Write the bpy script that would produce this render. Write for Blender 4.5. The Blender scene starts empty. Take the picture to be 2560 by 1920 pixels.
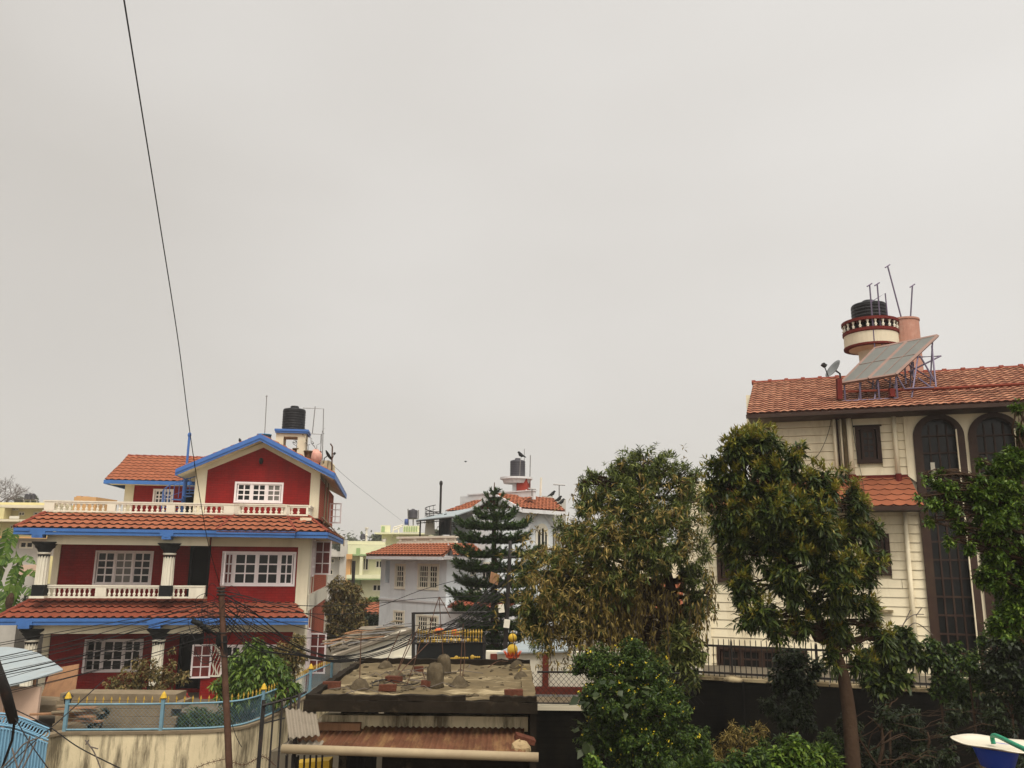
import bpy, math, random
import numpy as np
from mathutils import Vector, Matrix
R = math.radians
rnd = random.Random(7)
# ------------------------------------------------------------------ camera
scn = bpy.context.scene
E = 4.6                                   # eye height over the yard of the red house
FPX, TH, ROLL = 2080.0, math.atan(440/2080.0), 0.010
ct, st = math.cos(TH), math.sin(TH)
CF = Vector((0, ct, st)); U0 = Vector((0, -st, ct)); R0 = Vector((1, 0, 0))
CR = R0*math.cos(ROLL)+U0*math.sin(ROLL); CU = U0*math.cos(ROLL)-R0*math.sin(ROLL)
CAM = Vector((0, 0, E))
cd = bpy.data.cameras.new('camera'); cam = bpy.data.objects.new('camera', cd)
scn.collection.objects.link(cam); scn.camera = cam
cam.matrix_world = Matrix(((CR.x, CU.x, -CF.x, 0), (CR.y, CU.y, -CF.y, 0), (CR.z, CU.z, -CF.z, E), (0, 0, 0, 1)))
cd.sensor_width = 36; cd.lens = 36*FPX/2560; cd.clip_start = .05; cd.clip_end = 2000
# ------------------------------------------------------------------ sky, sun, exposure
wd = bpy.data.worlds.new("World"); scn.world = wd; wd.use_nodes = True
nt = wd.node_tree; nt.nodes.clear()
def N(t, **k):
    n = nt.nodes.new(t)
    for a, b in k.items(): setattr(n, a, b)
    return n
SUN_EL, SUN_AZ = R(59), R(165); GLOW = 3.1            # azimuth measured clockwise from +Y
sky = N('ShaderNodeTexSky', sky_type='NISHITA', sun_disc=False, sun_elevation=SUN_EL, sun_rotation=SUN_AZ)
tc = N('ShaderNodeTexCoord')
mp = N('ShaderNodeMapping'); mp.inputs['Scale'].default_value = (1.0, 1.0, 2.2)
nz = N('ShaderNodeTexNoise'); nz.inputs['Scale'].default_value = 1.7; nz.inputs['Detail'].default_value = 3; nz.inputs['Roughness'].default_value = .4
dt = N('ShaderNodeVectorMath', operation='DOT_PRODUCT'); dt.inputs[1].default_value = (.30, .30, .90)
m1 = N('ShaderNodeMath', operation='MULTIPLY_ADD'); m1.inputs[1].default_value = 1.05; m1.inputs[2].default_value = -.30
m2 = N('ShaderNodeMath', operation='MULTIPLY_ADD'); m2.inputs[1].default_value = .62
cr = N('ShaderNodeValToRGB')
cr.color_ramp.elements[0].position = .15; cr.color_ramp.elements[0].color = (.57, .528, .475, 1)
cr.color_ramp.elements[1].position = 1.0; cr.color_ramp.elements[1].color = (.875, .845, .80, 1)
e = cr.color_ramp.elements.new(.5); e.color = (.635, .595, .540, 1); e = cr.color_ramp.elements.new(.66); e.color = (.72, .682, .630, 1)
L_ = nt.links.new
L_(tc.outputs['Generated'], mp.inputs[0]); L_(mp.outputs[0], nz.inputs[0]); L_(tc.outputs['Generated'], dt.inputs[0])
L_(dt.outputs['Value'], m1.inputs[0]); L_(nz.outputs['Fac'], m2.inputs[0]); L_(m1.outputs[0], m2.inputs[2]); L_(m2.outputs[0], cr.inputs[0])
b1 = N('ShaderNodeBackground'); b1.inputs[1].default_value = .05
b2 = N('ShaderNodeBackground')
# sky boosted round the sun, out of view, added to brighten the walls
dsn = N('ShaderNodeVectorMath', operation='DOT_PRODUCT'); dsn.inputs[1].default_value = (math.sin(SUN_AZ)*math.cos(SUN_EL), math.cos(SUN_AZ)*math.cos(SUN_EL), math.sin(SUN_EL))
glw = N('ShaderNodeMapRange', interpolation_type='SMOOTHSTEP'); glw.inputs[1].default_value = .36; glw.inputs[2].default_value = .95; glw.inputs[3].default_value = .85; glw.inputs[4].default_value = GLOW
ad = N('ShaderNodeAddShader'); wo = N('ShaderNodeOutputWorld')
hs = N('ShaderNodeHueSaturation'); hs.inputs['Saturation'].default_value = .25; hs.inputs['Value'].default_value = .5
L_(sky.outputs[0], hs.inputs['Color']); L_(hs.outputs[0], b1.inputs[0]); L_(cr.outputs[0], b2.inputs[0])
L_(tc.outputs['Generated'], dsn.inputs[0]); L_(dsn.outputs['Value'], glw.inputs[0]); L_(glw.outputs[0], b2.inputs[1]); L_(b1.outputs[0], ad.inputs[0]); L_(b2.outputs[0], ad.inputs[1]); L_(ad.outputs[0], wo.inputs[0])
sd = bpy.data.lights.new('sun', 'SUN'); sd.energy = 2.4; sd.angle = R(22); sd.color = (1, .93, .82)
sun = bpy.data.objects.new('sun', sd); scn.collection.objects.link(sun)
sv = Vector((math.sin(SUN_AZ)*math.cos(SUN_EL), math.cos(SUN_AZ)*math.cos(SUN_EL), math.sin(SUN_EL)))
sun.rotation_euler = sv.to_track_quat('Z', 'Y').to_euler(); sun.location = (0, 0, 40)
scn.view_settings.view_transform = 'Standard'; scn.view_settings.look = 'None'
scn.view_settings.exposure = 0.0; scn.view_settings.gamma = 1.0
# ------------------------------------------------------------------ measuring helpers (photograph pixels -> the plane a thing stands in)
def ray(px, py):
    return CF + CR*((px-1280)/FPX) + CU*((960-py)/FPX)
def W(px, py, Y):
    d = ray(px, py); return CAM + d*(Y/d.y)
def G(px, py, z):
    d = ray(px, py); return CAM + d*((z-E)/d.z)
def PX(n, Y): return n*Y/2126.0            # metres spanned by n photo pixels at depth Y
class Fr:
    def __init__(s, px, Y, deg, z0=0.0):
        w = W(px, 1400, Y); s.o = Vector((w.x, w.y, z0)); s.a = R(deg)
        s.ux = Vector((math.cos(s.a), math.sin(s.a), 0)); s.uy = Vector((-math.sin(s.a), math.cos(s.a), 0))
    def loc(s, w):
        d = w-s.o; return Vector((d.dot(s.ux), d.dot(s.uy), d.z))
    def P(s, px, py, c):                  # on local plane y = c
        d = ray(px, py); t = (c-(CAM-s.o).dot(s.uy))/d.dot(s.uy); return s.loc(CAM+d*t)
    def X(s, px, py, xc):                 # on local plane x = xc
        d = ray(px, py); t = (xc-(CAM-s.o).dot(s.ux))/d.dot(s.ux); return s.loc(CAM+d*t)
    def w(s, x, y, z): return s.o+s.ux*x+s.uy*y+Vector((0, 0, z))
# ------------------------------------------------------------------ mesh builder
class MB:
    def __init__(s): s.v = []; s.f = []; s.r = []; s.cur = .5; s.sm = False
    def add(s, vs, fs):
        n = len(s.v); s.v += [tuple(v) for v in vs]; s.f += [tuple(i+n for i in f) for f in fs]; s.r += [s.cur]*len(fs); return s
    def box(s, x0, x1, y0, y1, z0, z1):
        if x0 > x1: x0, x1 = x1, x0
        if y0 > y1: y0, y1 = y1, y0
        if z0 > z1: z0, z1 = z1, z0
        return s.add([(x0,y0,z0),(x1,y0,z0),(x1,y1,z0),(x0,y1,z0),(x0,y0,z1),(x1,y0,z1),(x1,y1,z1),(x0,y1,z1)],
                     [(0,3,2,1),(4,5,6,7),(0,1,5,4),(1,2,6,5),(2,3,7,6),(3,0,4,7)])
    def obox(s, c, ax, ay, az):           # oriented box: centre and three half-axis vectors
        c = Vector(c); ax = Vector(ax); ay = Vector(ay); az = Vector(az)
        vs = [c-ax-ay-az, c+ax-ay-az, c+ax+ay-az, c-ax+ay-az, c-ax-ay+az, c+ax-ay+az, c+ax+ay+az, c-ax+ay+az]
        return s.add(vs, [(0,3,2,1),(4,5,6,7),(0,1,5,4),(1,2,6,5),(2,3,7,6),(3,0,4,7)])
    def poly(s, pts): return s.add(pts, [tuple(range(len(pts)))])
    def prism(s, pts, y0, y1):            # outline (x, z) pushed along y
        n = len(pts)
        vs = [(x, y0, z) for x, z in pts]+[(x, y1, z) for x, z in pts]
        return s.add(vs, [tuple(range(n)), tuple(range(2*n-1, n-1, -1))]+[(i, i+n, (i+1) % n+n, (i+1) % n) for i in range(n)])
    def prismx(s, pts, x0, x1):           # outline (y, z) pushed along x
        n = len(pts)
        vs = [(x0, y, z) for y, z in pts]+[(x1, y, z) for y, z in pts]
        return s.add(vs, [tuple(range(n)), tuple(range(2*n-1, n-1, -1))]+[(i, i+n, (i+1) % n+n, (i+1) % n) for i in range(n)])
    def slab(s, pts, th):                 # 3d polygon given a thickness downwards (vector or scalar)
        t = Vector(th) if hasattr(th, '__len__') else Vector((0, 0, -th))
        n = len(pts); vs = [Vector(p) for p in pts]+[Vector(p)+t for p in pts]
        return s.add(vs, [tuple(range(n)), tuple(range(2*n-1, n-1, -1))]+[(i, i+n, (i+1) % n+n, (i+1) % n) for i in range(n)])
    def tube(s, pts, r, n=6, caps=True):
        pts = [Vector(p) for p in pts]; k = len(pts)
        rs = r if hasattr(r, '__len__') else [r]*k
        up = Vector((0, 0, 1)); vs = []; last = None
        for i, p in enumerate(pts):
            d = (pts[min(i+1, k-1)]-pts[max(i-1, 0)])
            d = d.normalized() if d.length > 1e-9 else Vector((0, 0, 1))
            if last is None:
                a = d.cross(up if abs(d.z) < .9 else Vector((1, 0, 0))).normalized()
            else:
                a = (last-d*last.dot(d)); a = a.normalized() if a.length > 1e-6 else d.orthogonal().normalized()
            last = a; b = d.cross(a)
            for j in range(n):
                t = 2*math.pi*j/n; vs.append(p+(a*math.cos(t)+b*math.sin(t))*rs[i])
        fs = [(i*n+j, i*n+(j+1) % n, (i+1)*n+(j+1) % n, (i+1)*n+j) for i in range(k-1) for j in range(n)]
        if caps: fs += [tuple(range(n-1, -1, -1)), tuple((k-1)*n+j for j in range(n))]
        return s.add(vs, fs)
    def lathe(s, c, prof, n=16, a0=0, a1=2*math.pi):
        c = Vector(c); full = abs(a1-a0-2*math.pi) < 1e-6; m = n if full else n+1; vs = []
        for r, z in prof:
            for j in range(m):
                t = a0+(a1-a0)*j/n; vs.append(c+Vector((r*math.cos(t), r*math.sin(t), z)))
        fs = []
        for i in range(len(prof)-1):
            for j in range(n):
                j2 = (j+1) % m; fs.append((i*m+j, i*m+j2, (i+1)*m+j2, (i+1)*m+j))
        if full:
            if prof[0][0] > 1e-4: fs.append(tuple(range(m-1, -1, -1)))
            if prof[-1][0] > 1e-4: fs.append(tuple((len(prof)-1)*m+j for j in range(m)))
        return s.add(vs, fs)
    def ball(s, c, rx, ry, rz, n=10, m=7, jit=0, rg=None):
        c = Vector(c); vs = []
        for i in range(m+1):
            p = math.pi*i/m
            for j in range(n):
                t = 2*math.pi*j/n; k = 1+(rg.uniform(-jit, jit) if rg else 0)
                vs.append(c+Vector((rx*math.sin(p)*math.cos(t)*k, ry*math.sin(p)*math.sin(t)*k, rz*math.cos(p)*k)))
        return s.add(vs, [(i*n+j, (i+1)*n+j, (i+1)*n+(j+1) % n, i*n+(j+1) % n) for i in range(m) for j in range(n)])
    def wall(s, x0, x1, z0, z1, y0, y1, holes=()):   # a wall with real openings, holes = (x0,x1,z0,z1)
        xs = sorted({x0, x1, *[h[0] for h in holes], *[h[1] for h in holes]}); xs = [x for x in xs if x0-1e-6 <= x <= x1+1e-6]
        zs = sorted({z0, z1, *[h[2] for h in holes], *[h[3] for h in holes]}); zs = [z for z in zs if z0-1e-6 <= z <= z1+1e-6]
        for a, b in zip(xs, xs[1:]):
            for c, d in zip(zs, zs[1:]):
                mx, mz = (a+b)/2, (c+d)/2
                if any(h[0] < mx < h[1] and h[2] < mz < h[3] for h in holes): continue
                s.poly([(a,y0,c),(b,y0,c),(b,y0,d),(a,y0,d)]); s.poly([(b,y1,c),(a,y1,c),(a,y1,d),(b,y1,d)])
        for h in list(holes)+[(x0, x1, z0, z1)]:
            a, b, c, d = h
            for p, q in (((a,c),(b,c)), ((b,c),(b,d)), ((b,d),(a,d)), ((a,d),(a,c))):
                s.poly([(p[0],y0,p[1]),(p[0],y1,p[1]),(q[0],y1,q[1]),(q[0],y0,q[1])])
        return s
    def build(s, name, mat, parent=None, smooth=False, loc=None):
        me = bpy.data.meshes.new(name); me.from_pydata(s.v, [], s.f); me.update()
        if mat is not None: me.materials.append(mat)
        if s.r:
            at = me.attributes.new('rnd', 'FLOAT', 'FACE'); at.data.foreach_set('value', np.array(s.r, dtype=np.float32))
        if smooth:
            me.polygons.foreach_set('use_smooth', [True]*len(me.polygons))
        o = bpy.data.objects.new(name, me); scn.collection.objects.link(o)
        if parent is not None: o.parent = parent
        if loc is not None: o.location = loc
        return o
def tag(o, label, cat, group=None, kind=None):
    if label: o['label'] = label
    if cat: o['category'] = cat
    if group: o['group'] = group
    if kind: o['kind'] = kind
    return o
def thing(name, label, cat, loc=(0, 0, 0), a=0.0, group=None):
    o = bpy.data.objects.new(name, None); o.empty_display_size = .3; scn.collection.objects.link(o)
    o.location = loc; o.rotation_euler = (0, 0, a); return tag(o, label, cat, group)
def struct(o): o['kind'] = 'structure'; return o
def clone(o, parent=None, loc=None):
    c = o.copy(); scn.collection.objects.link(c)
    if parent is not None: c.parent = parent
    if loc is not None: c.location = loc
    return c
def clone_tree(o, loc, a=None, label=None):
    c = clone(o, None, loc)
    if a is not None: c.rotation_euler = (0, 0, a)
    if label: c['label'] = label
    for ch in list(o.children):
        d = clone(ch, c)
        for g in list(ch.children): clone(g, d)
    return c
def cat_rom(pts, k=6):
    pts = [Vector(p) for p in pts]
    if len(pts) < 3: return pts
    P = [pts[0]*2-pts[1]]+pts+[pts[-1]*2-pts[-2]]; out = []
    for i in range(1, len(P)-2):
        for j in range(k):
            t = j/k; a, b, c, d = P[i-1], P[i], P[i+1], P[i+2]
            out.append(.5*((2*b)+(c-a)*t+(2*a-5*b+4*c-d)*t*t+(3*b-a-3*c+d)*t**3))
    out.append(pts[-1]); return out
# ------------------------------------------------------------------ materials
def mat(name, col, rough=.85, var=.12, scale=2.5, bump=0.0, bscale=25, dirt=None, dscale=1.2, damt=.5, dlo=.5, dhi=.75, stretch=(1, 1, 1), metal=0.0,
        rndcols=None, brick=None, spec=None, trans=0.0, ripple=None):
    m = bpy.data.materials.new(name); m.use_nodes = True; t = m.node_tree; t.nodes.clear(); ln = t.links.new
    def n(k, **a):
        x = t.nodes.new(k)
        for p, q in a.items(): setattr(x, p, q)
        return x
    out = n('ShaderNodeOutputMaterial'); bs = n('ShaderNodeBsdfPrincipled'); ln(bs.outputs[0], out.inputs[0])
    bs.inputs['Roughness'].default_value = rough; bs.inputs['Metallic'].default_value = metal
    bs.inputs['Specular IOR Level'].default_value = spec if spec is not None else (.08 if rough >= .7 else .22 if rough >= .55 else .4)
    co = n('ShaderNodeTexCoord')
    if rndcols:
        at = n('ShaderNodeAttribute', attribute_name='rnd'); rp = n('ShaderNodeValToRGB'); ln(at.outputs['Fac'], rp.inputs[0])
        el = rp.color_ramp.elements; k = len(rndcols)
        el[0].color = (*rndcols[0], 1); el[1].color = (*rndcols[-1], 1)
        for i in range(1, k-1): el.new(i/(k-1)).color = (*rndcols[i], 1)
        base = rp.outputs[0]
    else:
        rg = n('ShaderNodeRGB'); rg.outputs[0].default_value = (*col, 1); base = rg.outputs[0]
    if var > 0:
        nz = n('ShaderNodeTexNoise'); nz.inputs['Scale'].default_value = scale; nz.inputs['Detail'].default_value = 6; nz.inputs['Roughness'].default_value = .65
        ln(co.outputs['Object'], nz.inputs[0])
        mr = n('ShaderNodeMapRange'); mr.inputs[1].default_value = .25; mr.inputs[2].default_value = .75; mr.inputs[3].default_value = 1-var; mr.inputs[4].default_value = 1+var
        ln(nz.outputs['Fac'], mr.inputs[0])
        mx = n('ShaderNodeMix', data_type='RGBA', blend_type='MULTIPLY'); mx.inputs[0].default_value = 1
        cb = n('ShaderNodeCombineColor'); [ln(mr.outputs[0], cb.inputs[i]) for i in range(3)]
        ln(base, mx.inputs[6]); ln(cb.outputs[0], mx.inputs[7]); base = mx.outputs[2]
    if dirt:
        mpn = n('ShaderNodeMapping'); mpn.inputs['Scale'].default_value = stretch; ln(co.outputs['Object'], mpn.inputs[0])
        nz2 = n('ShaderNodeTexNoise'); nz2.inputs['Scale'].default_value = dscale; nz2.inputs['Detail'].default_value = 8; nz2.inputs['Roughness'].default_value = .7
        ln(mpn.outputs[0], nz2.inputs[0])
        mr2 = n('ShaderNodeMapRange'); mr2.inputs[1].default_value = dlo; mr2.inputs[2].default_value = dhi; mr2.inputs[4].default_value = damt
        ln(nz2.outputs['Fac'], mr2.inputs[0])
        mx2 = n('ShaderNodeMix', data_type='RGBA'); ln(mr2.outputs[0], mx2.inputs[0]); ln(base, mx2.inputs[6]); mx2.inputs[7].default_value = (*dirt, 1); base = mx2.outputs[2]
    if brick:
        sp = n('ShaderNodeSeparateXYZ'); ln(co.outputs['Object'], sp.inputs[0])
        adn = n('ShaderNodeMath', operation='ADD'); ln(sp.outputs[0], adn.inputs[0]); ln(sp.outputs[1], adn.inputs[1])
        cv = n('ShaderNodeCombineXYZ'); ln(adn.outputs[0], cv.inputs[0]); ln(sp.outputs[2], cv.inputs[1])
        bt = n('ShaderNodeTexBrick'); ln(cv.outputs[0], bt.inputs['Vector']); bt.inputs['Scale'].default_value = 1
        bt.inputs['Brick Width'].default_value = .24; bt.inputs['Row Height'].default_value = .085; bt.inputs['Mortar Size'].default_value = .006
        bt.inputs['Color1'].default_value = (1, 1, 1, 1); bt.inputs['Color2'].default_value = (.88, .88, .88, 1); bt.inputs['Mortar'].default_value = (brick, brick, brick, 1)
        mx3 = n('ShaderNodeMix', data_type='RGBA', blend_type='MULTIPLY'); mx3.inputs[0].default_value = 1
        ln(base, mx3.inputs[6]); ln(bt.outputs[0], mx3.inputs[7]); base = mx3.outputs[2]
        bb = n('ShaderNodeBump'); bb.inputs['Strength'].default_value = .5; bb.inputs['Distance'].default_value = .01
        iv = n('ShaderNodeMath', operation='SUBTRACT'); iv.inputs[0].default_value = 1; ln(bt.outputs['Fac'], iv.inputs[1]); ln(iv.outputs[0], bb.inputs['Height'])
        ln(bb.outputs[0], bs.inputs['Normal'])
    elif bump > 0:
        nz3 = n('ShaderNodeTexNoise'); nz3.inputs['Scale'].default_value = bscale; nz3.inputs['Detail'].default_value = 5
        ln(co.outputs['Object'], nz3.inputs[0]); bb = n('ShaderNodeBump'); bb.inputs['Strength'].default_value = bump; bb.inputs['Distance'].default_value = .02
        ln(nz3.outputs['Fac'], bb.inputs['Height']); ln(bb.outputs[0], bs.inputs['Normal'])
    ln(base, bs.inputs['Base Color'])
    if trans > 0:
        tr = n('ShaderNodeBsdfTranslucent'); ln(base, tr.inputs[0]); ms = n('ShaderNodeMixShader'); ms.inputs[0].default_value = trans
        ln(bs.outputs[0], ms.inputs[1]); ln(tr.outputs[0], ms.inputs[2]); ln(ms.outputs[0], out.inputs[0])
    return m
GRIME = (.10, .085, .06)
M = dict(
 redwall=mat('red painted brick', (.215, .011, .010), .75, .14, 1.5, brick=.60, dirt=(.10, .012, .012), damt=.55, dscale=1.4, stretch=(2.2, 2.2, .35)),
 redbrick=mat('orange side brick', (.36, .085, .045), .85, .2, 3, brick=.6, dirt=(.16, .05, .03), damt=.4),
 cream=mat('cream plaster', (.62, .56, .42), .85, .07, 1.5, dirt=(.30, .24, .15), dscale=.9, damt=.45, stretch=(1.5, 1.5, .35)),
 creamdirty=mat('stained cream plaster', (.60, .51, .33), .9, .15, 1.2, bump=.25, dirt=(.10, .08, .05), dscale=1.5, damt=.92, dlo=.46, dhi=.60, stretch=(2.0, 2.0, .28)),
 white=mat('off white paint', (.66, .62, .51), .7, .06, 2, dirt=(.35, .31, .24), dscale=2, damt=.4, stretch=(2, 2, .5)),
 lilac=mat('pale lilac window paint', (.72, .65, .645), .6, .05, 4, dirt=(.40, .35, .33), dscale=3, damt=.35),
 blue=mat('blue gloss paint', (.042, .125, .34), .6, .2, 2, dirt=(.45, .36, .22), dscale=.8, damt=.8, dlo=.67, dhi=.70),
 bluepure=mat('blue railing paint', (.040, .125, .37), .5, .12, 3),
 black=mat('black paint', (.008, .009, .009), .6, .3, 4, dirt=(.025, .022, .02), damt=.3, spec=.12),
 iron=mat('dark iron', (.016, .014, .013), .6, .35, 6, dirt=(.07, .03, .018), dscale=5, damt=.5),
 glass=mat('dark window glass', (.008, .009, .009), .15, .3, 1.5, spec=.22),
 glassred=mat('glass over red curtain', (.12, .025, .022), .25, .4, 5, spec=.3, dirt=(.25, .08, .07), dscale=6, damt=.6, stretch=(4, 4, .3)),
 glassgrey=mat('glass over pale curtain', (.13, .12, .105), .25, .3, 5, spec=.3, dirt=(.25, .23, .2), dscale=6, damt=.6, stretch=(4, 4, .3)),
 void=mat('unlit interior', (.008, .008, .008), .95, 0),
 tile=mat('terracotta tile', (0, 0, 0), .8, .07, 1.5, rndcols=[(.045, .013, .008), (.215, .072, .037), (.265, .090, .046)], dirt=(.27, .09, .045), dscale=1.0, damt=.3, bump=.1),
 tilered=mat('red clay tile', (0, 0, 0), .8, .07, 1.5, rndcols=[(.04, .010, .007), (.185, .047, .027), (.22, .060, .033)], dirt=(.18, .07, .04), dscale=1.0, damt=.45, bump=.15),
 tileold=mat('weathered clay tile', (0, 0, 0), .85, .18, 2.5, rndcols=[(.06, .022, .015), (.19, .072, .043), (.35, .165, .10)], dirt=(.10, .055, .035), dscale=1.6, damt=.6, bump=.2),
 tilecap=mat('ridge tile', (.19, .045, .028), .75, .15, 4),
 dkred=mat('dark red oxide paint', (.12, .018, .014), .7, .2, 4),
 greywall=mat('blue grey render', (.60, .635, .65), .85, .06, 1.5, dirt=(.24, .24, .24), damt=.4, stretch=(1.5, 1.5, .4)),
 greytrim=mat('pale grey trim', (.58, .58, .58), .8, .07, 2, dirt=(.28, .27, .25), damt=.5),
 board=mat('cream painted boards', (.78, .70, .51), .75, .07, 1.6, dirt=(.40, .31, .18), dscale=1.3, damt=.6, dlo=.5, dhi=.72, stretch=(1.6, 1.6, .4)),
 brown=mat('dark brown woodwork', (.036, .018, .012), .6, .25, 4, dirt=(.08, .05, .025), dscale=3, damt=.5),
 tank=mat('black plastic', (.009, .009, .011), .45, .2, 4, dirt=(.03, .028, .028), dscale=2, damt=.5, spec=.2),
 tankgrey=mat('sun faded black plastic', (.035, .033, .042), .5, .2, 4, dirt=(.09, .08, .08), dscale=2, damt=.5),
 conc=mat('old concrete', (.115, .087, .048), .95, .35, 2.3, bump=.5, bscale=18, dirt=(.37, .30, .18), dscale=1.3, damt=.85, dlo=.52, dhi=.62, stretch=(.8, 1.8, 1)),
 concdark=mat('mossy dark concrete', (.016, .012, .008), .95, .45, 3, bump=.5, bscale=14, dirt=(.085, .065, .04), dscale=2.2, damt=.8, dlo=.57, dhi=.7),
 rust=mat('rusty corrugated iron', (.11, .048, .026), .9, .35, 3, bump=.3, bscale=60, dirt=(.25, .15, .065), dscale=1.5, damt=.8, dlo=.50, dhi=.70, stretch=(2.5, .6, 1)),
 asb=mat('grey cement sheet', (.20, .17, .13), .95, .25, 4, bump=.35, bscale=50, dirt=(.13, .11, .085), dscale=4, damt=.7),
 zinc=mat('dull zinc sheet', (.30, .345, .36), .5, .12, 2, metal=.25, dirt=(.26, .24, .2), dscale=2.5, damt=.5),
 pipe=mat('buff plastic pipe', (.30, .235, .145), .6, .12, 3, dirt=(.22, .16, .10), dscale=4, damt=.6),
 steel=mat('galvanised pipe', (.22, .21, .20), .5, .2, 6, metal=.5),
 polerust=mat('rusty pole', (.085, .045, .030), .8, .35, 5, bump=.3, bscale=30, dirt=(.05, .03, .022), dscale=4, damt=.6, stretch=(2, 2, .5)),
 wire=mat('black cable', (.010, .009, .009), .6, 0),
 brickm=mat('loose red brick', (.09, .033, .020), .95, .3, 14, bump=.5, bscale=60),
 shadedbrick=mat('dark shaded brick wall', (.004, .0035, .0025), .95, .4, 3, brick=.5, dirt=(.014, .011, .006), dscale=1.6, damt=.7),  # dark mossy brick, with the shade of the trees put into its colour
 maroon=mat('maroon paint', (.125, .030, .020), .8, .15, 4, dirt=(.06, .025, .02), damt=.4),
 ltblue=mat('pale blue paint', (.17, .34, .47), .6, .1, 3, dirt=(.16, .22, .24), dscale=2.5, damt=.5, stretch=(2, 2, .6)),
 fenceblue=mat('faded blue fence paint', (.14, .25, .31), .7, .15, 3, dirt=(.12, .14, .13), dscale=4, damt=.7, stretch=(2, 2, .6)),
 gold=mat('gold paint', (.40, .25, .03), .5, .2, 6, metal=.1),
 yellow=mat('yellow paint', (.50, .32, .03), .6, .12, 5, dirt=(.35, .18, .02), damt=.5),
 orange=mat('orange red paint', (.56, .10, .035), .6, .15, 5),
 wood=mat('weathered planks', (.26, .14, .075), .85, .25, 3, bump=.2, dirt=(.10, .05, .03), dscale=2, damt=.7, stretch=(9, 9, .6)),
 slate=mat('stacked slabs', (.18, .14, .09), .95, .25, 3, bump=.3, dirt=(.12, .09, .06), damt=.6),
 bark=mat('brown bark', (.052, .032, .020), .95, .3, 6, bump=.6, bscale=25, stretch=(1, 1, .3), dirt=(.03, .02, .014), damt=.6, dscale=4),
 barkgrey=mat('grey bark', (.12, .10, .085), .95, .3, 6, bump=.5, bscale=25),
 soil=mat('bare soil', (.085, .060, .038), 1, .3, 1.5, bump=.5, bscale=8, dirt=(.045, .05, .02), damt=.7, dscale=.8),
 asphalt=mat('worn road', (.075, .07, .062), .95, .2, 1.2, bump=.2, bscale=40, dirt=(.13, .11, .085), damt=.6),
 yardm=mat('concrete yard', (.13, .11, .08), .95, .2, .8, bump=.2, dirt=(.09, .075, .05), damt=.7),
 yelwall=mat('pale yellow render', (.60, .53, .27), .85, .06, 1, dirt=(.42, .36, .2), damt=.4),
 palegreen=mat('pale green yellow render', (.60, .59, .40), .85, .06, 1, dirt=(.38, .36, .24), damt=.4),
 green=mat('leaf green paint', (.26, .35, .17), .8, .1, 2),
 pinkwall=mat('pinkish render', (.52, .37, .28), .85, .1, 1, dirt=(.3, .22, .17), damt=.5),
 tanwall=mat('grey render block', (.42, .40, .36), .85, .08, 1, dirt=(.27, .25, .22), damt=.5),
 ochre=mat('ochre render', (.52, .30, .13), .85, .1, 1),
 pinkbrick=mat('pink facing tile', (.40, .21, .155), .8, .12, 8, dirt=(.55, .38, .30), dscale=5, damt=.5),
 solar=mat('solar collector glass', (.095, .095, .082), .4, .12, 2, dirt=(.13, .13, .11), dscale=1.5, damt=.6, spec=.3),
 alu=mat('brown anodised frame', (.17, .10, .075), .5, .15, 4, metal=.3),
 dish=mat('grey dish', (.16, .17, .17), .6, .15, 5),
 purple=mat('purple grey pipe', (.11, .085, .135), .5, .2, 6, metal=.3),
 enamel=mat('worn white enamel', (.58, .53, .42), .35, .08, 3, dirt=(.42, .33, .2), dscale=5, damt=.5, dlo=.55, dhi=.7),
 bluetub=mat('blue plastic tub', (.012, .055, .40), .4, .08, 5),
 rope=mat('green plastic hose', (.008, .20, .105), .5, .15, 30, bump=.3, bscale=80),
 clothes=mat('dark cloth', (.02, .022, .024), .9, .2, 5),
)
def leafmat(name, cols, rough=.45, trans=.22):
    return mat(name, (0, 0, 0), rough, .15, 1.2, rndcols=cols, trans=trans, spec=.25)
LM = dict(
 mango=leafmat('mango leaf', [(.009, .019, .004), (.026, .045, .008), (.052, .076, .013), (.095, .115, .019)]),
 mangotip=leafmat('new mango shoot', [(.085, .105, .013), (.15, .160, .019), (.23, .205, .025), (.20, .130, .021)]),
 vine=leafmat('vine leaf', [(.018, .030, .006), (.058, .082, .016), (.125, .155, .032), (.21, .23, .058), (.31, .30, .10)]),
 vinedry=leafmat('dry vine leaf', [(.06, .042, .012), (.13, .095, .022), (.22, .16, .038), (.31, .225, .065)], .7),
 shrub=leafmat('small shrub leaf', [(.011, .025, .005), (.025, .052, .008), (.046, .084, .012), (.090, .125, .017)]),
 bigleaf=leafmat('broad dark leaf', [(.016, .028, .010), (.035, .050, .016), (.06, .075, .024)]),
 flower=leafmat('yellow flower', [(.60, .46, .02), (.75, .60, .04)], .6),
 bright=leafmat('bright green leaf', [(.022, .050, .005), (.045, .090, .008), (.082, .135, .014), (.14, .20, .026)]),
 dark=leafmat('dark shrub leaf', [(.006, .012, .003), (.013, .022, .005), (.027, .038, .008)]),  # darkest greens of the shrub leaves
 arau=leafmat('conifer needle', [(.007, .020, .005), (.016, .040, .008), (.036, .074, .013), (.075, .125, .022)], .6, .1),
 banana=leafmat('banana leaf', [(.035, .085, .010), (.075, .15, .018), (.14, .22, .034)], .4, .35),
 autumn=leafmat('yellowing leaf', [(.06, .055, .018), (.12, .10, .03), (.20, .15, .05), (.14, .075, .03)], .7),
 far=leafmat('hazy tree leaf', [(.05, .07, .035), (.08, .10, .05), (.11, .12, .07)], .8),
 red=leafmat('red flower', [(.30, .01, .015), (.45, .02, .02)], .6),
)
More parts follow.
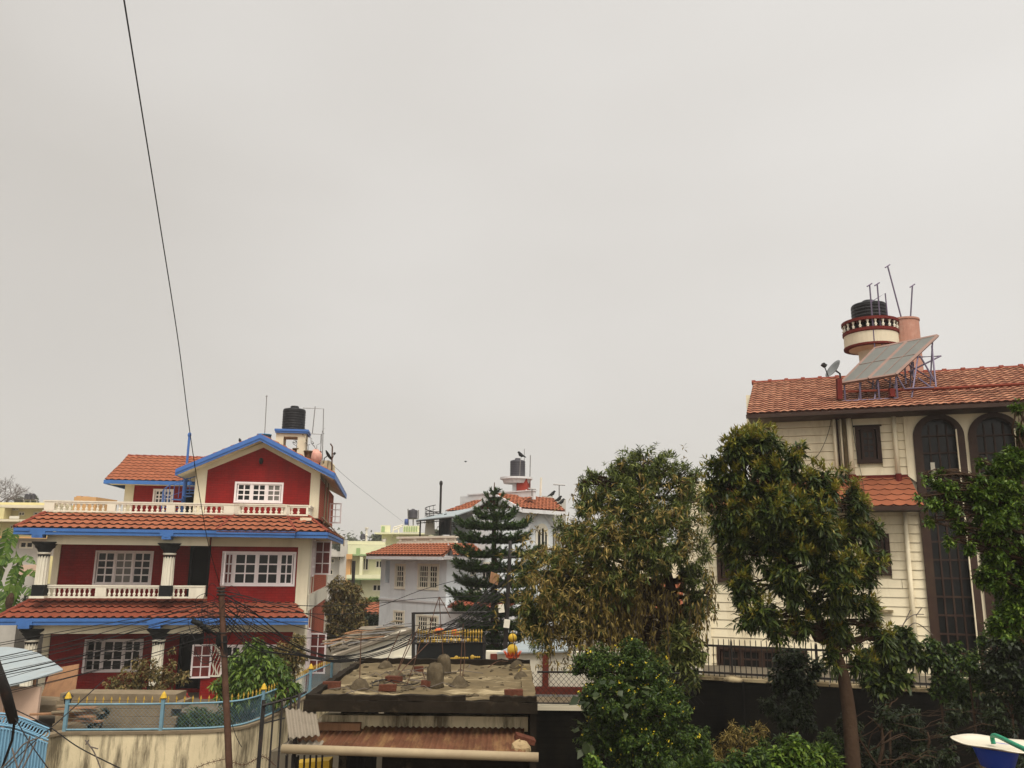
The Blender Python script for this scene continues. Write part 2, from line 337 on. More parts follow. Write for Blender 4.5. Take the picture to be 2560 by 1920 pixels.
# ------------------------------------------------------------------ shared builders
def hashr(i, j, k=0): return (math.sin(i*12.9898+j*78.233+k*37.7)*43758.5453) % 1.0
def tile_roof(mb, O, ux, ut, Lf, Rf, T, row, per, h=.03, lift=.03, kind='zig', seed=0):
    """rows of overlapping tiles on the plane O + ux*s + ut*t, t rising up the slope"""
    O = Vector(O); ux = Vector(ux).normalized(); ut = Vector(ut).normalized(); n = ux.cross(ut)
    if n.z < 0: n = -n
    if kind == 'zig': prof = [(0, 0, 0), (.22, 0, .0), (.45, 1, -1), (.65, 1, -1), (.88, 0, 0)]
    elif kind == 'scale': prof = [(i/8, .0, -.62*math.sin(math.pi*i/8)) for i in range(8)]
    elif kind == 'wave': prof = [(i/6, .5-.5*math.cos(2*math.pi*i/6), 0) for i in range(6)]
    else: prof = [(0, 0, 0), (.08, 1, 0), (.5, .35, 0), (.92, 0, 0)]
    nr = int(math.ceil(T/row-1e-6))
    for j in range(nr):
        tb = j*row; tt = min(tb+row*1.06, T)
        off = (per/2 if (j % 2) and kind in ('scale',) else 0)
        lo = min(Lf(tb), Lf(tt)); hi = max(Rf(tb), Rf(tt))
        i0 = int(math.floor((lo-off)/per))-1; i1 = int(math.ceil((hi-off)/per))+1
        cols = []
        for i in range(i0, i1+1):
            for (u, hh, ee) in prof: cols.append((off+(i+u)*per, hh*h, ee*row*(.17 if kind == 'zig' else .45), i))
        for a, b in zip(cols, cols[1:]):
            def cl(s, t): return max(Lf(t), min(Rf(t), s))
            sa, sb = cl(a[0], tb), cl(b[0], tb); ta, tb2 = cl(a[0], tt), cl(b[0], tt)
            if abs(sa-sb) < 1e-5 and abs(ta-tb2) < 1e-5: continue
            mb.cur = .5+.5*hashr(a[3], j, seed)
            pa = O+ux*sa+ut*(tb-(a[2] if kind == 'zig' else -a[2]) if kind == 'zig' else tb+a[2])+n*(lift+a[1])
            pb = O+ux*sb+ut*(tb-(b[2]) if kind == 'zig' else tb+b[2])+n*(lift+b[1])
            qa = O+ux*ta+ut*tt+n*(a[1]*.9); qb = O+ux*tb2+ut*tt+n*(b[1]*.9)
            ra = pa-n*(lift+.012); rb = pb-n*(lift+.012)
            if kind == 'zig': ra = pa-n*(lift*.9); rb = pb-n*(lift*.9)
            mb.add([pa, pb, qb, qa], [(0, 1, 2, 3)]); mb.cur = 0.0; mb.add([ra, rb, pb, pa], [(0, 1, 2, 3)])  # front lips coloured dark: lap shadow painted in along with edge grime
    mb.cur = .5
def roof_sheet(mb, pts, th=.06):
    mb.slab(pts, th)
def caps(mb, a, b, r=.07, step=.36, over=.03):
    """half-round ridge or hip tiles lapped from a to b"""
    a = Vector(a); b = Vector(b); L = (b-a).length; k = max(1, round(L/step)); d = (b-a)/k
    for i in range(k):
        p = a+d*i; q = p+d*1.08; mb.cur = hashr(i, L)
        mb.tube([p+Vector((0, 0, over*.2)), q-Vector((0, 0, over*.2))], [r*1.12, r*.92], 7)
    mb.cur = .5
def window(par, x0, x1, z0, z1, y, panels=3, cols=2, rows=4, fm='lilac', gm=('glass',), fw=.06, d=.09, name='window', top=None, lw=None, bars=0, label=None):
    """frame with casements and glazing bars set in an opening whose wall face is at y; panes behind"""
    mb = MB(); f = fw
    mb.box(x0, x1, y-.02, y+d, z1-f, z1); mb.box(x0, x1, y-.03, y+d, z0, z0+f)
    mb.box(x0, x0+f, y-.02, y+d, z0+f, z1-f); mb.box(x1-f, x1, y-.02, y+d, z0+f, z1-f)
    ws = [(x1-x0-2*f)*w for w in (lw or [1/panels]*panels)]; x = x0+f
    panes = []
    for i, w in enumerate(ws):
        a, b = x, x+w; x = b
        if i: mb.box(a-f*.35, a+f*.35, y-.012, y+d, z0+f, z1-f)
        g = f*.62; c0 = a+f*.35; c1 = b-f*.35; yy = y+.018
        mb.box(c0, c0+g, yy, yy+.04, z0+f, z1-f); mb.box(c1-g, c1, yy, yy+.04, z0+f, z1-f)
        mb.box(c0+g, c1-g, yy, yy+.04, z1-f-g, z1-f); mb.box(c0+g, c1-g, yy, yy+.04, z0+f, z0+f+g)
        m = .022 if fm != 'brown' else .018
        for k in range(1, cols):
            xx = c0+g+(c1-c0-2*g)*k/cols; mb.box(xx-m, xx+m, yy+.005, yy+.035, z0+f+g, z1-f-g)
        for k in range(1, rows):
            zz = z0+f+g+(z1-z0-2*f-2*g)*k/rows; mb.box(c0+g, c1-g, yy+.007, yy+.033, zz-m, zz+m)
        panes.append((c0+g, c1-g))
    for k in range(bars):
        xx = x0+f+(x1-x0-2*f)*(k+.5)/bars; mb.box(xx-.013, xx+.013, y-.012, y+.012, z0+f, z1-f)
    w = mb.build(name, M[fm], par)
    if label: w['label'] = label
    for i, (a, b) in enumerate(panes):
        MB().box(a, b, y+.045, y+.05, z0+f, z1-f).build('pane', M[gm[i % len(gm)]], w)
    return w
def casement(par, hinge, ang, wd_, z0, z1, cols=2, rows=3, fm='lilac', label=None, glass='glass', parm=None):
    """an open casement leaf: hinge (x, y), angle in the plan, width"""
    dx, dy = math.cos(ang), math.sin(ang); nx, ny = -dy*.02, dx*.02; mb = MB()
    def bar(u0, u1, a, b):
        c = ((u0+u1)/2, (a+b)/2); mb.obox((hinge[0]+dx*c[0], hinge[1]+dy*c[0], c[1]), (dx*(u1-u0)/2, dy*(u1-u0)/2, 0), (nx, ny, 0), (0, 0, (b-a)/2))
    g = .055
    bar(0, g, z0, z1); bar(wd_-g, wd_, z0, z1); bar(g, wd_-g, z1-g, z1); bar(g, wd_-g, z0, z0+g)
    for k in range(1, cols): u = wd_*k/cols; bar(u-.016, u+.016, z0+g, z1-g)
    for k in range(1, rows): z = z0+(z1-z0)*k/rows; bar(g, wd_-g, z-.016, z+.016)
    o = mb.build('open_casement', M[fm], par)
    if label: o['label'] = label
    if glass:
        m2 = MB(); c = wd_/2; m2.obox((hinge[0]+dx*c, hinge[1]+dy*c, (z0+z1)/2), (dx*(wd_/2-g), dy*(wd_/2-g), 0), (nx*.1, ny*.1, 0), (0, 0, (z1-z0)/2-g))
        m2.build('pane', M[glass], o)
    return o
BAL = [(.045, 0), (.045, .06), (.025, .09), (.055, .26), (.05, .36), (.02, .50), (.028, .60), (.022, .66), (.05, .86), (.045, .93), (.045, 1.0)]
def baluster_mesh(h, k=1.0, n=8):
    return MB().lathe((0, 0, 0), [(r*k, z*h) for r, z in BAL], n)
def balustrade(par, pts, z0, h, mname='white', piers=(), step=.17, rail=.10, lean=0, wd_=.13, name='balustrade', capm=None, k=1.0, base=.05):
    """posts, rail and separate turned balusters along a plan polyline; piers = list of (seg, u0, u1)"""
    mb = MB(); proto = None; spots = []
    for i, (a, b) in enumerate(zip(pts, pts[1:])):
        a = Vector((*a, 0)); b = Vector((*b, 0)); d = (b-a); L = d.length; d.normalize(); nn = Vector((-d.y, d.x, 0))
        def seg(u0, u1, za, zb, w):
            mb.obox(a+d*((u0+u1)/2)+Vector((0, 0, (za+zb)/2)), d*((u1-u0)/2), nn*w/2, (0, 0, (zb-za)/2))
        seg(0, L, z0+h-rail*.45, z0+h, wd_*1.25); seg(0, L, z0+h-rail, z0+h-rail*.45, wd_); seg(0, L, z0, z0+base, wd_)
        pr = [(u0*L, u1*L) for (s_, u0, u1) in piers if s_ == i]
        for u0, u1 in pr: seg(u0, u1, z0+base, z0+h-rail, wd_*1.08)
        n = int(L/step)
        for q in range(n):
            u = (q+.5)*L/n
            if any(u0-.05 < u < u1+.05 for u0, u1 in pr): continue
            spots.append(a+d*u+Vector((0, 0, z0+base)))
    o = mb.build(name, M[mname], par)
    for p in spots:
        if proto is None: proto = baluster_mesh(h-rail-base, k).build('baluster', M[mname], o, True, p)
        else: clone(proto, o, p)
    return o
def tank_mb(r, h, ribs=8):
    prof = [(r*.96, 0)]
    for i in range(ribs):
        z = h*.86*(i+.15)/ribs; dz = h*.86/ribs
        prof += [(r*.97, z), (r, z+dz*.3), (r, z+dz*.6), (r*.97, z+dz*.85)]
    prof += [(r*.99, h*.88), (r*.93, h*.93), (r*.45, h*.985), (r*.42, h*.99)]
    return MB().lathe((0, 0, 0), prof, 24)
def water_tank(name, label, loc, r, h, m='tank', group='roof water tanks'):
    t = thing(name, label, 'water tank', loc, 0, group)
    tank_mb(r, h).build('body', M[m], t, True)
    MB().lathe((0, 0, 0), [(r*.36, h*.97), (r*.38, h*1.05), (r*.30, h*1.08), (.001, h*1.085)], 14).build('lid', M[m], t, True)
    return t
# ---- foliage
def rng_unit(rs, n):
    v = rs.normal(size=(n, 3)); return v/np.linalg.norm(v, axis=1)[:, None]
def leaf_obj(name, mt, P, D, L, Wd, droop=.15, fold=.15, parent=None, seed=0, rv=None, base=(0, 0, 0), long=False):
    rs = np.random.RandomState(seed); P = np.asarray(P, float)-np.asarray(base); D = np.asarray(D, float); D = D/np.linalg.norm(D, axis=1)[:, None]
    n = len(P); up = np.tile(np.array([0, 0, 1.0]), (n, 1)); up = up+rs.normal(size=(n, 3))*.35
    S = np.cross(D, up); S /= np.linalg.norm(S, axis=1)[:, None]+1e-9; U = np.cross(S, D)
    L = (L*rs.uniform(.7, 1.25, n))[:, None]; w = (Wd*rs.uniform(.75, 1.2, n))[:, None]; dr = np.array([0, 0, -1.0])*droop*L
    if long:
        V = np.stack([P, P+D*L*.35+S*w+U*w*fold+dr*.12, P+D*L*.35-S*w+U*w*fold+dr*.12, P+D*L*.36+dr*.12,
                      P+D*L*.7+S*w*.8+U*w*fold+dr*.48, P+D*L*.7-S*w*.8+U*w*fold+dr*.48, P+D*L*.71+dr*.48, P+D*L*.97+dr], 1)
        F = np.array([[0, 1, 3], [0, 3, 2], [1, 4, 6], [1, 6, 3], [3, 6, 5], [3, 5, 2], [4, 7, 6], [6, 7, 5]])
    else:
        V = np.stack([P, P+D*L*.45+S*w+U*w*fold+dr*.2, P+D*L*.45-S*w+U*w*fold+dr*.2, P+D*L*.5+dr*.25, P+D*L*.98+dr], 1)
        F = np.array([[0, 1, 3], [0, 3, 2], [1, 4, 3], [3, 4, 2]])
    k = V.shape[1]; fa = (F[None]+np.arange(n)[:, None, None]*k).reshape(-1, 3)
    me = bpy.data.meshes.new(name); me.vertices.add(n*k); me.vertices.foreach_set('co', V.reshape(-1).astype(np.float32))
    nf = len(fa); me.loops.add(nf*3); me.loops.foreach_set('vertex_index', fa.reshape(-1).astype(np.int32))
    me.polygons.add(nf); me.polygons.foreach_set('loop_start', np.arange(0, nf*3, 3, dtype=np.int32))
    try: me.polygons.foreach_set('loop_total', np.full(nf, 3, dtype=np.int32))
    except Exception: pass
    me.update(calc_edges=True)
    if rv is None: rv = rs.uniform(0, 1, n)
    at = me.attributes.new('rnd', 'FLOAT', 'FACE'); at.data.foreach_set('value', np.repeat(np.clip(rv, 0, 1), len(F)).astype(np.float32))
    me.materials.append(mt); o = bpy.data.objects.new(name, me); scn.collection.objects.link(o)
    if parent is not None: o.parent = parent
    return o
def shoots(blobs, n, seed=0, inner=.35, clump=0):
    """points and outward directions scattered in the outer shell of a set of spheres"""
    rs = np.random.RandomState(seed); c = np.array([b[0] for b in blobs]); r = np.array([b[1] for b in blobs])
    if clump:
        m = max(8, int(n/clump)); i = rs.choice(len(r), m, p=r**2/np.sum(r**2)); d = rng_unit(rs, m); q = rs.uniform(inner**2, 1.0, m)**.5
        cc = c[i]+d*(r[i]*q)[:, None]; j = rs.randint(0, m, n)
        P = cc[j]+rs.normal(size=(n, 3))*(np.mean(r)*.16); O = d[j]+rng_unit(rs, n)*.5
        return P, O/np.linalg.norm(O, axis=1)[:, None]
    i = rs.choice(len(r), n, p=r**2/np.sum(r**2)); d = rng_unit(rs, n); q = rs.uniform(inner**3, 1.0, n)**(1/2.2)
    return c[i]+d*(r[i]*q)[:, None], d
def rosettes(P, A, k, seed=0, spread=(35, 100), sag=.35):
    rs = np.random.RandomState(seed); n = len(P); A = A+np.array([0, 0, .7]); A /= np.linalg.norm(A, axis=1)[:, None]
    t = np.cross(A, rng_unit(rs, n)); t /= np.linalg.norm(t, axis=1)[:, None]+1e-9; b = np.cross(A, t)
    ang = rs.uniform(0, 2*np.pi, (n, k)); ph = np.radians(rs.uniform(spread[0], spread[1], (n, k)))
    D = A[:, None]*np.cos(ph)[..., None]+(t[:, None]*np.cos(ang)[..., None]+b[:, None]*np.sin(ang)[..., None])*np.sin(ph)[..., None]
    D[..., 2] -= sag*np.sin(ph); Q = P[:, None]-A[:, None]*rs.uniform(0, .07, (n, k))[..., None]
    return Q.reshape(-1, 3), D.reshape(-1, 3)
def limb(mb, a, b, r0, r1, rg, wob=.08, n=5, sides=6):
    a = Vector(a); b = Vector(b); L = (b-a).length; k = 5
    pts = [a.lerp(b, i/k)+Vector((rg.uniform(-1, 1), rg.uniform(-1, 1), rg.uniform(-1, 1)))*L*wob*(0 if i in (0, k) else 1)*.5+Vector((0, 0, math.sin(math.pi*i/k)*L*.05)) for i in range(k+1)]
    pts = cat_rom(pts, 2); m = len(pts)
    mb.tube(pts, [r0+(r1-r0)*i/(m-1) for i in range(m)], sides); return pts
def blob(px, py, rp, Y): return (np.array(W(px, py, Y)), PX(rp, Y))
def tree(name, label, cat, trunk, blobs, mats, r0, rt, leaf, n, k, seed, bark='bark', group=None, spread=(35, 100), sag=.35, droop=.2, clump=0, long=False, twig=.35, inner=.35, crown='crown', rv=None, fold=.2):
    """trunk = list of points; blobs = crown spheres; leaf = (length, half width); n shoots of k leaves"""
    rg = random.Random(seed); base = Vector(trunk[0]); root = thing(name, label, cat, base, 0, group)
    mb = MB(); tp = cat_rom([Vector(p)-base for p in trunk], 5); m = len(tp)
    rad = [r0+(rt-r0)*i/(m-1) for i in range(m)]; mb.tube(tp, rad, 9)
    br = []
    for c, r in blobs:
        c = Vector(c)-base; lower = [i for i in range(m) if tp[i].z < c.z+.2*r] or [0]; i = max(lower)
        i = max(0, min(m-1, i-rg.randint(0, 2))); br.append(limb(mb, tp[i], c, rad[i]*.55, rt*.3, rg, .12))
        for _ in range(int(5*twig*3)):
            d = Vector((rg.gauss(0, 1), rg.gauss(0, 1), rg.gauss(.3, 1))).normalized()*r*rg.uniform(.5, .95); q = br[-1][rg.randint(4, len(br[-1])-1)]
            limb(mb, q, c+d, rt*.22, rt*.08, rg, .1, sides=4)
    mb.build('trunk', M[bark], root, True)
    P, A = shoots(blobs, n, seed, inner, clump); Q, D = rosettes(P, A, k, seed+1, spread, sag)
    o = leaf_obj(crown, LM[mats], Q, D, leaf[0], leaf[1], droop, fold, root, seed+2, None if rv is None else rv(Q), base, long)
    return root, P, A, base
# ------------------------------------------------------------------ the ground
g = MB(); g.box(-700, 700, -60, 900, -3.4, -2.6); struct(g.build('ground', M['soil']))
g = MB(); g.slab([(-60, 21.6, 0), (-9.0, 20.4, 0), (-5.7, 21.6, 0), (-3.2, 25.2, 0), (-3.9, 40, 0), (60, 40, 0), (60, 700, 0), (-60, 700, 0)], 2.59)
struct(g.build('terrace', M['yardm']))
g = MB(); g.box(-3.0, 3.2, 21.9, 39.98, -2.6, .0); struct(g.build('lane', M['asphalt']))
# ------------------------------------------------------------------ red house
H = Fr(440, 28.0, 8.6)
RH = thing('red_house', 'three storey red house with bright blue eaves, white balustrades and orange tiled skirt roofs', 'house', H.o, H.a)
p = H.P
def X(px, py, c): return p(px, py, c).x
def Z(px, py, c): return p(px, py, c).z
zE2 = Z(440, 1325, 0); zE1 = Z(440, 1546, 0); z2 = Z(440, 1286, 1.25); z1 = Z(440, 1495, 1.25)
xL2 = X(35, 1323, 0); xR2 = X(819, 1334, 0); xL1 = X(-12, 1550, 0); xR1 = X(771, 1541, 0)
xbL = X(545, 1330, 0); xbR = X(740, 1330, 0)
xw0 = X(150, 1400, 2.4); xw1 = X(526, 1400, .95); xw2 = X(773, 1400, .95)   # recessed wall left end; bay wall left and right
yS = H.X(859, 1353, xR2).y                 # far end of the side eave
YB = yS-.9
# walls: ground and first floor recessed part, then the projecting right bay
holes = []
def rect(pa, pb, c): a = p(*pa, c); b = p(*pb, c); return (a.x, b.x, b.z, a.z)
w1 = rect((240, 1376), (377, 1463), 2.4); w1g = rect((213, 1598), (352, 1680), 2.4)
d1 = (X(474, 1400, 2.4), X(526, 1400, 2.4), z1+.02, Z(480, 1362, 2.4)); d1g = (X(446, 1640, 2.4), X(506, 1640, 2.4), .12, Z(480, 1572, 2.4))
d1 = (d1[0], min(d1[1], xw1-.02), d1[2], d1[3]); d1g = (d1g[0], min(d1g[1], xw1-.02), d1g[2], d1g[3])
mb = MB(); mb.wall(xw0, xw1, 0, z2-.05, 2.4, 2.62, [w1, w1g, d1, d1g])
wb1 = rect((557, 1378), (736, 1466), .95); wbg = rect((555, 1612), (690, 1690), .95)
mb.wall(xw1, X(744, 1400, .95), 0, z2-.05, .95, 1.15, [wb1, wbg])
mb.box(xw1, xw1+.2, 1.152, 2.398, 0, z2-.052)
mb.build('front_wall', M['redwall'], RH)
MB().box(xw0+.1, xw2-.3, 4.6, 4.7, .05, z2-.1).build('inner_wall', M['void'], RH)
mb = MB(); mb.box(X(744, 1400, .95)+.002, xw2, .90, 1.16, 0, z2-.055)
mb.box(xw0-.22, xw0-.002, 2.35, 2.7, 0, z2-.056); mb.box(xw0-.1, xw2-.1, 1.2, 2.39, z1-.16, z1-.002)
mb.box(xL1+1.0, xw1-.002, .35, .62, zE1-.50, zE1-.19); mb.box(xL2+.9, xw1-.002, .35, .62, zE2-.50, zE2-.19)   # porch beams
mb.box(xw1, xw2, .86, .948, zE1-.5, zE1-.19); mb.box(xw1, xw2, .86, .948, zE2-.5, zE2-.19)
mb.build('trim', M['cream'], RH)
# side walls of the right end
ms = MB(); ms.box(xw2-.22, xw2-.012, 1.165, YB, 0, z2-.06)
ms.build('side_wall', M['redbrick'], RH)
mt = MB()
for a, b in ((1.17, 1.5), (YB-.35, YB+.02)): mt.box(xw2-.02, xw2+.03, a, b, 0, z2-.07)
for k in (2.1, 3.2): mt.box(xw2-.02, xw2+.02, k, k+.12, 0, z2-.08)
mt.box(xw2-.02, xw2+.05, 1.17, YB, z1-.42, z1+.12); mt.build('side_trim', M['white'], RH)
def side_casement(px, py0, py1, pxr, lab):
    a = H.X(px, py0, xw2+.03); z0_ = H.X(px, py1, xw2+.03).z
    q = H.P(pxr, py0, a.y); casement(RH, (xw2+.03, a.y), -.05, q.x-xw2, z0_, a.z, 2, 3, label=lab)
for (ya, yb, za, zb) in ((1.75, 2.75, z1+.75, z1+2.0), (1.75, 2.75, .8, 2.1)):
    mb = MB()
    for zz in (za, zb, (za+zb)/2, za+(zb-za)*.25, za+(zb-za)*.75): mb.box(xw2+.002, xw2+.06, ya, yb, zz-.03, zz+.03)
    for yy in (ya, yb, ya+(yb-ya)/3, ya+(yb-ya)*2/3): mb.box(xw2+.004, xw2+.064, yy-.03, yy+.03, za, zb)
    w = mb.build('window', M['lilac'], RH); MB().box(xw2-.008, xw2+.02, ya, yb, za, zb).build('pane', M['glassred'], w)
casement(RH, (xw2+.04, 2.75), -.25, .62, z1+.78, z1+2.0, 2, 3, label='open white casement on the right side, first floor', glass='glassred')
casement(RH, (xw2+.04, 2.75), -.25, .62, .55, 1.95, 2, 3, label='open white casement on the right side, ground floor', glass='glassred')
# windows
window(RH, *w1, 2.4, 3, 2, 4, d=.1, gm=('glass', 'glassgrey', 'glass'))
window(RH, *w1g, 2.4, 3, 2, 3, lw=[.3, .38, .32])
window(RH, *wb1, .95, 4, 2, 3, lw=[.14, .33, .32, .21], gm=('glassred', 'glass', 'glass', 'glass'), fw=.07)
window(RH, *wbg, .95, 3, 2, 3, gm=('glass', 'glassgrey'))
a = p(557, 1378, .93); casement(RH, (a.x+.03, .93), -1.25, .42, wb1[2]+.05, wb1[3]-.05, 2, 3, label='leaf of the wide first floor window standing open')
a = p(213, 1600, 2.38); casement(RH, (a.x+.04, 2.36), -1.25, .5, w1g[2]+.02, w1g[3]-.05, 2, 3)
a = p(536, 1612, .9); zt = Z(481, 1612, .75); zb_ = Z(481, 1697, .75)
casement(RH, (X(531, 1612, .9), .92), math.pi+.12, X(531, 1612, .9)-X(482, 1612, .9), zb_, zt, 2, 3, label='white leaf of the ground floor bay window folded open against the red wall', glass='glassred')
mb = MB()
x0g, x1g, zb2, zt2 = X(533, 1640, .93), X(556, 1640, .93), Z(540, 1690, .93), Z(540, 1612, .93)
for k in range(5):
    xx = x0g+(x1g-x0g)*k/4; mb.tube([(xx+.05*math.sin(z_*9+k), .92, zb2+z_) for z_ in np.linspace(0, zt2-zb2, 14)], .014, 5)
for zz in (zb2, zt2): mb.box(x0g-.04, x1g+.04, .90, .94, zz-.025, zz+.025)
mb.build('window_grille', M['white'], RH)
for d in (d1, d1g):
    mb = MB(); mb.box(d[0], d[0]+.08, 2.38, 2.55, d[2], d[3]); mb.box(d[1]-.08, d[1], 2.38, 2.55, d[2], d[3]); mb.box(d[0]+.08, d[1]-.08, 2.38, 2.55, d[3]-.08, d[3])
    o = mb.build('door', M['black'], RH); MB().box(d[0]+.08, d[1]-.08, 2.56, 2.6, d[2], d[3]-.08).build('dark_doorway', M['void'], o)  # near-black sheet fills the opening, the unlit room put into its colour
# eaves bands, brackets, roof tiles
def band(name, x0, x1, zt, side=None, step_out=None):
    mb = MB()
    mb.box(x0, x1, -.03, .05, zt-.10, zt); mb.box(x0, x1, -.005, .05, zt-.205, zt-.112)
    if step_out: mb.box(step_out[0], step_out[1], -.30, -.032, zt-.11, zt+.005); mb.box(step_out[0]+.02, step_out[1]-.02, -.27, -.034, zt-.21, zt-.112)
    if side is not None:
        mb.box(x1-.05, x1+.03, .052, side, zt-.10, zt-.001); mb.box(x1-.05, x1+.005, .052, side, zt-.205, zt-.112)
    mb.box(x0-.03, x0+.05, .052, 2.6, zt-.205, zt-.001)
    return mb
m2_ = band('', xL2, xR2, zE2, yS, (xbL, xbR)); m1_ = band('', xL1, xR1, zE1)
for (pa, pb, py, zz) in ((80, 107, 1340, zE2), (405, 428, 1340, zE2), (46, 75, 1560, zE1), (373, 402, 1560, zE1)):
    mq = m2_ if zz == zE2 else m1_; a, b = X(pa, py, 0), X(pb, py, 0)
    mq.box(a, b, -.045, .3, zz-.31, zz-.05); mq.box(a-.07, b+.07, -.04, .25, zz-.20, zz-.02); mq.add([((a+b)/2-.07, -.06, zz-.24), ((a+b)/2+.07, -.06, zz-.24), ((a+b)/2, -.06, zz-.15)], [(0, 1, 2)])
m2_.build('eaves_band', M['blue'], RH); m1_.build('eaves_band', M['blue'], RH)
# soffits
s2 = MB(); s2.slab([(xL2+.05, .06, zE2-.14), (xR2-.06, .06, zE2-.14), (xR2-.06, yS-.02, zE2-.14), (xw2+.0, yS-.02, zE2-.14), (xw2, .85, zE2-.14), (xw1, .85, zE2-.14), (xw1, 2.38, zE2-.14), (xL2+.05, 2.38, zE2-.14)], .04)
s2.slab([(xL1+.05, .06, zE1-.14), (xR1-.06, .06, zE1-.14), (xR1-.06, .84, zE1-.14), (xw1, .84, zE1-.14), (xw1, 2.38, zE1-.14), (xL1+.05, 2.38, zE1-.14)], .04)
s2.build('soffit', M['cream'], RH)
yT = 1.25
def skirt(name, xl, xr, xtl, xtr, ze, zt, mname, seed, side=None, wallx=None):
    mb = MB(); ut = Vector((0, yT+.02, zt-ze)); T = ut.length
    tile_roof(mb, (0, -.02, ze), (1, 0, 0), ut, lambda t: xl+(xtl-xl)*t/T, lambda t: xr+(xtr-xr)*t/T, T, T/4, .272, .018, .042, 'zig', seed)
    mb.slab([(xl, 0, ze-.02), (xr, 0, ze-.02), (xtr, yT, zt-.02), (xtl, yT, zt-.02)], .05)
    if side:  # returns round the right end
        uts = Vector((xtr-xr, 0, zt-ze)); Ts = uts.length
        tile_roof(mb, (xr, 0, ze), (0, 1, 0), uts, lambda t: 0+yT*t/Ts, lambda t: side, Ts, Ts/4, .272, .018, .042, 'zig', seed+5)
        mb.slab([(xr, 0, ze-.02), (xr, side, ze-.02), (xtr, side, zt-.02), (xtr, yT, zt-.02)], .05)
    utl = Vector((xtl-xl, 0, zt-ze)); Tl = utl.length   # left return
    tile_roof(mb, (xl, 0, ze), (0, 1, 0), utl, lambda t: 0+yT*t/Tl, lambda t: 3.2, Tl, Tl/4, .272, .018, .042, 'zig', seed+8)
    mb.slab([(xl, 0, ze-.02), (xtl, yT, zt-.02), (xtl, 3.2, zt-.02), (xl, 3.2, ze-.02)], .05)
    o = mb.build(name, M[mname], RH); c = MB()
    caps(c, (xl, 0, ze+.03), (xtl, yT, zt+.04), .055, .4)
    if side: caps(c, (xr, 0, ze+.03), (xtr, yT, zt+.04), .05, .4)
    c.build('hip_tiles', M['tilecap'], o); return o
xtl2 = X(118, 1281, yT); xtr2 = X(771, 1288, yT)
sk2 = skirt('skirt_roof', xL2, xR2, xtl2, xtr2, zE2, z2, 'tile', 1, side=yS)
xtl1 = X(93, 1494, yT); xtr1 = X(728, 1497, yT)
skirt('skirt_roof', xL1, xR1, xtl1, xtr1, zE1, z1, 'tilered', 2)
# the slightly forward middle strip of the upper skirt roof
mb = MB(); a0, a1, b0, b1_ = xbL, xbR, X(590, 1284, yT), X(716, 1284, yT)
ut = Vector((0, yT+.32, z2+.02-zE2)); T = ut.length
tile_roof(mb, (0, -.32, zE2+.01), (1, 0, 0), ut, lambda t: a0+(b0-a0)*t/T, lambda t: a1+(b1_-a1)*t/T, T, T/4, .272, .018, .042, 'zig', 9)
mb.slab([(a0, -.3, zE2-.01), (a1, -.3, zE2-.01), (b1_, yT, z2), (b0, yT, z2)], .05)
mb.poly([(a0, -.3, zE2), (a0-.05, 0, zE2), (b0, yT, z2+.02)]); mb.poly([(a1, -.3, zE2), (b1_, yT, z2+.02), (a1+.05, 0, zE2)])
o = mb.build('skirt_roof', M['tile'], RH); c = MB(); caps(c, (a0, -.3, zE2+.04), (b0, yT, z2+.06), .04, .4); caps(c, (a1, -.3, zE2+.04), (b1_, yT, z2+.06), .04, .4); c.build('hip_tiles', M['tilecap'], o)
# floor slab of the roof terrace
MB().slab([(xtl2, yT-.05, z2), (xtr2, yT-.05, z2), (xtr2, 9, z2), (xtl2, 9, z2)], .18).build('terrace_slab', M['cream'], RH)
# columns
def column(px0, px1, py_cap_t, py_cap_b, zbase, c=.48):
    xc = (X(px0, py_cap_b, c)+X(px1, py_cap_b, c))/2; zt = Z(px0, py_cap_t, c); zc = Z(px0, py_cap_b, c); t = MB()
    r = .17
    t.lathe((xc, c, zbase+.42), [(r*1.04, 0), (r, .3), (r*.96, zc-zbase-.5)], 12)
    for k in range(12):
        an = 2*math.pi*k/12; t.tube([(xc+r*math.cos(an), c+r*math.sin(an), zbase+.42), (xc+r*.95*math.cos(an), c+r*.95*math.sin(an), zc-.08)], .026, 5)
    t.lathe((xc, c, zc-.02), [(r*1.1, 0), (r*1.25, .02), (r*1.25, .06), (r*1.1, .07)], 16); t.box(xc-.23, xc+.23, c-.23, c+.23, zbase, zbase+.07)
    o = t.build('column', M['white'], RH, False)
    m = MB(); m.lathe((xc, c, zc+.05), [(r*1.0, 0), (r*1.25, .05), (r*1.3, .09), (r*1.8, .16), (r*1.75, .20), (r*2.35, .29), (r*2.4, zt-zc-.05)], 20)
    m.build('capital', M['black'], o, True)
    m = MB(); m.box(xc-.19, xc+.19, c-.19, c+.19, zbase+.07, zbase+.42)
    for k in range(12):   # black dentils cut under the neck ring
        an = 2*math.pi*(k+.5)/12; x_, y_ = math.cos(an), math.sin(an); R_ = r*1.07
        m.add([(xc+R_*x_-y_*.045, c+R_*y_+x_*.045, zc-.02), (xc+R_*x_+y_*.045, c+R_*y_-x_*.045, zc-.02), (xc+R_*x_, c+R_*y_, zc-.13)], [(0, 1, 2)])
    m.build('column_base', M['black'], o)
column(98, 124, 1354, 1384, z1+.02); column(411, 437, 1358, 1386, z1+.02)
column(66, 93, 1571, 1603, .1); column(385, 409, 1571, 1602, .1)
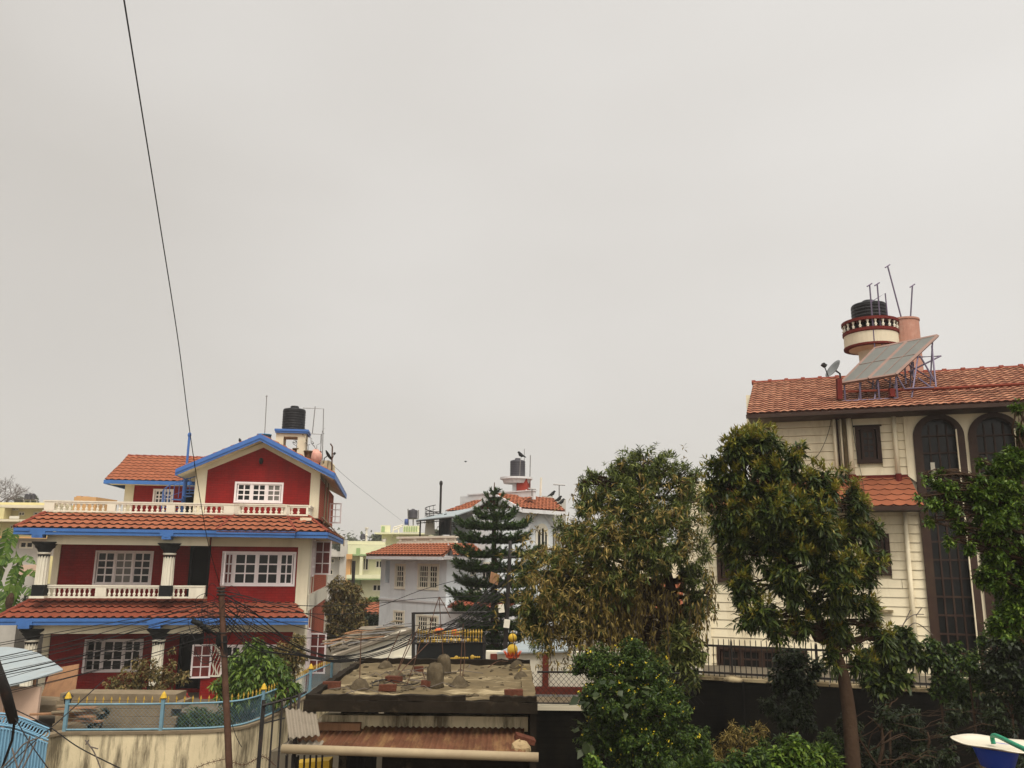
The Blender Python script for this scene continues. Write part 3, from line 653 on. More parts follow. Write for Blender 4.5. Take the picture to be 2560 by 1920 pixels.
# balustrades
yb = 1.2; h1 = Z(300, 1463, .62)-z1
balustrade(RH, [(X(104, 1480, .62), .62), (xw1-.02, .62)], z1+.02, h1-.02, 'white', [(0, .325, .39), (0, .90, 1.0)], .155)
h2 = Z(300, 1254, yb)-z2
pts = [(X(112, 1270, yb), 3.4), (X(112, 1270, yb), yb), (X(588, 1270, yb), yb), (X(600, 1270, yb-.25), yb-.2), (X(712, 1270, yb-.25), yb-.2), (X(722, 1270, yb), yb), (X(771, 1270, yb), yb), (X(771, 1270, yb)+.02, 2.6)]
def fr(pa, s0, s1): return (X(pa, 1270, yb)-pts[s0][0])/(pts[s1][0]-pts[s0][0])
balustrade(RH, pts, z2+.02, h2-.02, 'white', [(1, 0, fr(137, 1, 2)), (1, fr(269, 1, 2), fr(290, 1, 2)), (1, fr(417, 1, 2), fr(438, 1, 2)), (1, fr(560, 1, 2), 1.0), (2, 0, 1), (4, 0, 1), (5, .9, 1)], .175)
# gabled upper storey on the right
cg = 2.35; cf = 1.75
gl = X(489, 1200, cg); gr = X(800, 1200, cg); zg0 = z2
eL = p(439, 1174, cf); eA = p(651, 1086, cf); eR = p(837, 1184, cf)
slL = (eA.z-eL.z)/(eA.x-eL.x); slR = (eA.z-eR.z)/(eR.x-eA.x)
wg = rect((588, 1204), (706, 1259), cg)
rl, rr = X(517, 1200, cg), X(777, 1200, cg); rz = Z(518, 1175, cg); rz2 = Z(777, 1183, cg); ra = p(659, 1119, cg)
mb = MB(); mb.wall(rl, rr, zg0, min(rz, rz2), cg, cg+.2, [wg])
zz = min(rz, rz2); mb.prism([(rl, zz), (rr, zz), (rr, rz2+.001), (ra.x, ra.z), (rl, rz)], cg, cg+.2)
yGb = H.X(866, 1236, eR.x).y
mb.build('gable_wall', M['redwall'], RH)
sd_ = MB(); sd_.box(gr-.2, gr-.003, cg+.21, yGb-.5, zg0, Z(800, 1195, cg)); sd_.build('side_wall', M['redbrick'], RH)
mb = MB(); hL = eA.z-slL*(eA.x-gl)-.17; hR = eA.z-slR*(gr-eA.x)-.17
mb.prism([(gl, zg0), (rl-.001, zg0), (rl-.001, rz), (ra.x, ra.z+.002), (rr+.001, rz2), (rr+.001, zg0), (gr, zg0), (gr, hR), (ra.x, eA.z-.2), (gl, hL)], cg-.03, cg+.2)
mb.box(gl, gl+.2, cg+.202, 7.5, zg0, hL); mb.build('gable_trim', M['cream'], RH)
mb = MB(); th = .17     # two-step blue verge boards
for k, (y0, y1, d0, d1_) in enumerate(((cf-.03, cf+.05, 0, .12), (cf, cf+.05, .122, .21))):
    mb.prism([(eL.x, eL.z-d0+.02), (eA.x, eA.z-d0+.02), (eR.x, eR.z-d0+.02), (eR.x, eR.z-d1_), (eA.x, eA.z-d1_-.02), (eL.x, eL.z-d1_)], y0, y1)
mb.prismx([(cf+.052, eR.z), (cf+.052, eR.z-.2), (yGb, eR.z-.2), (yGb, eR.z)], eR.x-.05, eR.x+.02)
mb.prismx([(cf+.052, eL.z), (cf+.052, eL.z-.2), (7.2, eL.z-.2), (7.2, eL.z)], eL.x-.02, eL.x+.05)
mb.build('verge_board', M['bluepure'], RH)
mb = MB(); mb.slab([(eL.x+.05, cf+.06, eL.z-.16), (eA.x, cf+.06, eA.z-.16), (eA.x, yGb, eA.z-.16), (eL.x+.05, yGb, eL.z-.16)], .03)
mb.slab([(eA.x, cf+.06, eA.z-.16), (eR.x-.05, cf+.06, eR.z-.16), (eR.x-.05, yGb, eR.z-.16), (eA.x, yGb, eA.z-.16)], .03)
mb.build('soffit', M['cream'], RH)
mb = MB()
for s_, e_ in ((1, eL), (-1, eR)):
    utv = Vector((eA.x-e_.x, 0, eA.z-e_.z)); T = utv.length
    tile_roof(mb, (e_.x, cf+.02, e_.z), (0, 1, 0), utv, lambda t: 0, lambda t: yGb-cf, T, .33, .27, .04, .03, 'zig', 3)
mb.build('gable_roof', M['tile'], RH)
window(RH, *wg, cg, 3, 2, 3, gm=('glass', 'glass', 'glassgrey'), fw=.07)
casement(RH, (gr+.02, H.X(824, 1250, gr).y), -.05, .52, Z(824, 1301, 5.6), Z(824, 1246, 5.6), 2, 3, 'lilac', 'casement of the top floor standing open beyond the side wall', glass=None)
a = p(654, 1152, cg); MB().lathe((a.x, cg-.12, a.z), [(.02, .10), (.07, .06), (.08, -.04), (.05, -.12), (.01, -.14)], 10).build('wall_lamp', M['black'], RH, True)
mb = MB()
for px_ in (812, 819): a = H.X(px_, 1190, gr); mb.tube([(gr+.06, a.y, zg0-.1), (gr+.06, a.y, hR)], .035, 6)
a = H.X(832, 1325, xw2+.4); mb.tube([(gr+.06, 3.6, zg0+.1), (xR2-.3, yS-.9, zE2+.3), (xR2+.05, yS-.9, zE2+.08), (xR2+.06, yS-.9, zE2-.3)], .03, 6)
mb.build('drain_pipe', M['pipe'], RH)
# left upper wing
cw = 5.2; cwf = 4.5
lw0, lw1 = X(312, 1230, cw), gl+.3; fl = p(262, 1199, cwf); zf = fl.z
wA = rect((384, 1222), (432, 1262), cw); dA = (X(462, 1230, cw), X(487, 1230, cw), z2, Z(470, 1222, cw))
mb = MB(); mb.wall(X(335, 1230, cw), lw1, z2, zf-.05, cw, cw+.2, [wA, dA]); mb.build('wing_wall', M['redwall'], RH)
mb = MB(); mb.box(lw0, X(335, 1230, cw)-.002, cw-.03, cw+.25, z2, zf-.05); mb.box(lw0, lw0+.2, cw+.252, 9, z2, zf-.05); mb.build('wing_trim', M['cream'], RH)
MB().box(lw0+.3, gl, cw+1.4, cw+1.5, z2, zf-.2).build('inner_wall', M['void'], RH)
window(RH, *wA, cw, 2, 2, 3)
mb = MB(); mb.box(dA[0]-.06, dA[0], cw-.02, cw+.1, z2, dA[3]); mb.box(dA[1], dA[1]+.06, cw-.02, cw+.1, z2, dA[3]); mb.build('door', M['lilac'], RH)
tl = p(320, 1139, cwf+1.7); utv = Vector((0, 1.7, tl.z-zf)); T = utv.length; mb = MB()
xrw = X(560, 1200, cwf)
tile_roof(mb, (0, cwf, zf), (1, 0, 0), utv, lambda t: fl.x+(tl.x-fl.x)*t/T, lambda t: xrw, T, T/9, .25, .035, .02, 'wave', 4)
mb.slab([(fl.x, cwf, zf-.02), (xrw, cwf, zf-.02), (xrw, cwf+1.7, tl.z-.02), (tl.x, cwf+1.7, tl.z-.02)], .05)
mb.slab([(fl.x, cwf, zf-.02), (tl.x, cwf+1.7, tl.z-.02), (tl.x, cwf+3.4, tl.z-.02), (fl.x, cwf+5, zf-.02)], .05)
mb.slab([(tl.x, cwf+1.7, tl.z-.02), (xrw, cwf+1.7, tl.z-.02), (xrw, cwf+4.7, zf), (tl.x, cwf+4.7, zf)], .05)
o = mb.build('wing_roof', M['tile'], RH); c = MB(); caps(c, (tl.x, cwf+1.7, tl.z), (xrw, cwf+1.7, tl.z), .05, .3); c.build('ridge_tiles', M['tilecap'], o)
mb = MB(); mb.box(fl.x-.02, xrw, cwf-.06, cwf+.02, zf-.15, zf-.01); mb.box(fl.x-.04, fl.x+.04, cwf+.022, cwf+5, zf-.15, zf-.012); mb.build('eaves_band', M['blue'], RH)
MB().slab([(fl.x+.05, cwf+.03, zf-.1), (xrw, cwf+.03, zf-.1), (xrw, cw+.1, zf-.1), (fl.x+.05, cw+.1, zf-.1)], .03).build('soffit', M['cream'], RH)
# spiral stair on the terrace
sx = p(459, 1250, 3.2); top = Z(462, 1083, 3.2); SS = thing('spiral_staircase', 'blue painted steel spiral stair on the roof terrace of the red house', 'spiral stair', H.w(sx.x, 3.2, z2+.02), H.a)
mb = MB(); hh = top-z2; mb.tube([(0, 0, 0), (0, 0, hh-1.2)], .075, 10); mb.tube([(0, 0, hh-1.2), (0, 0, hh-.12)], .045, 8); mb.ball((0, 0, hh-.08), .07, .07, .1); mb.build('pole', M['bluepure'], SS)
ns = 8
for k in range(ns):
    a = R(175+k*29); zz = .2+k*.13; u = Vector((math.cos(a), math.sin(a), 0)); v = Vector((-u.y, u.x, 0)); t = MB()
    t.slab([u*.06-v*.02+Vector((0, 0, zz)), u*.72-v*.17+Vector((0, 0, zz)), u*.72+v*.17+Vector((0, 0, zz)), u*.06+v*.02+Vector((0, 0, zz))], .03); t.build('step', M['bluepure'], SS)
hr = MB(); pl = []
for k in range(34):
    a = R(170+k*7); zz = .15+k*.034; q = Vector((.74*math.cos(a), .74*math.sin(a), zz+.6)); pl.append(q)
    if k % 2 == 0: hr.tube([q-Vector((0, 0, .6)), q], .011, 4)
hr.tube(pl, .02, 6); hr.tube([q-Vector((0, 0, .42)) for q in pl], .01, 4); hr.build('handrail', M['bluepure'], SS)
# things on the red house roof
tk = p(733, 1078, 4.0); zs = tk.z; t = thing('tank_stand', 'cream concrete tank stand with a blue slab on two legs above the red gable', 'tank stand', H.w(tk.x, 4.0, z2+.02), H.a)
wS = X(770, 1080, 4)-X(690, 1080, 4); mb = MB(); mb.box(-wS/2, wS/2, -.55, .55, zs-z2-.17, zs-z2-.02); mb.box(-wS/2-.03, wS/2+.03, -.58, .58, zs-z2-.10, zs-z2-.021); mb.build('slab', M['bluepure'], t)
for a, b in ((693, 712), (747, 767)):
    x0, x1 = X(a, 1100, 4)-tk.x, X(b, 1100, 4)-tk.x
    for y0, y1 in ((-.45, -.2), (.2, .45)): MB().box(x0, x1, y0, y1, 0, zs-z2-.172).build('leg', M['cream'], t)
MB().box(-wS/2+.1, wS/2-.1, -.44, .44, zs-z2-.3, zs-z2-.173).build('beam', M['cream'], t)
ht = Z(733, 1019, 4)-zs
water_tank('water_tank', 'large black ribbed water tank on the blue slab above the red gable', H.w(tk.x, 4.0, zs-.015), PX(29.5, 32), ht)
b = p(660, 1098, 4.2); mb = MB(); mb.lathe((0, 0, 0), [(.24, -1.3), (.27, -.4), (.27, 0), (.285, .0), (.285, .03), (.25, .03), (.25, -.1), (.001, -.1)], 18)
tag(mb.build('barrel', mat('sky blue plastic', (.05, .22, .42), .5, .1, 4), None, True, H.w(b.x, 4.2, b.z+.16)), 'sky blue plastic barrel showing behind the apex of the red gable', 'barrel')
def pole_run(name, label, cat, pts, r, m='steel', group=None, parent=None):
    base = Vector(pts[0][0]) if isinstance(pts[0], list) else Vector(pts[0])
    runs = pts if isinstance(pts[0], list) else [pts]; mb = MB()
    for q in runs: mb.tube([Vector(v)-base for v in q], r, 6)
    return tag(mb.build(name, M[m], None, False, base), label, cat, group)
def hw(px, py, c): q = p(px, py, c); return H.w(q.x, q.y, q.z)
pole_run('antenna', 'thin bare aerial rod rising behind the apex of the red gable', 'antenna', [[hw(661, 1100, 4), hw(667, 988, 4)], [hw(664, 992, 4), hw(669, 990, 4)]], .016)
pole_run('pipe_frame', 'tall thin water pipes beside the black tank above the red gable', 'pipes', [[hw(806, 1150, 4.2), hw(809, 1022, 4.2), hw(757, 1020, 4.2)], [hw(781, 1083, 4.2), hw(788, 1016, 4.2)], [hw(772, 1084, 4.2), hw(804, 1086, 4.2), hw(801, 1140, 4.2)]], .018)
pole_run('iron_post', 'rusty iron post with a bent top at the right corner of the red house roof', 'post', [[hw(829, 1180, 4.2), hw(831, 1117, 4.2), hw(826, 1109, 4.2)]], .03, 'polerust')
pole_run('red_pole', 'short red post leaning by the sack on the red house roof', 'post', [[hw(799, 1170, 3.9), hw(801, 1128, 3.9)]], .035, 'dkred')
a = p(803, 1150, 4.3); b_ = p(829, 1180, 4.3); mb = MB(); mb.prism([(0, 0), (b_.x-a.x+.05, -.1), (b_.x-a.x+.02, .35), (b_.x-a.x-.12, .5), (0, .5)], 0, .5)
tag(mb.build('parapet_stub', M['creamdirty'], None, False, H.w(a.x, 4.3, b_.z-.05)), 'stained cream stub of parapet at the right end of the red house roof', 'parapet')
def dish(name, label, c, r, az, el, m='dish', arm=.5):
    t = thing(name, label, 'satellite dish', c, 0, 'satellite dishes'); d = Vector((math.cos(az)*math.cos(el), math.sin(az)*math.cos(el), math.sin(el))); q = d.to_track_quat('Z', 'Y').to_matrix().to_4x4()
    mb = MB(); mb.lathe((0, 0, 0), [(.001, 0), (r*.4, r*.04), (r*.75, r*.14), (r, r*.26), (r*1.01, r*.24), (r*.75, r*.11), (r*.4, r*.01), (.001, -.02)], 20); mb.v = [tuple(q @ Vector(v)) for v in mb.v]
    mb.build('reflector', M[m], t, True)
    mb = MB(); low = q @ Vector((0, -r*.95, r*.24)); f = q @ Vector((0, -r*.25, r*1.15)); mb.tube([low, f], .013, 5); mb.ball(f, .045, .045, .06); mb.obox(f, q.to_3x3() @ Vector((.05, 0, 0)), q.to_3x3() @ Vector((0, .035, 0)), q.to_3x3() @ Vector((0, 0, .05))); mb.build('feed_arm', M['iron'], t)
    mb = MB(); bk = q @ Vector((0, 0, -.03)); mb.tube([bk, bk-d*.12, bk-d*.14-Vector((0, 0, arm))], .022, 6); mb.build('bracket', M['iron'], t); return t
dish('satellite_dish', 'small black satellite dish tilted on the parapet stub of the red house', hw(819, 1140, 4.3), .24, R(20), R(35), 'black', .2)
def sprig(name, label, pot, h, seed, mts='dark', n=18, potm='conc', r=.16, cat='potted plant'):
    t = thing(name, label, cat, pot, 0, 'potted plants'); rg = random.Random(seed)
    MB().lathe((0, 0, 0), [(r*.7, 0), (r, .3), (r*1.1, .3), (r*1.1, .34), (r*.9, .34), (r*.9, .3), (.001, .3)], 12).build('pot', M[potm], t, True)
    mb = MB(); P = []; D = []
    for k in range(3):
        e_ = Vector((rg.uniform(-.5, .5)*h, rg.uniform(-.4, .4)*h, h*rg.uniform(.5, 1)+.3)); q = limb(mb, (0, 0, .3), e_, .010, .004, rg, .15, sides=4)
        for v in q[4:]:
            for _ in range(max(1, n//8)): P.append(v); D.append((rg.gauss(0, 1), rg.gauss(0, 1), rg.gauss(0, .6)))
    mb.build('stem', M['barkgrey'], t); leaf_obj('foliage', LM[mts], P, D, .11, .025, parent=t, seed=seed); return t
sprig('potted_plant', 'thin bare potted plant below the tank slab, left of the sack', hw(769, 1149, 3.6), .8, 3, n=8)
sprig('potted_plant', 'scraggly potted plant between the legs of the blue-topped tank stand', hw(741, 1143, 3.7), .6, 4, n=10)
sprig('potted_plant', 'leggy potted shrub rising behind the red and white sack', hw(792, 1150, 4.0), 1.1, 5, n=8)
mb = MB(); mb.ball((0, 0, .25), .25, .22, .3, 12, 8, .08, rnd); tag(mb.build('sack', mat('striped sack', (.52, .30, .24), .9, .3, 8, dirt=(.5, .05, .04), dscale=9, damt=.9, stretch=(5, 1, .5)), None, True, hw(788, 1158, 3.7)), 'faded red and white striped sack on the red house roof edge', 'sack')
def torus(mb, c, R_, r_, n=20, m=6, tilt=None):
    pts = [Vector((R_*math.cos(2*math.pi*i/n), R_*math.sin(2*math.pi*i/n), 0)) for i in range(n+1)]
    if tilt: pts = [tilt @ q for q in pts]
    mb.tube([Vector(c)+q for q in pts], r_, m, False)
qq = p(772, 1304, .55); sl = math.atan2(z2-zE2, yT); mb = MB(); torus(mb, (0, 0, 0), .105, .02, tilt=Matrix.Rotation(sl, 3, 'X'))
tag(mb.build('hose_coil', M['black'], None, True, H.w(qq.x, .55, zE2+(z2-zE2)*.55/yT+.09)), 'small black ring of hose lying on the orange tiles of the red house', 'hose ring')
# ------------------------------------------------------------------ cream boarded house on the right
B = Fr(2150, 19.5, -20, 0)
q = B.P
def bx(px, py, c=0): return q(px, py, c).x
def bz(px, py, c=0): return q(px, py, c).z
BH = thing('boarded_house', 'tall cream house with horizontal boards, two long brown arched windows and a red tiled roof', 'house', B.o, B.a)
zb0 = bz(2150, 1700); zs_t = bz(2150, 1193); zs_b = bz(2200, 1262, -.85); zev = bz(2200, 1022, -.75)
xa = bx(1937, 1150); xb = bx(2266, 1150); xq = bx(1700, 1500); xe = bx(2620, 1200)
win1 = (bx(2136, 1065), bx(2199, 1065), bz(2150, 1159), bz(2150, 1066))
win2 = (bx(2160, 1340), bx(2222, 1340), bz(2190, 1438), bz(2190, 1334))
win3 = (bx(1792, 1400), bx(1862, 1400), bz(1820, 1456), bz(1820, 1380))
win4 = (bx(1793, 1650), bx(2020, 1650), zb0+.05, bz(1850, 1617))
def boards(mb, x0, x1, z0, z1, hs, h=.205):
    n = int(round((z1-z0)/h)); h = (z1-z0)/n
    for k in range(n):
        a = z0+k*h; b = a+h; seg = [(x0, x1)]
        cutz = [hh for hh in hs if hh[2] < (a+b)/2 < hh[3]]
        for hh in cutz: seg = [s for (u, v) in seg for s in ((u, min(v, hh[0])), (max(u, hh[1]), v)) if s[1]-s[0] > .01]
        for u, v in seg:
            for w_ in np.arange(u, v, 3.4):
                e_ = min(w_+3.39, v); mb.cur = rnd.random()
                mb.prismx([(-.030, a+.006), (-.012, b-.004), (.05, b-.004), (.05, a+.006)], w_, e_)
bw = MB(); boards(bw, xa, xb, zs_t+.02, zev+.15, [win1]); bw.build('board_wall', M['board'], BH)
bw = MB(); xb2 = bx(2322, 1450); boards(bw, xq, xb2, zb0, zs_b+.2, [win2, win3, win4]); bw.build('board_wall', M['board'], BH)
mb = MB(); mb.wall(xq, xb2, zb0, zs_t, .052, .25, [win2, win3, win4]); mb.wall(xa, xb, zs_t, zev+.2, .053, .25, [win1])
mb.box(xa-.06, xa+.05, -.06, .2, zs_t, zev+.1)
lx = bx(1868, 1080, 1.2); mb.box(lx, bx(1936, 1080, 1.2)+.3, 1.2, 1.4, zs_t-2, zev+.3); mb.box(xa-.055, xa-.005, .21, 1.19, zs_t, zev+.2)
mb.box(xq+.0, xq+.2, .26, 7.9, zb0, zs_t); mb.box(lx, lx+.2, 1.41, 7.9, zs_t-.1, zev+.9)
mb.box(xq+.01, xa, .26, 7.8, zs_t-.06, zs_t-.01)
mb.build('frame_wall', M['board'], BH)
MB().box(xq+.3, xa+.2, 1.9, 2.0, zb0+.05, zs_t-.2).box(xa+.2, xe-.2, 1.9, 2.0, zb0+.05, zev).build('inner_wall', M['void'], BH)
def arch_pts(x0, x1, z0, zt, n=14):
    r = (x1-x0)/2; cx = (x0+x1)/2; return [(x1, z0)]+[(cx+r*math.cos(math.pi*k/n), zt-r+r*math.sin(math.pi*k/n)) for k in range(n+1)]+[(x0, z0)]
A1 = dict(o=(bx(2300, 1300), bx(2431, 1300)), i=(bx(2322, 1300), bx(2413, 1300)), zt=bz(2343, 1036), zi=bz(2343, 1048))
A2 = dict(o=(bx(2440, 1300), bx(2580, 1300)), i=(bx(2462, 1300), bx(2562, 1300)), zt=bz(2475, 1033), zi=bz(2475, 1044))
zab = bz(2400, 1692)
mb = MB(); cyf, cyb = -.06, .25
def ring(mb, outer, inner, y0, y1):   # outer and inner have the same number of points
    n = len(outer)
    for i in range(n-1):
        a, b, c, d = outer[i], outer[i+1], inner[i+1], inner[i]
        mb.poly([(a[0], y0, a[1]), (b[0], y0, b[1]), (c[0], y0, c[1]), (d[0], y0, d[1])])
        mb.poly([(d[0], y0, d[1]), (c[0], y0, c[1]), (c[0], y1, c[1]), (d[0], y1, d[1])])
        mb.poly([(a[0], y0, a[1]), (a[0], y1, a[1]), (b[0], y1, b[1]), (b[0], y0, b[1])])
# plaster face with two arched openings
top = zev+.25
xA = xb+.001
for k, (A, xl_, xr_) in enumerate(((A1, xA, (A1['o'][1]+A2['o'][0])/2), (A2, (A1['o'][1]+A2['o'][0])/2, xe))):
    ap = arch_pts(A['o'][0], A['o'][1], zab, A['zt']); n = len(ap)
    for i in range(n-1):
        a, b = ap[i], ap[i+1]
        if i == 0 or i == n-2: continue
        mb.poly([(a[0], cyf, a[1]), (b[0], cyf, b[1]), (b[0], cyf, top), (a[0], cyf, top)])
    zl0 = zab-.3
    # beside the opening
    if k == 0:
        mb.poly([(xl_, cyf, zs_t+.0), (A['o'][0], cyf, zs_t-.15), (A['o'][0], cyf, top), (xl_, cyf, top)]); mb.poly([(xl_, cyf, zs_t), (xl_, .2, zs_t), (xl_, .2, top), (xl_, cyf, top)])
        mb.poly([(xb2+.001, cyf, zl0), (A['o'][0], cyf, zl0), (A['o'][0], cyf, zs_t-.15), (xb2+.001, cyf, zs_t-.15)])
    else: mb.poly([(xl_, cyf, zl0), (A['o'][0], cyf, zl0), (A['o'][0], cyf, top), (xl_, cyf, top)])
    mb.poly([(A['o'][1], cyf, zl0), (xr_, cyf, zl0), (xr_, cyf, top), (A['o'][1], cyf, top)])
    mb.poly([(A['o'][0], cyf, zl0), (A['o'][1], cyf, zl0), (A['o'][1], cyf, zab), (A['o'][0], cyf, zab)])
mb.build('arcade_wall', M['board'], BH)
for A in (A1, A2):
    m = MB(); ring(m, arch_pts(A['o'][0], A['o'][1], zab, A['zt'], 20), arch_pts(A['i'][0], A['i'][1], zab, A['zi'], 20), cyf-.05, cyb)
    o = m.build('arched_window', M['brown'], BH)
    m = MB(); ip = arch_pts(A['i'][0], A['i'][1], zab, A['zi'], 16); m.prism(ip, .16, .18); m.build('pane', M['glass'], o)
    m = MB(); w_ = A['i'][1]-A['i'][0]; spr = A['zi']-w_/2
    for k in range(1, 4): xx = A['i'][0]+w_*k/4; m.box(xx-.018, xx+.018, .11, .158, zab, spr+w_*.35)
    z_ = spr; 
    while z_ > zab: m.box(A['i'][0], A['i'][1], .105, .156, z_-.02, z_+.02); z_ -= .40
    m.build('glazing_bar', M['brown'], o)
    m = MB(); m.box(A['i'][0], A['i'][0]+.0, 0, 0, 0, 0) if False else None
    m.tube([(A['i'][1]-.02, -.13, zab), (A['i'][1]-.02, -.13, spr+.1)], .018, 5); m.build('drain_pipe', M['board'], o)
m = MB(); xx = bx(2353, 1170); m.box(bx(2328, 1170), bx(2339, 1170), .08, .09, bz(2335, 1185), bz(2335, 1155)); m.box(bx(2330, 1170), bx(2340, 1170), .08, .09, bz(2340, 1208), bz(2340, 1188)); m.build('paper_notice', M['white'], BH)
for wn, pn, cc, rr_ in ((win1, 1, 2, 4), (win2, 1, 2, 4), (win3, 1, 2, 3), (win4, 4, 2, 2)):
    window(BH, *wn, -.03, pn, cc, rr_, fm='brown', fw=.09 if wn is not win4 else .07, d=.2, gm=('glass',), name='window')
MB().box(win1[0]-.04, win1[1]+.04, -.05, -.031, win1[3]-.02, win1[3]+.02).build('window_head', M['brown'], BH)
# rain pipes
for i, (px_, r, mm) in enumerate(((2089, .035, 'board'), (2097, .022, 'brown'), (2106, .022, 'board'), (2114, .05, 'conc'), (2126, .062, 'board'), (2240, .05, 'board'))):
    a = bx(px_, 1130); m = MB(); m.tube([(a, -.11, zs_t-.05 if r > .03 else zs_t+.02), (a, -.11, zev+.05)], r, 8); o = m.build('rain_pipe', M[mm], BH, True)
    if r > .045 and mm != 'conc': m = MB(); m.tube([(a, -.12, zs_t-.13), (a, -.12, zs_t+.05)], r*1.35, 8); m.build('pipe_shoe', M['dkred'], o)
a = bx(2266, 1350); MB().tube([(a, -.1, zb0), (a, -.1, zs_b-.1)], .05, 8).build('rain_pipe', M['board'], BH, True)
MB().box(xa, xb, -.05, -.01, zs_t-.03, zs_t+.035).build('flashing', M['dkred'], BH)
# tiled strip between the storeys
x0s = bx(1772, 1230, -.4); x1t = bx(2272, 1193); x1b = bx(2309, 1262, -.85); mb = MB(); ut = Vector((0, .85, zs_t-zs_b)); T = ut.length
tile_roof(mb, (0, -.85, zs_b), (1, 0, 0), ut, lambda t: x0s, lambda t: x1b+(x1t-x1b)*t/T, T, T/5.5, .245, .0, .022, 'scale', 6)
mb.slab([(x0s, -.85, zs_b-.025), (x1b, -.85, zs_b-.025), (x1t, .0, zs_t-.025), (x0s, 0, zs_t-.025)], .05)
o = mb.build('tile_strip', M['tile'], BH)
mb = MB(); mb.box(x0s, x1b+.01, -.90, -.80, zs_b-.12, zs_b-.03); mb.box(x0s, x1b, -.79, -.04, zs_b-.12, zs_b-.09); mb.build('strip_fascia', M['brown'], BH)
# main roof
e0 = q(1866, 1030, -.75); e1 = q(2580, 1001, -.75); cR = 2.6
r0 = q(1866, 958, cR); r1 = q(2552, 918, cR); r1x = r1.x; xR_ = xe+.6; zr = q(2200, 938, cR).z
zev2 = q(2200, 1019, -.75).z
ut = Vector((0, cR+.75, zr-zev2)); T = ut.length; xl_ = e0.x; mb = MB()
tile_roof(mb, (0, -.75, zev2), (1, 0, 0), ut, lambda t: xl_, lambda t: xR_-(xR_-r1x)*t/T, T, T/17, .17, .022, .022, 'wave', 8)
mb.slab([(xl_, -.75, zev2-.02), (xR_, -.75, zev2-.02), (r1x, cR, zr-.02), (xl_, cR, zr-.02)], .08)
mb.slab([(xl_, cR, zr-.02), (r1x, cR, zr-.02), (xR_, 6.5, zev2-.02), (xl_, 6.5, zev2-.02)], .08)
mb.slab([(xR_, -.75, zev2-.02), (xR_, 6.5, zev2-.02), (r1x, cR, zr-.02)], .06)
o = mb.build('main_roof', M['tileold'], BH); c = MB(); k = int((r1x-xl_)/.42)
c.tube([(xl_, cR, zr+.0), (r1x, cR, zr+.0)], .045, 8)
for i in range(k+1): xx = xl_+(r1x-xl_)*i/k; c.tube([(xx-.05, cR, zr), (xx+.05, cR, zr)], .075, 8)
caps(c, (xR_, -.75, zev2+.03), (r1x, cR, zr+.02), .05, .42); c.build('ridge_tiles', M['tilecap'], o)
mb = MB(); mb.box(xl_-.01, xR_, -.80, -.70, zev2-.11, zev2-.025); mb.box(xl_+.03, xR_, -.69, 1.3, zev2-.12, zev2-.08); mb.prismx([(-.75, zev2-.11), (-.75, zev2-.03), (cR, zr-.06), (cR, zr-.16)], xl_-.005, xl_+.025); mb.build('fascia', M['brown'], BH)
def roofz(y): return zev2+(zr-zev2)*(y+.75)/(cR+.75)
def bw_(px, py, c): v = q(px, py, c); return B.w(v.x, v.y, v.z)
# small pieces fixed to the wall
a = q(2230, 1525, -.05); tag(MB().slab([(-.28, -.14, 0), (.02, -.14, 0), (.02, .02, 0), (-.28, .02, 0)], .05).build('wall_ledge', M['conc'], BH, False, (a.x, 0, a.z)), None, None)
# water tower on the roof
tw = bw_(2176, 830, 3.6); TW = thing('roof_tower', 'round cream balcony with white balusters and red bands on the right roof', 'tower', tw, B.a)
Yt = 3.6+19; rr_ = PX(67, tw.y); base = roofz(2.6)-tw.z
def zz(py): return W(2176, py, tw.y).z-tw.z
mb = MB(); mb.lathe((0, 0, 0), [(rr_*.45, base), (rr_*.5, zz(880)), (rr_*.96, zz(872)), (rr_*1.0, zz(868)), (rr_*1.0, zz(838)), (rr_*.9, zz(838)), (.001, zz(838))], 36); mb.build('drum', M['cream'], TW, False)
mb = MB(); mb.lathe((0, 0, 0), [(rr_*.95, zz(874)), (rr_*1.03, zz(873)), (rr_*1.03, zz(869)), (rr_*.99, zz(868))], 36); mb.lathe((0, 0, 0), [(rr_*1.0, zz(841)), (rr_*1.04, zz(839)), (rr_*1.04, zz(832)), (rr_*.9, zz(830))], 36)
mb.lathe((0, 0, 0), [(rr_*.9, zz(814)), (rr_*1.06, zz(814)), (rr_*1.06, zz(807)), (rr_*.9, zz(806))], 36); mb.build('red_band', M['dkred'], TW)
hb = zz(814)-zz(831); pb = None
for k in range(22):
    a = 2*math.pi*k/22; l = Vector((rr_*.98*math.cos(a), rr_*.98*math.sin(a), zz(831)))
    pb = pb or baluster_mesh(hb, .8).build('baluster', M['white'], TW, True, l)
    if pb.parent and k: clone(pb, TW, l)
tl_ = bw_(2175, 810, 3.6)
water_tank('water_tank', 'wide black water tank inside the round roof balcony of the boarded house', Vector((tl_.x, tl_.y, W(2175, 832, tl_.y).z)), PX(45, tl_.y), W(2175, 758, tl_.y).z-W(2175, 832, tl_.y).z)
cy = bw_(2262, 850, 3.9); mb = MB(); zt_ = W(2262, 801, cy.y).z-cy.z
mb.lathe((0, 0, 0), [(PX(38, cy.y), base-.4), (PX(38, cy.y), zt_-.06), (PX(40, cy.y), zt_-.05), (PX(40, cy.y), zt_), (.001, zt_)], 28)
tag(mb.build('stair_turret', M['pinkbrick'], None, False, cy), 'pink tiled round stair turret beside the tank balcony', 'turret')
def capped(pts_top, ang): 
    a = pts_top; return [[a-Vector((.13, .0, .03)), a+Vector((.13, 0, .05))]]
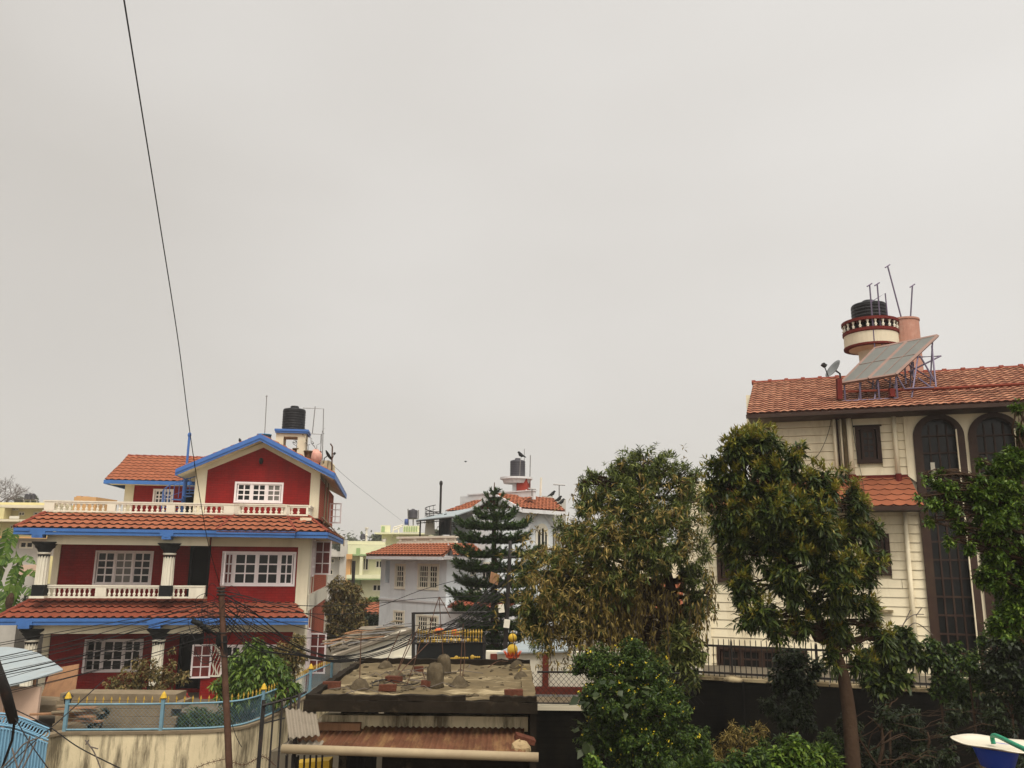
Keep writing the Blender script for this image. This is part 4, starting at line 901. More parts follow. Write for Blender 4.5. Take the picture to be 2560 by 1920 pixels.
for (p0, p1, lab) in (((2187, 872, 2.9), (2174, 712, 2.9), 'leftmost of the purple rods over the round balcony, with a bent cap'), ((2205, 862, 3.0), (2193, 710, 3.0), 'second purple rod from the left over the round balcony'),
                      ((2255, 801, 3.8), (2219, 665, 3.8), 'longest purple rod, leaning left from the pink turret'), ((2276, 799, 3.8), (2281, 714, 3.8), 'purple rod with a hooked cap at the right of the pink turret')):
    a, b = bw_(*p0), bw_(*p1); pole_run('vent_rod', lab, 'rod', [[a, b]]+[[b-Vector((.075, 0, .05)), b+Vector((.07, 0, .045))]], .020, 'purple', 'rods on the right roof')
pole_run('tank_pipe', 'purple pipe bent over the black tank in the round balcony', 'pipe', [[bw_(2177, 755, 2.9), bw_(2213, 733, 3.2), bw_(2226, 860, 3.2)]], .018, 'purple')
# solar water heater
SL = bw_(2101, 957, -.1); SR = bw_(2239, 935, -.1); TL_ = bw_(2187, 870, 1.3); TR_ = TL_+(SR-SL)*1.0
tr2 = bw_(2350, 835, 1.45); TR_ = TR_.lerp(tr2, .8)
S_ = thing('solar_heater', 'pair of grey solar water panels tilted on a steel frame over the tiles', 'solar panel', SL)
def sp(u, v): return SL.lerp(SR, u).lerp(TL_.lerp(TR_, u), v)-SL
nrm = (SR-SL).cross(TL_-SL).normalized(); nrm = nrm if nrm.z > 0 else -nrm
for u0, u1 in ((0, .50), (.515, 1.0)):
    MB().slab([sp(u0+.012, .012), sp(u1-.012, .012), sp(u1-.012, .988), sp(u0+.012, .988)], -nrm*.06).build('collector', M['solar'], S_)
    mb = MB()
    for (a, b) in (((u0, 0), (u1, 0)), ((u1, 0), (u1, 1)), ((u1, 1), (u0, 1)), ((u0, 1), (u0, 0))): mb.tube([sp(*a)-nrm*.02, sp(*b)-nrm*.02], .045, 4)
    m_ = (u0+u1)/2; mb.tube([sp(m_, .02)+nrm*.004, sp(m_, .98)+nrm*.004], .008, 4); mb.tube([sp(u0+.02, .5)+nrm*.004, sp(u1-.02, .5)+nrm*.004], .008, 4)
    mb.build('panel_frame', M['alu'], S_)
mb = MB()
def rfoot(u, v, dx=0):   # a point of the roof surface under a panel point
    P_ = SL+sp(u, v); l = B.loc(P_); y = min(l.y, cR); return B.w(l.x+dx, y, roofz(y)+.02)-SL
for u in (0.05, .33, .66, .98):
    mb.tube([sp(u, .02)-nrm*.05, rfoot(u, .02)], .022, 5); mb.tube([sp(u, .55)-nrm*.05, rfoot(u, .02, .3)], .02, 5)
    mb.tube([sp(u, .9)-nrm*.05, rfoot(u, .75)], .02, 5); mb.tube([sp(u, .3)-nrm*.05, rfoot(u, .9)], .018, 5)
mb.tube([rfoot(0, .02), rfoot(1, .02)], .02, 5); mb.tube([rfoot(0, .6), rfoot(1, .6)], .02, 5)
for pth in ([(2290, 893, 1.6), (2352, 890, 1.8), (2272, 930, .9)], [(2300, 890, 1.6), (2338, 955, .6)], [(2330, 865, 1.4), (2340, 968, .4)], [(2240, 938, .2), (2262, 972, -.1), (2335, 968, -.1)], [(2262, 915, 1), (2265, 960, .6)], [(2283, 905, 1.2), (2284, 945, .9), (2276, 915, 1.1)], [(2295, 945, .5), (2330, 970, .2)]):
    mb.tube([bw_(*v)-SL for v in pth], .022, 5)
mb.build('stand', M['purple'], S_)
pole_run('roof_pipe', 'long red oxide pipe running along the tiles to the right of the solar panel', 'pipe', [[bw_(2100, 990, 0)+Vector((0, 0, .1)), bw_(2330, 978, 0)+Vector((0, 0, .06)), bw_(2560, 966, 0)+Vector((0, 0, .06))], [bw_(2330, 974, .1), bw_(2560, 961, .1)]], .03, 'tilecap')
for px_, y0, y1, lab in ((2097, 947, 998, 'tall red stub pillar under the satellite dish on the tiles'), (2228, 972, 992, 'short red stub pillar under the solar frame')):
    a, b = bw_(px_+2, y1, -.1), bw_(px_, y0, -.1); m = MB(); m.obox((a+b)/2-a, (.055, 0, 0), (0, .055, 0), (b-a)/2+Vector((0, 0, 0))); tag(m.build('stub_pillar', M['dkred'], None, False, a), lab, 'pillar', 'red stub pillars')
dd = bw_(2087, 925, -.1); dish('satellite_dish', 'grey satellite dish on a red stub pillar left of the solar panels', dd, .25, R(190), R(33), 'dish', .3)
# railing and retaining wall
cw_ = -3.0
def gx(px, py, c=cw_): return q(px, py, c)
wt = gx(1900, 1697).z; xw0_ = gx(1590, 1690).x; xw1_ = xe+3
RW = thing('retaining_wall', 'dark shaded brick retaining wall with a pale coping under the iron railing', 'wall', B.o, B.a)
MB().box(xw0_, xw1_, cw_-.12, cw_+.18, -2.6, wt-.06).build('wall', M['shadedbrick'], RW)
mb = MB()
for a in np.arange(xw0_, xw1_, 1.9): mb.box(a, min(a+1.88, xw1_), cw_-.15, cw_+.2, wt-.058, wt)
mb.build('coping', M['conc'], RW)
a = gx(1834, 1690, cw_-.2); mb = MB(); mb.box(a.x-.19, a.x+.19, cw_-.42, cw_-.122, -2.6, wt-.04); mb.build('pier', M['shadedbrick'], RW)
mb = MB(); mb.ball((a.x, cw_-.27, wt-.02), .2, .17, .09, 12, 6, .08, rnd); mb.build('pier_cap', M['conc'], RW, True)
MB().box(xw0_-.5, xw1_, cw_+.19, 9, -2.6, wt-.12).build('yard', M['yardm'], None).matrix_world = Matrix.Translation(B.o) @ Matrix.Rotation(B.a, 4, 'Z')
struct(bpy.data.objects['yard'])
RL = thing('iron_railing', 'thin black iron railing along the coping in front of the boarded house', 'railing', B.w(0, cw_, wt), B.a)
zt_, zr_ = gx(1900, 1600).z-wt, gx(1900, 1619).z-wt
mb = MB(); mb.box(xw0_, xw1_, -.02, .02, zr_-.02, zr_+.02); mb.box(xw0_, xw1_, -.02, .02, .05, .09); mb.build('rail', M['iron'], RL)
pb = None; xx = xw0_+.05; st_ = .105; nb = int((xw1_-xw0_)/st_)
first = True; extra = MB()
for k in range(nb):
    xx = xw0_+.03+k*st_
    if k < 99:
        if pb is None: pb = MB().tube([(0, 0, .0), (0, 0, zt_-.03), (0, 0, zt_)], [.009, .009, .001], 4).build('bar', M['iron'], RL, False, (xx, 0, 0))
        else: clone(pb, RL, (xx, 0, 0))
    else: extra.tube([(xx, 0, 0), (xx, 0, zt_)], .009, 4)
if extra.v: o = extra.build('bars', M['iron'], RL); o['kind'] = 'stuff'
for px_ in (1829, 2040, 2260): a = gx(px_, 1640); MB().tube([(a.x, 0, 0), (a.x, 0, zr_+.08), (a.x, 0, zr_+.16)], [.022, .022, .002], 6).build('post', M['iron'], RL)

for pts_, lab in (([(2082, 1012), (2074, 1070), (2050, 1130), (2010, 1176)], 'thin black wire looping down the cream boards left of the rain pipes'), ([(2128, 1040), (2140, 1120), (2152, 1180), (2164, 1250)], 'thin black wire hanging past the small upper window of the boarded house')):
    pole_run('wall_wire', lab, 'wire', cat_rom([B.w(*q(a_, b_, -.09 if b_ < 1200 else -.8)) for a_, b_ in pts_], 6), .006, 'wire')
# ------------------------------------------------------------------ grey house in the middle
K = Fr(1117, 38.0, -45)
k_ = K.P
GH = thing('grey_house', 'blue grey rendered house with white barred windows, orange tiled skirts and a small gable', 'house', K.o, K.a)
def kx(px, py, c=0): return k_(px, py, c).x
def kz(px, py, c=0): return k_(px, py, c).z
x0 = kx(951, 1450); ze = kz(1030, 1388); zt1 = kz(1030, 1360, .5); zp = kz(1035, 1342, .5)
ws = [(kx(987, 1440), kx(1014, 1440), kz(1000, 1473), kz(1000, 1409)), (kx(1044, 1440), kx(1098, 1440), kz(1070, 1475), kz(1070, 1409)),
      (kx(983, 1540), kx(1012, 1540), kz(1000, 1568), kz(1000, 1526)), (kx(1040, 1555), kx(1097, 1555), kz(1070, 1583), kz(1070, 1537))]
sl = (kx(963, 1430), kx(974, 1430), kz(968, 1457), kz(968, 1402))
xw = kx(1252, 1400, 1.5)
mb = MB(); mb.wall(x0, 0, 0, ze, 0, .2, ws+[sl]); mb.box(x0, x0+.2, .21, 6, 0, ze); mb.box(-.2, 0, .21, 1.6, 0, zt1)
mb.box(.001, xw, 1.5, 1.7, 0, kz(1200, 1285, 1.5)); mb.build('front_wall', M['greywall'], GH)
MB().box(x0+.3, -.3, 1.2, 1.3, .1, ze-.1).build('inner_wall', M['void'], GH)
for i, w in enumerate(ws): window(GH, *w, 0, 1 if i % 2 == 0 else 2, 1, 4 if i < 2 else 3, fm='white', fw=.08, d=.12, bars=4 if i % 2 == 0 else 9)
mb = MB(); mb.box(x0-.5, .35, -.55, .0, ze-.20, ze-.02); mb.box(x0-.02, .02, -.04, -.001, kz(1040, 1505), kz(1040, 1500)); mb.box(.351, .9, -.5, 1.45, ze-.18, ze-.04); mb.build('eaves', M['greytrim'], GH)
ut = Vector((0, 1.05, zt1-ze)); T = ut.length; mb = MB()
xl = x0-.5
tile_roof(mb, (0, -.55, ze), (1, 0, 0), ut, lambda t: xl+1.0*t/T, lambda t: .4-.35*t/T, T, T/6, .24, .05, .03, 'wave', 2)
mb.slab([(xl, -.55, ze-.02), (.4, -.55, ze-.02), (.05, .5, zt1-.02), (xl+1, .5, zt1-.02)], .04)
u2 = Vector((-1.0, 0, zt1-ze)); 
tile_roof(mb, (1.0, -.5, ze), (0, 1, 0), u2, lambda t: 0+.6*t/T, lambda t: 2.0, u2.length, u2.length/6, .24, .05, .03, 'wave', 4)
mb.build('skirt_roof', M['tile'], GH)
mb = MB(); y_ = .5; xp = x0+.55
mb.box(xp, .02, y_, y_+.12, zt1, zt1+.12); mb.box(xp-.03, .05, y_-.03, y_+.15, zp-.08, zp+.02)
for px_ in (955, 999, 1036, 1075, 1112): a = kx(px_+2, 1350, .5); mb.box(a-.07, a+.07, y_-.01, y_+.13, zt1+.121, zp-.081)
mb.box(xp+.1, -.05, y_+.05, y_+.08, zt1+.121, zp-.081); mb.build('parapet', M['white'], GH)
mb = MB()
for a in np.arange(xp+.2, -.1, .13): mb.box(a, a+.04, y_+.01, y_+.045, zt1+.13, zp-.09)
o = mb.build('parapet_bars', M['white'], GH); o['kind'] = 'stuff'
# upper floor set back
cu = 3.0; xu = kx(1128, 1300, cu); zu = kz(1180, 1275, cu-.5); zu2 = kz(1170, 1253, cu+.7)
xg = kx(1300, 1300, 1.0)
mb = MB(); mb.box(xu, xw-.25, cu, cu+.2, zt1, zu); mb.build('upper_wall', M['greywall'], GH)
ut = Vector((0, 1.2, zu2-zu)); T = ut.length; mb = MB(); xl2 = kx(1114, 1278, cu-.5)
tile_roof(mb, (0, cu-.5, zu), (1, 0, 0), ut, lambda t: xl2+.9*t/T, lambda t: xw-.2, T, T/6, .24, .05, .03, 'wave', 7); mb.slab([(xl2, cu-.5, zu-.02), (xw-.2, cu-.5, zu-.02), (xw-.2, cu+.7, zu2-.02), (xl2+.9, cu+.7, zu2-.02)], .04)
mb.build('skirt_roof', M['tile'], GH)
mb = MB(); mb.box(xl2, xw-.2, cu-.56, cu-.48, zu-.2, zu-.01); zp2 = kz(1180, 1238, cu+.7); mb.box(xl2+.35, xw-.1, cu+.7, cu+.85, zu2-.1, zp2); mb.box(xl2+.3, xw-.05, cu+.66, cu+.89, zp2+.001, zp2+.06)
mb.box(xl2-.3, xl2+.345, cu+.71, cu+.84, zu2-.4, zp2-.02); mb.build('parapet', M['greytrim'], GH)
# wing seen on its long side, with the gable
xf = K.P(1310, 1350, 1.5).x; xf = xw
g0 = K.X(1303, 1270, xf+.5); g1 = K.X(1412, 1288, xf+.5); zeg = g0.z
rz_ = None; xr_ = xf-1.3; ra_ = K.X(1273, 1237, xr_); rb_ = K.X(1381, 1247, xr_)
yg0, yg1 = g0.y, g1.y
mb = MB(); mb.box(xf-.2, xf, 1.71, yg1-.3, 0, zeg-.1); mb.prism([(xf-2.6, zeg-.2), (xf, zeg-.2), (xr_, ra_.z-.15)], yg0+.35, yg0+.5)
mb.build('wing_wall', M['greywall'], GH)
mb = MB(); utg = Vector((xr_-(xf+.5), 0, ra_.z-zeg)); T = utg.length
tile_roof(mb, (xf+.5, 0, zeg), (0, 1, 0), utg, lambda t: yg0, lambda t: yg1-(yg1-rb_.y)*t/T, T, T/8, .25, .05, .03, 'wave', 11)
mb.slab([(xf+.5, yg0, zeg-.02), (xf+.5, yg1, zeg-.02), (xr_, rb_.y, ra_.z-.02), (xr_, yg0, ra_.z-.02)], .04)
mb.slab([(xf-3.1, yg0, zeg-.02), (xf-3.1, yg1, zeg-.02), (xr_, rb_.y, ra_.z-.02), (xr_, yg0, ra_.z-.02)], .04)
mb.build('gable_roof', M['tile'], GH)
mb = MB(); mb.prism([(xf+.5, zeg+.02), (xr_, ra_.z+.03), (xf-3.1, zeg+.02), (xf-3.1, zeg-.17), (xr_, ra_.z-.17), (xf+.5, zeg-.17)], yg0-.05, yg0+.05); mb.box(xf+.45, xf+.55, yg0+.06, yg1, zeg-.2, zeg-.03)
mb.slab([(xf+.0, yg0+.06, zeg-.12), (xf+.44, yg0+.06, zeg-.12), (xf+.44, yg1, zeg-.12), (xf, yg1, zeg-.12)], .03); mb.build('verge_board', M['greytrim'], GH)
ca = K.X(1354, 1345, xf); m = MB(); m.v = []; 
pts_ = [(ca.y+.42*math.cos(math.pi*i/12), ca.z+.25+.42*math.sin(math.pi*i/12)) for i in range(13)]+[(ca.y-.42, ca.z-1.0), (ca.y+.42, ca.z-1.0)]
m.prismx([(a, b) for a, b in pts_], xf+.002, xf+.05); m2 = MB(); m2.prismx([(ca.y+(a-ca.y)*.72, ca.z+(b-ca.z-.1)*.78) for a, b in pts_], xf+.051, xf+.06)
for dy in (-.12, .12): m.box(xf+.061, xf+.085, ca.y+dy-.03, ca.y+dy+.03, ca.z-.9, ca.z+.5)
o = m.build('arched_window', M['white'], GH); m2.build('pane', M['glass'], o)
m = MB(); yy = K.X(1325, 1330, xf).y; t0 = K.X(1345, 1300, xf); ta = K.X(1368, 1282, xf)
for sgn in (-1, 1):
    a = Vector((xf+.03, ca.y+sgn*1.5, ca.z-.1)); b = Vector((xf+.03, ca.y, ca.z+1.25)); m.tube([a, b], .07, 4)
m.build('gable_moulding', M['greytrim'], GH)
# low tiled canopy glimpsed under the conifer
a = k_(1118, 1515, -.6); b = k_(1195, 1486, .6); mb = MB(); ut = Vector((0, 1.2, b.z-a.z)); T = ut.length; xe_ = kx(1420, 1500, -.6)
tile_roof(mb, (0, -.6, a.z), (1, 0, 0), ut, lambda t: a.x+.15*t, lambda t: 4.2, T, T/5, .27, .05, .03, 'zig', 3); mb.slab([(a.x, -.6, a.z-.02), (4.2, -.6, a.z-.02), (4.2, .6, b.z-.02), (a.x+.2, .6, b.z-.02)], .05); mb.build('porch_roof', M['tilered'], GH)
mb = MB(); mb.box(.1, 4.2, -.3, 1.49, 0, a.z-.08); mb.build('porch_wall', M['greytrim'], GH)
for (pa, pb, ya, yb) in ((1165, 1190, 1410, 1440), (1210, 1232, 1405, 1450), (1155, 1205, 1450, 1478)):
    w = (kx(pa, 1400, 1.5), kx(pb, 1400, 1.5), kz(pa, yb, 1.5), kz(pa, ya, 1.5)); m = MB(); m.box(w[0], w[1], 1.44, 1.499, w[2], w[3]); o = m.build('window', M['white'], GH)
    for j in range(3): a_ = w[0]+(w[1]-w[0])*(j+.12)/3; MB().box(a_, a_+(w[1]-w[0])*.26, 1.43, 1.439, w[2]+.08, w[3]-.08).build('pane', M['glass'], o)
def kw(px, py, c): v = k_(px, py, c); return K.w(v.x, v.y, v.z)
# canopy, stair and washing on the grey house terrace
cnp = thing('metal_canopy', 'thin grey sheet canopy on black posts over the terrace of the grey house', 'canopy', kw(1095, 1340, 1.5), K.a)
def kl(px, py, c): return k_(px, py, c)-k_(1095, 1340, 1.5)
MB().slab([kl(1040, 1300, .9), kl(1132, 1290, .9), kl(1215, 1262, 2.9), kl(1128, 1277, 2.9)], .05).build('sheet', M['zinc'], cnp)
m = MB(); m.tube([kl(1041, 1303, .9), kl(1130, 1294, .9)], .03, 4); m.tube([kl(1042, 1299, .9)+Vector((0, 0, -.18)), kl(1110, 1292, .9)+Vector((0, 0, -.18))], .02, 4)
for u in range(8): a_ = kl(1041, 1303, .9).lerp(kl(1110, 1296, .9), u/7); m.tube([a_, a_+Vector((.06, 0, -.18))], .012, 4)
m.build('truss', M['iron'], cnp)
for px_, c_ in ((1051, .9), (1127, .9), (1127, 2.6)): a_ = kl(px_, 1300, c_); MB().tube([a_, Vector((a_.x, a_.y, zt1-k_(1095, 1340, 1.5).z-.02))], .045, 6).build('post', M['iron'], cnp)
s0 = kw(1099, 1340, 2.2); st2 = thing('spiral_staircase', 'black iron spiral stair with curved handrail on the grey house terrace', 'spiral stair', s0, K.a)
hh = kw(1101, 1210, 2.2).z-s0.z; m = MB(); m.tube([(0, 0, 0), (0, 0, hh)], .055, 8); m.ball((0, 0, hh+.03), .09, .09, .14); m.build('pole', M['iron'], st2)
H2 = kw(1099, 1262, 2.2).z-s0.z; m = MB(); ms_ = MB(); pl = []
for k in range(40):
    a = R(150-k*9); z_ = H2*.0+H2*.72*k/39; qv = Vector((.75*math.cos(a), .75*math.sin(a), z_+H2*.3)); pl.append(qv)
    if k % 2 == 0: m.tube([qv-Vector((0, 0, H2*.27)), qv], .014, 4)
m.tube(pl, .022, 5); m.tube([v-Vector((0, 0, H2*.14)) for v in pl], .012, 4); m.build('handrail', M['iron'], st2)
for k in range(12):
    a = R(150-k*30); u = Vector((math.cos(a), math.sin(a), 0)); v = Vector((-u.y, u.x, 0)); zq = .2+H2*.72*k/12
    MB().slab([u*.05-v*.02+Vector((0, 0, zq)), u*.73-v*.16+Vector((0, 0, zq)), u*.73+v*.16+Vector((0, 0, zq)), u*.05+v*.02+Vector((0, 0, zq))], .03).build('step', M['iron'], st2)
a = kw(1115, 1337, 1.5); m = MB(); n = 6
for i in range(n):
    x_ = (i/n-.5)*.5; m.slab([(x_, .03*(i % 2), 0), (x_+.085, .03*((i+1) % 2), 0), (x_+.085, .03*((i+1) % 2), .9+.12*math.sin(i)), (x_, .03*(i % 2), .9+.1*math.sin(i-1))], (0, .01, 0))
tag(m.build('hanging_cloth', M['clothes'], None, False, a), 'dark cloth hung beside the black spiral stair', 'laundry')
a = kw(1074, 1338, 1.5); m = MB(); m.slab([(-.25, 0, .0), (.25, .03, .05), (.22, 0, .75), (-.2, 0, .8)], (0, .02, 0)); tag(m.build('hanging_cloth', M['white'], None, False, a), 'pale cloth hung at the left of the black spiral stair', 'laundry')
# tank tower of the grey house
tt = K.w(xr_-.5, rb_.y*.55+yg0*.45, ra_.z); tt = W(1290, 1250, tt.y); T2 = thing('tank_tower', 'red pillar with a grey slab carrying the tank over the grey house', 'tower', tt, K.a*.3)
def th(px, py): v = W(px, py, tt.y)-tt; return v
a, b = th(1296, 1240), th(1322, 1195); MB().box(a.x, b.x, -.4, .5, -.6, b.z).build('pillar', mat('brick red render', (.30, .045, .03), .8, .1, 4), T2)
a, b = th(1262, 1209), th(1294, 1194); m = MB(); m.lathe(((a.x+b.x)/2+.25, 0, 0), [(.62, b.z-.30), (.7, b.z-.1), (.8, b.z-.1), (.8, b.z)], 20); m.build('slab', M['greytrim'], T2)
a, b = th(1284, 1240), th(1295, 1210); MB().box(a.x, b.x-.01, -.3, .3, -.6, b.z).build('leg', M['greytrim'], T2)
pole_run('solar_tube', 'pale slanting collector edge under the tank of the grey house', 'panel', [[W(1290, 1238, tt.y-.5), W(1318, 1226, tt.y-.5)], [W(1298, 1240, tt.y-.5), W(1322, 1228, tt.y-.5)]], .06, 'greytrim')
tl_ = W(1294, 1192, tt.y); water_tank('water_tank', 'grey black ribbed water tank on top of the red pillar', tl_+Vector((0, 0, .0)), PX(19.5, tt.y), W(1294, 1149, tt.y).z-tl_.z, 'tankgrey')
for (pts_, r, lab, mm) in (([(1299, 1193, -.6), (1301, 1148, -.6)], .02, 'thin pipe in front of the grey house tank', 'steel'), ([(1310, 1193, 0), (1311, 1122, 0)], .016, 'thin rod rising above the grey house tank', 'steel'), ([(1324, 1240, 0), (1326, 1138, 0)], .025, 'tall rod with a short arm right of the grey house tank', 'steel'),
                           ([(1351, 1240, 0), (1353, 1194, 0)], .055, 'short white pipe standing on the grey house roof', 'white')):
    pole_run('roof_rod', lab, 'rod', [W(px_, py_, tt.y+d_) for px_, py_, d_ in pts_], r, mm, 'rods on the grey house roof')
for (px_, y0, y1, w_, lab) in ((1330, 1240, 1222, 10, 'smaller T-shaped aerial right of the red pillar'), (1398, 1249, 1212, 15, 'larger T-shaped aerial near the right end of the grey house roof')):
    pole_run('aerial', lab, 'antenna', [[W(px_, y0, 37), W(px_, y1, 37)], [W(px_-w_, y1-1, 37), W(px_+w_, y1+1, 37)]], .028, 'steel', 'T-shaped aerials')
a = W(1385, 1300, 42); m = MB(); m.box(0, PX(30, 42), 0, 3, -5, W(1385, 1247, 42).z-a.z); m.box(-PX(28, 42), 0, 1, 3, -5, W(1360, 1236, 42).z-a.z)
tag(m.build('roof_hut', M['tanwall'], None, False, a), 'small pale block standing behind the right end of the grey house roof', 'hut')
def bird(px, py, Y, az, lab, s=.13):
    m = MB(); d = Vector((math.cos(az), math.sin(az), 0)); pts_ = [d*-1.9*s+Vector((0, 0, -.5*s)), d*-.9*s, d*-.4*s+Vector((0, 0, .1*s)), d*.3*s+Vector((0, 0, .5*s)), d*.7*s+Vector((0, 0, 1.0*s)), d*.95*s+Vector((0, 0, 1.25*s)), d*1.2*s+Vector((0, 0, 1.3*s)), d*1.6*s+Vector((0, 0, 1.25*s))]
    m.tube(pts_, [.12*s, .28*s, .5*s, .62*s, .45*s, .36*s, .3*s, .03*s], 8); m.tube([d*0+Vector((0, 0, -.1*s)), d*.1*s+Vector((0, 0, -.75*s))], .05*s, 4)
    tag(m.build('bird', M['black'], None, True, W(px, py, Y)+Vector((0, 0, .7*s))), lab, 'bird', 'birds perched on the roofs')
bird(1303, 1146, tt.y-.1, 2.4, 'dark bird perched on the tank over the grey house', .16); bird(1380, 1243, 36.5, .6, 'dark bird perched at the right end of the orange ridge')
bird(1396, 1256, 36.2, .6, 'upper of two dark birds on the sloping hip of the orange roof'); bird(1403, 1263, 36, .6, 'lower of two dark birds on the sloping hip of the orange roof')
bird(600, 1108, 32, 2.2, 'small dark bird on the left slope of the red gable', .09)
m = MB(); m.tube([(-.16, 0, .05), (-.07, 0, .02), (0, 0, 0), (.07, 0, .02), (.16, 0, .05)], [.02, .05, .10, .05, .02], 6); tag(m.build('flying_bird', M['black'], None, True, W(1164, 1154, 90)), 'tiny bird flying alone in the grey sky over the houses', 'bird')
# ------------------------------------------------------------------ houses farther off
def block(name, label, px0, px1, pyt, Y, m_, wins=(), depth=8, extra=(), deg=0, wm='glass', cat='house', fm='white'):
    f = Fr((px0+px1)/2, Y, deg); t = thing(name, label, cat, f.o, f.a); xa_, xb_ = f.P(px0, 1400, 0).x, f.P(px1, 1400, 0).x; zt_ = f.P(px0, pyt, 0).z
    hs = [(f.P(a, 1400, 0).x, f.P(b, 1400, 0).x, f.P(a, d, 0).z, f.P(a, c, 0).z) for a, b, c, d in wins]
    m = MB(); m.wall(xa_, xb_, -.2, zt_, 0, .2, hs); m.box(xa_, xa_+.2, .21, depth, -.2, zt_); m.box(xb_-.2, xb_, .21, depth, -.2, zt_); m.box(xa_+.21, xb_-.21, depth-.3, depth, -.2, zt_); m.box(xa_+.21, xb_-.21, .21, depth-.31, zt_-.9, zt_-.7)
    m.build('wall', M[m_], t)
    for h in hs:
        m = MB(); g_ = .07; m.box(h[0], h[1], .03, .1, h[3]-g_, h[3]); m.box(h[0], h[1], .03, .1, h[2], h[2]+g_); m.box(h[0], h[0]+g_, .03, .1, h[2]+g_, h[3]-g_); m.box(h[1]-g_, h[1], .03, .1, h[2]+g_, h[3]-g_); c_ = (h[0]+h[1])/2; m.box(c_-g_/2, c_+g_/2, .03, .1, h[2]+g_, h[3]-g_)
        o = m.build('window', M[fm], t); MB().box(h[0], h[1], .12, .14, h[2], h[3]).build('pane', M[wm], o)
    for (a, b, c, d, y0, y1, mm, nm) in extra:
        A = f.P(a, c, min(y0, 0)); B_ = f.P(b, d, min(y0, 0)); MB().box(A.x, B_.x, y0, y1, B_.z, A.z).build(nm, M[mm], t)
    return t, f
# left
block('yellow_house', 'pale yellow flat roofed house far off at the left edge behind the red house', -60, 112, 1255, 62, 'yelwall', [(13, 30, 1270, 1276), (30, 46, 1279, 1289), (68, 90, 1279, 1288), (13, 28, 1312, 1323), (60, 78, 1313, 1323)],
      extra=[(-60, 114, 1261, 1270, -1.2, -.02, 'cream', 'cornice'), (-60, 70, 1297, 1304, -1.4, -.02, 'cream', 'balcony_slab'), (24, 47, 1290, 1297, -1.4, -1.35, 'white', 'balcony_rail'), (-4, 8, 1268, 1297, -1.2, -.3, 'yelwall', 'pier')])
block('pinkish_house', 'grey and pink rendered house with a barred window behind the banana plants', -80, 150, 1345, 40, 'tanwall', [(42, 78, 1353, 1371), (-30, 10, 1400, 1420)],
      extra=[(-80, 150, 1340, 1346, -.6, -.02, 'ochre', 'cornice'), (50, 100, 1412, 1440, -1.5, -.02, 'pinkwall', 'porch'), (126, 150, 1390, 1460, -1.0, -.02, 'yelwall', 'stair_block')])
block('orange_hut', 'small orange roof room with two lids beyond the left balustrade of the red house', 167, 223, 1242, 55, 'ochre', [], 3, [(185, 196, 1239, 1242, .3, 1, 'ochre', 'lid'), (202, 214, 1240, 1243, .3, 1, 'ochre', 'lid')], cat='hut')
for i, (px_, lab) in enumerate(((66, 'leftmost of the three dark tanks on the yellow house'), (73, 'middle one of the three dark tanks on the yellow house'), (83, 'right hand dark tank on the yellow house'))):
    w_ = W(px_, 1249, 64); water_tank('water_tank', lab, w_, PX(5.2, 64), PX(14, 64), 'tankgrey', 'tanks on the yellow house'); 
pole_run('steel_stand', 'thin steel frame under the tanks on the yellow house', 'frame', [[W(58, 1249, 64), W(94, 1250, 64)], [W(60, 1249, 64), W(60, 1257, 64)], [W(76, 1249, 64), W(76, 1257, 64)], [W(92, 1249, 64), W(92, 1257, 64)]], .06, 'steel')
# middle gap
block('white_block', 'hazy off white block of flats behind the bush beside the red house', 800, 872, 1378, 78, 'tanwall', [(822, 836, 1396, 1408), (820, 834, 1424, 1437), (845, 860, 1390, 1402)], extra=[(812, 860, 1388, 1392, -1, -.02, 'tanwall', 'balcony_slab'), (852, 864, 1350, 1460, -.6, -.02, 'tanwall', 'stair_tower')])
block('green_house', 'pale yellow green house with green bands and balconies between the red and grey houses', 868, 962, 1362, 62, 'palegreen', [(939, 957, 1401, 1420), (905, 922, 1394, 1426), (874, 884, 1400, 1432), (934, 956, 1461, 1478)],
      extra=[(866, 965, 1385, 1390, -.8, -.02, 'green', 'cornice'), (891, 899, 1370, 1390, -.12, -.02, 'green', 'pier'), (866, 880, 1385, 1398, -.9, -.82, 'ochre', 'canopy'), (866, 965, 1437, 1447, -1.0, -.02, 'palegreen', 'balcony'), (866, 962, 1447, 1450, -1.1, -.02, 'green', 'balcony_slab'),
             (866, 873, 1398, 1470, -.5, -.02, 'ochre', 'pier'), (900, 905, 1392, 1437, -.8, -.3, 'palegreen', 'pillar'), (884, 900, 1449, 1465, -.3, -.02, 'green', 'panel'), (868, 962, 1352, 1362, .2, .4, 'palegreen', 'parapet')])
block('green_top_house', 'pale green roof storey with ribbed parapet just above the grey house parapet', 952, 1068, 1333, 66, 'palegreen', [(958, 966, 1343, 1353), (1000, 1012, 1340, 1352)],
      extra=[(936, 1072, 1331, 1336, -1.3, .5, 'palegreen', 'roof_slab'), (952, 975, 1313, 1331, -.3, -.1, 'palegreen', 'parapet'), (954, 961, 1316, 1330, -.38, -.31, 'green', 'panel'), (1008, 1048, 1314, 1331, -.3, -.1, 'palegreen', 'parapet')]+
            [(1010+i*6, 1012.5+i*6, 1316, 1329, -.38, -.31, 'green', 'rib') for i in range(6)])
pole_run('roof_ladder', 'thin white steel stair on the pale green roof storey', 'stair', [[W(978, 1350, 66), W(985, 1318, 66), W(1008, 1312, 66)], [W(982, 1326, 66), W(1006, 1316, 66)], [W(978, 1333, 66), W(1000, 1336, 66)], [W(996, 1318, 66), W(998, 1345, 66)]], .05, 'white')
w_ = W(1032, 1296, 66); water_tank('water_tank', 'dark tank on a thin steel frame over the pale green roof storey', w_, PX(11.5, 66), PX(22, 66), 'tankgrey')
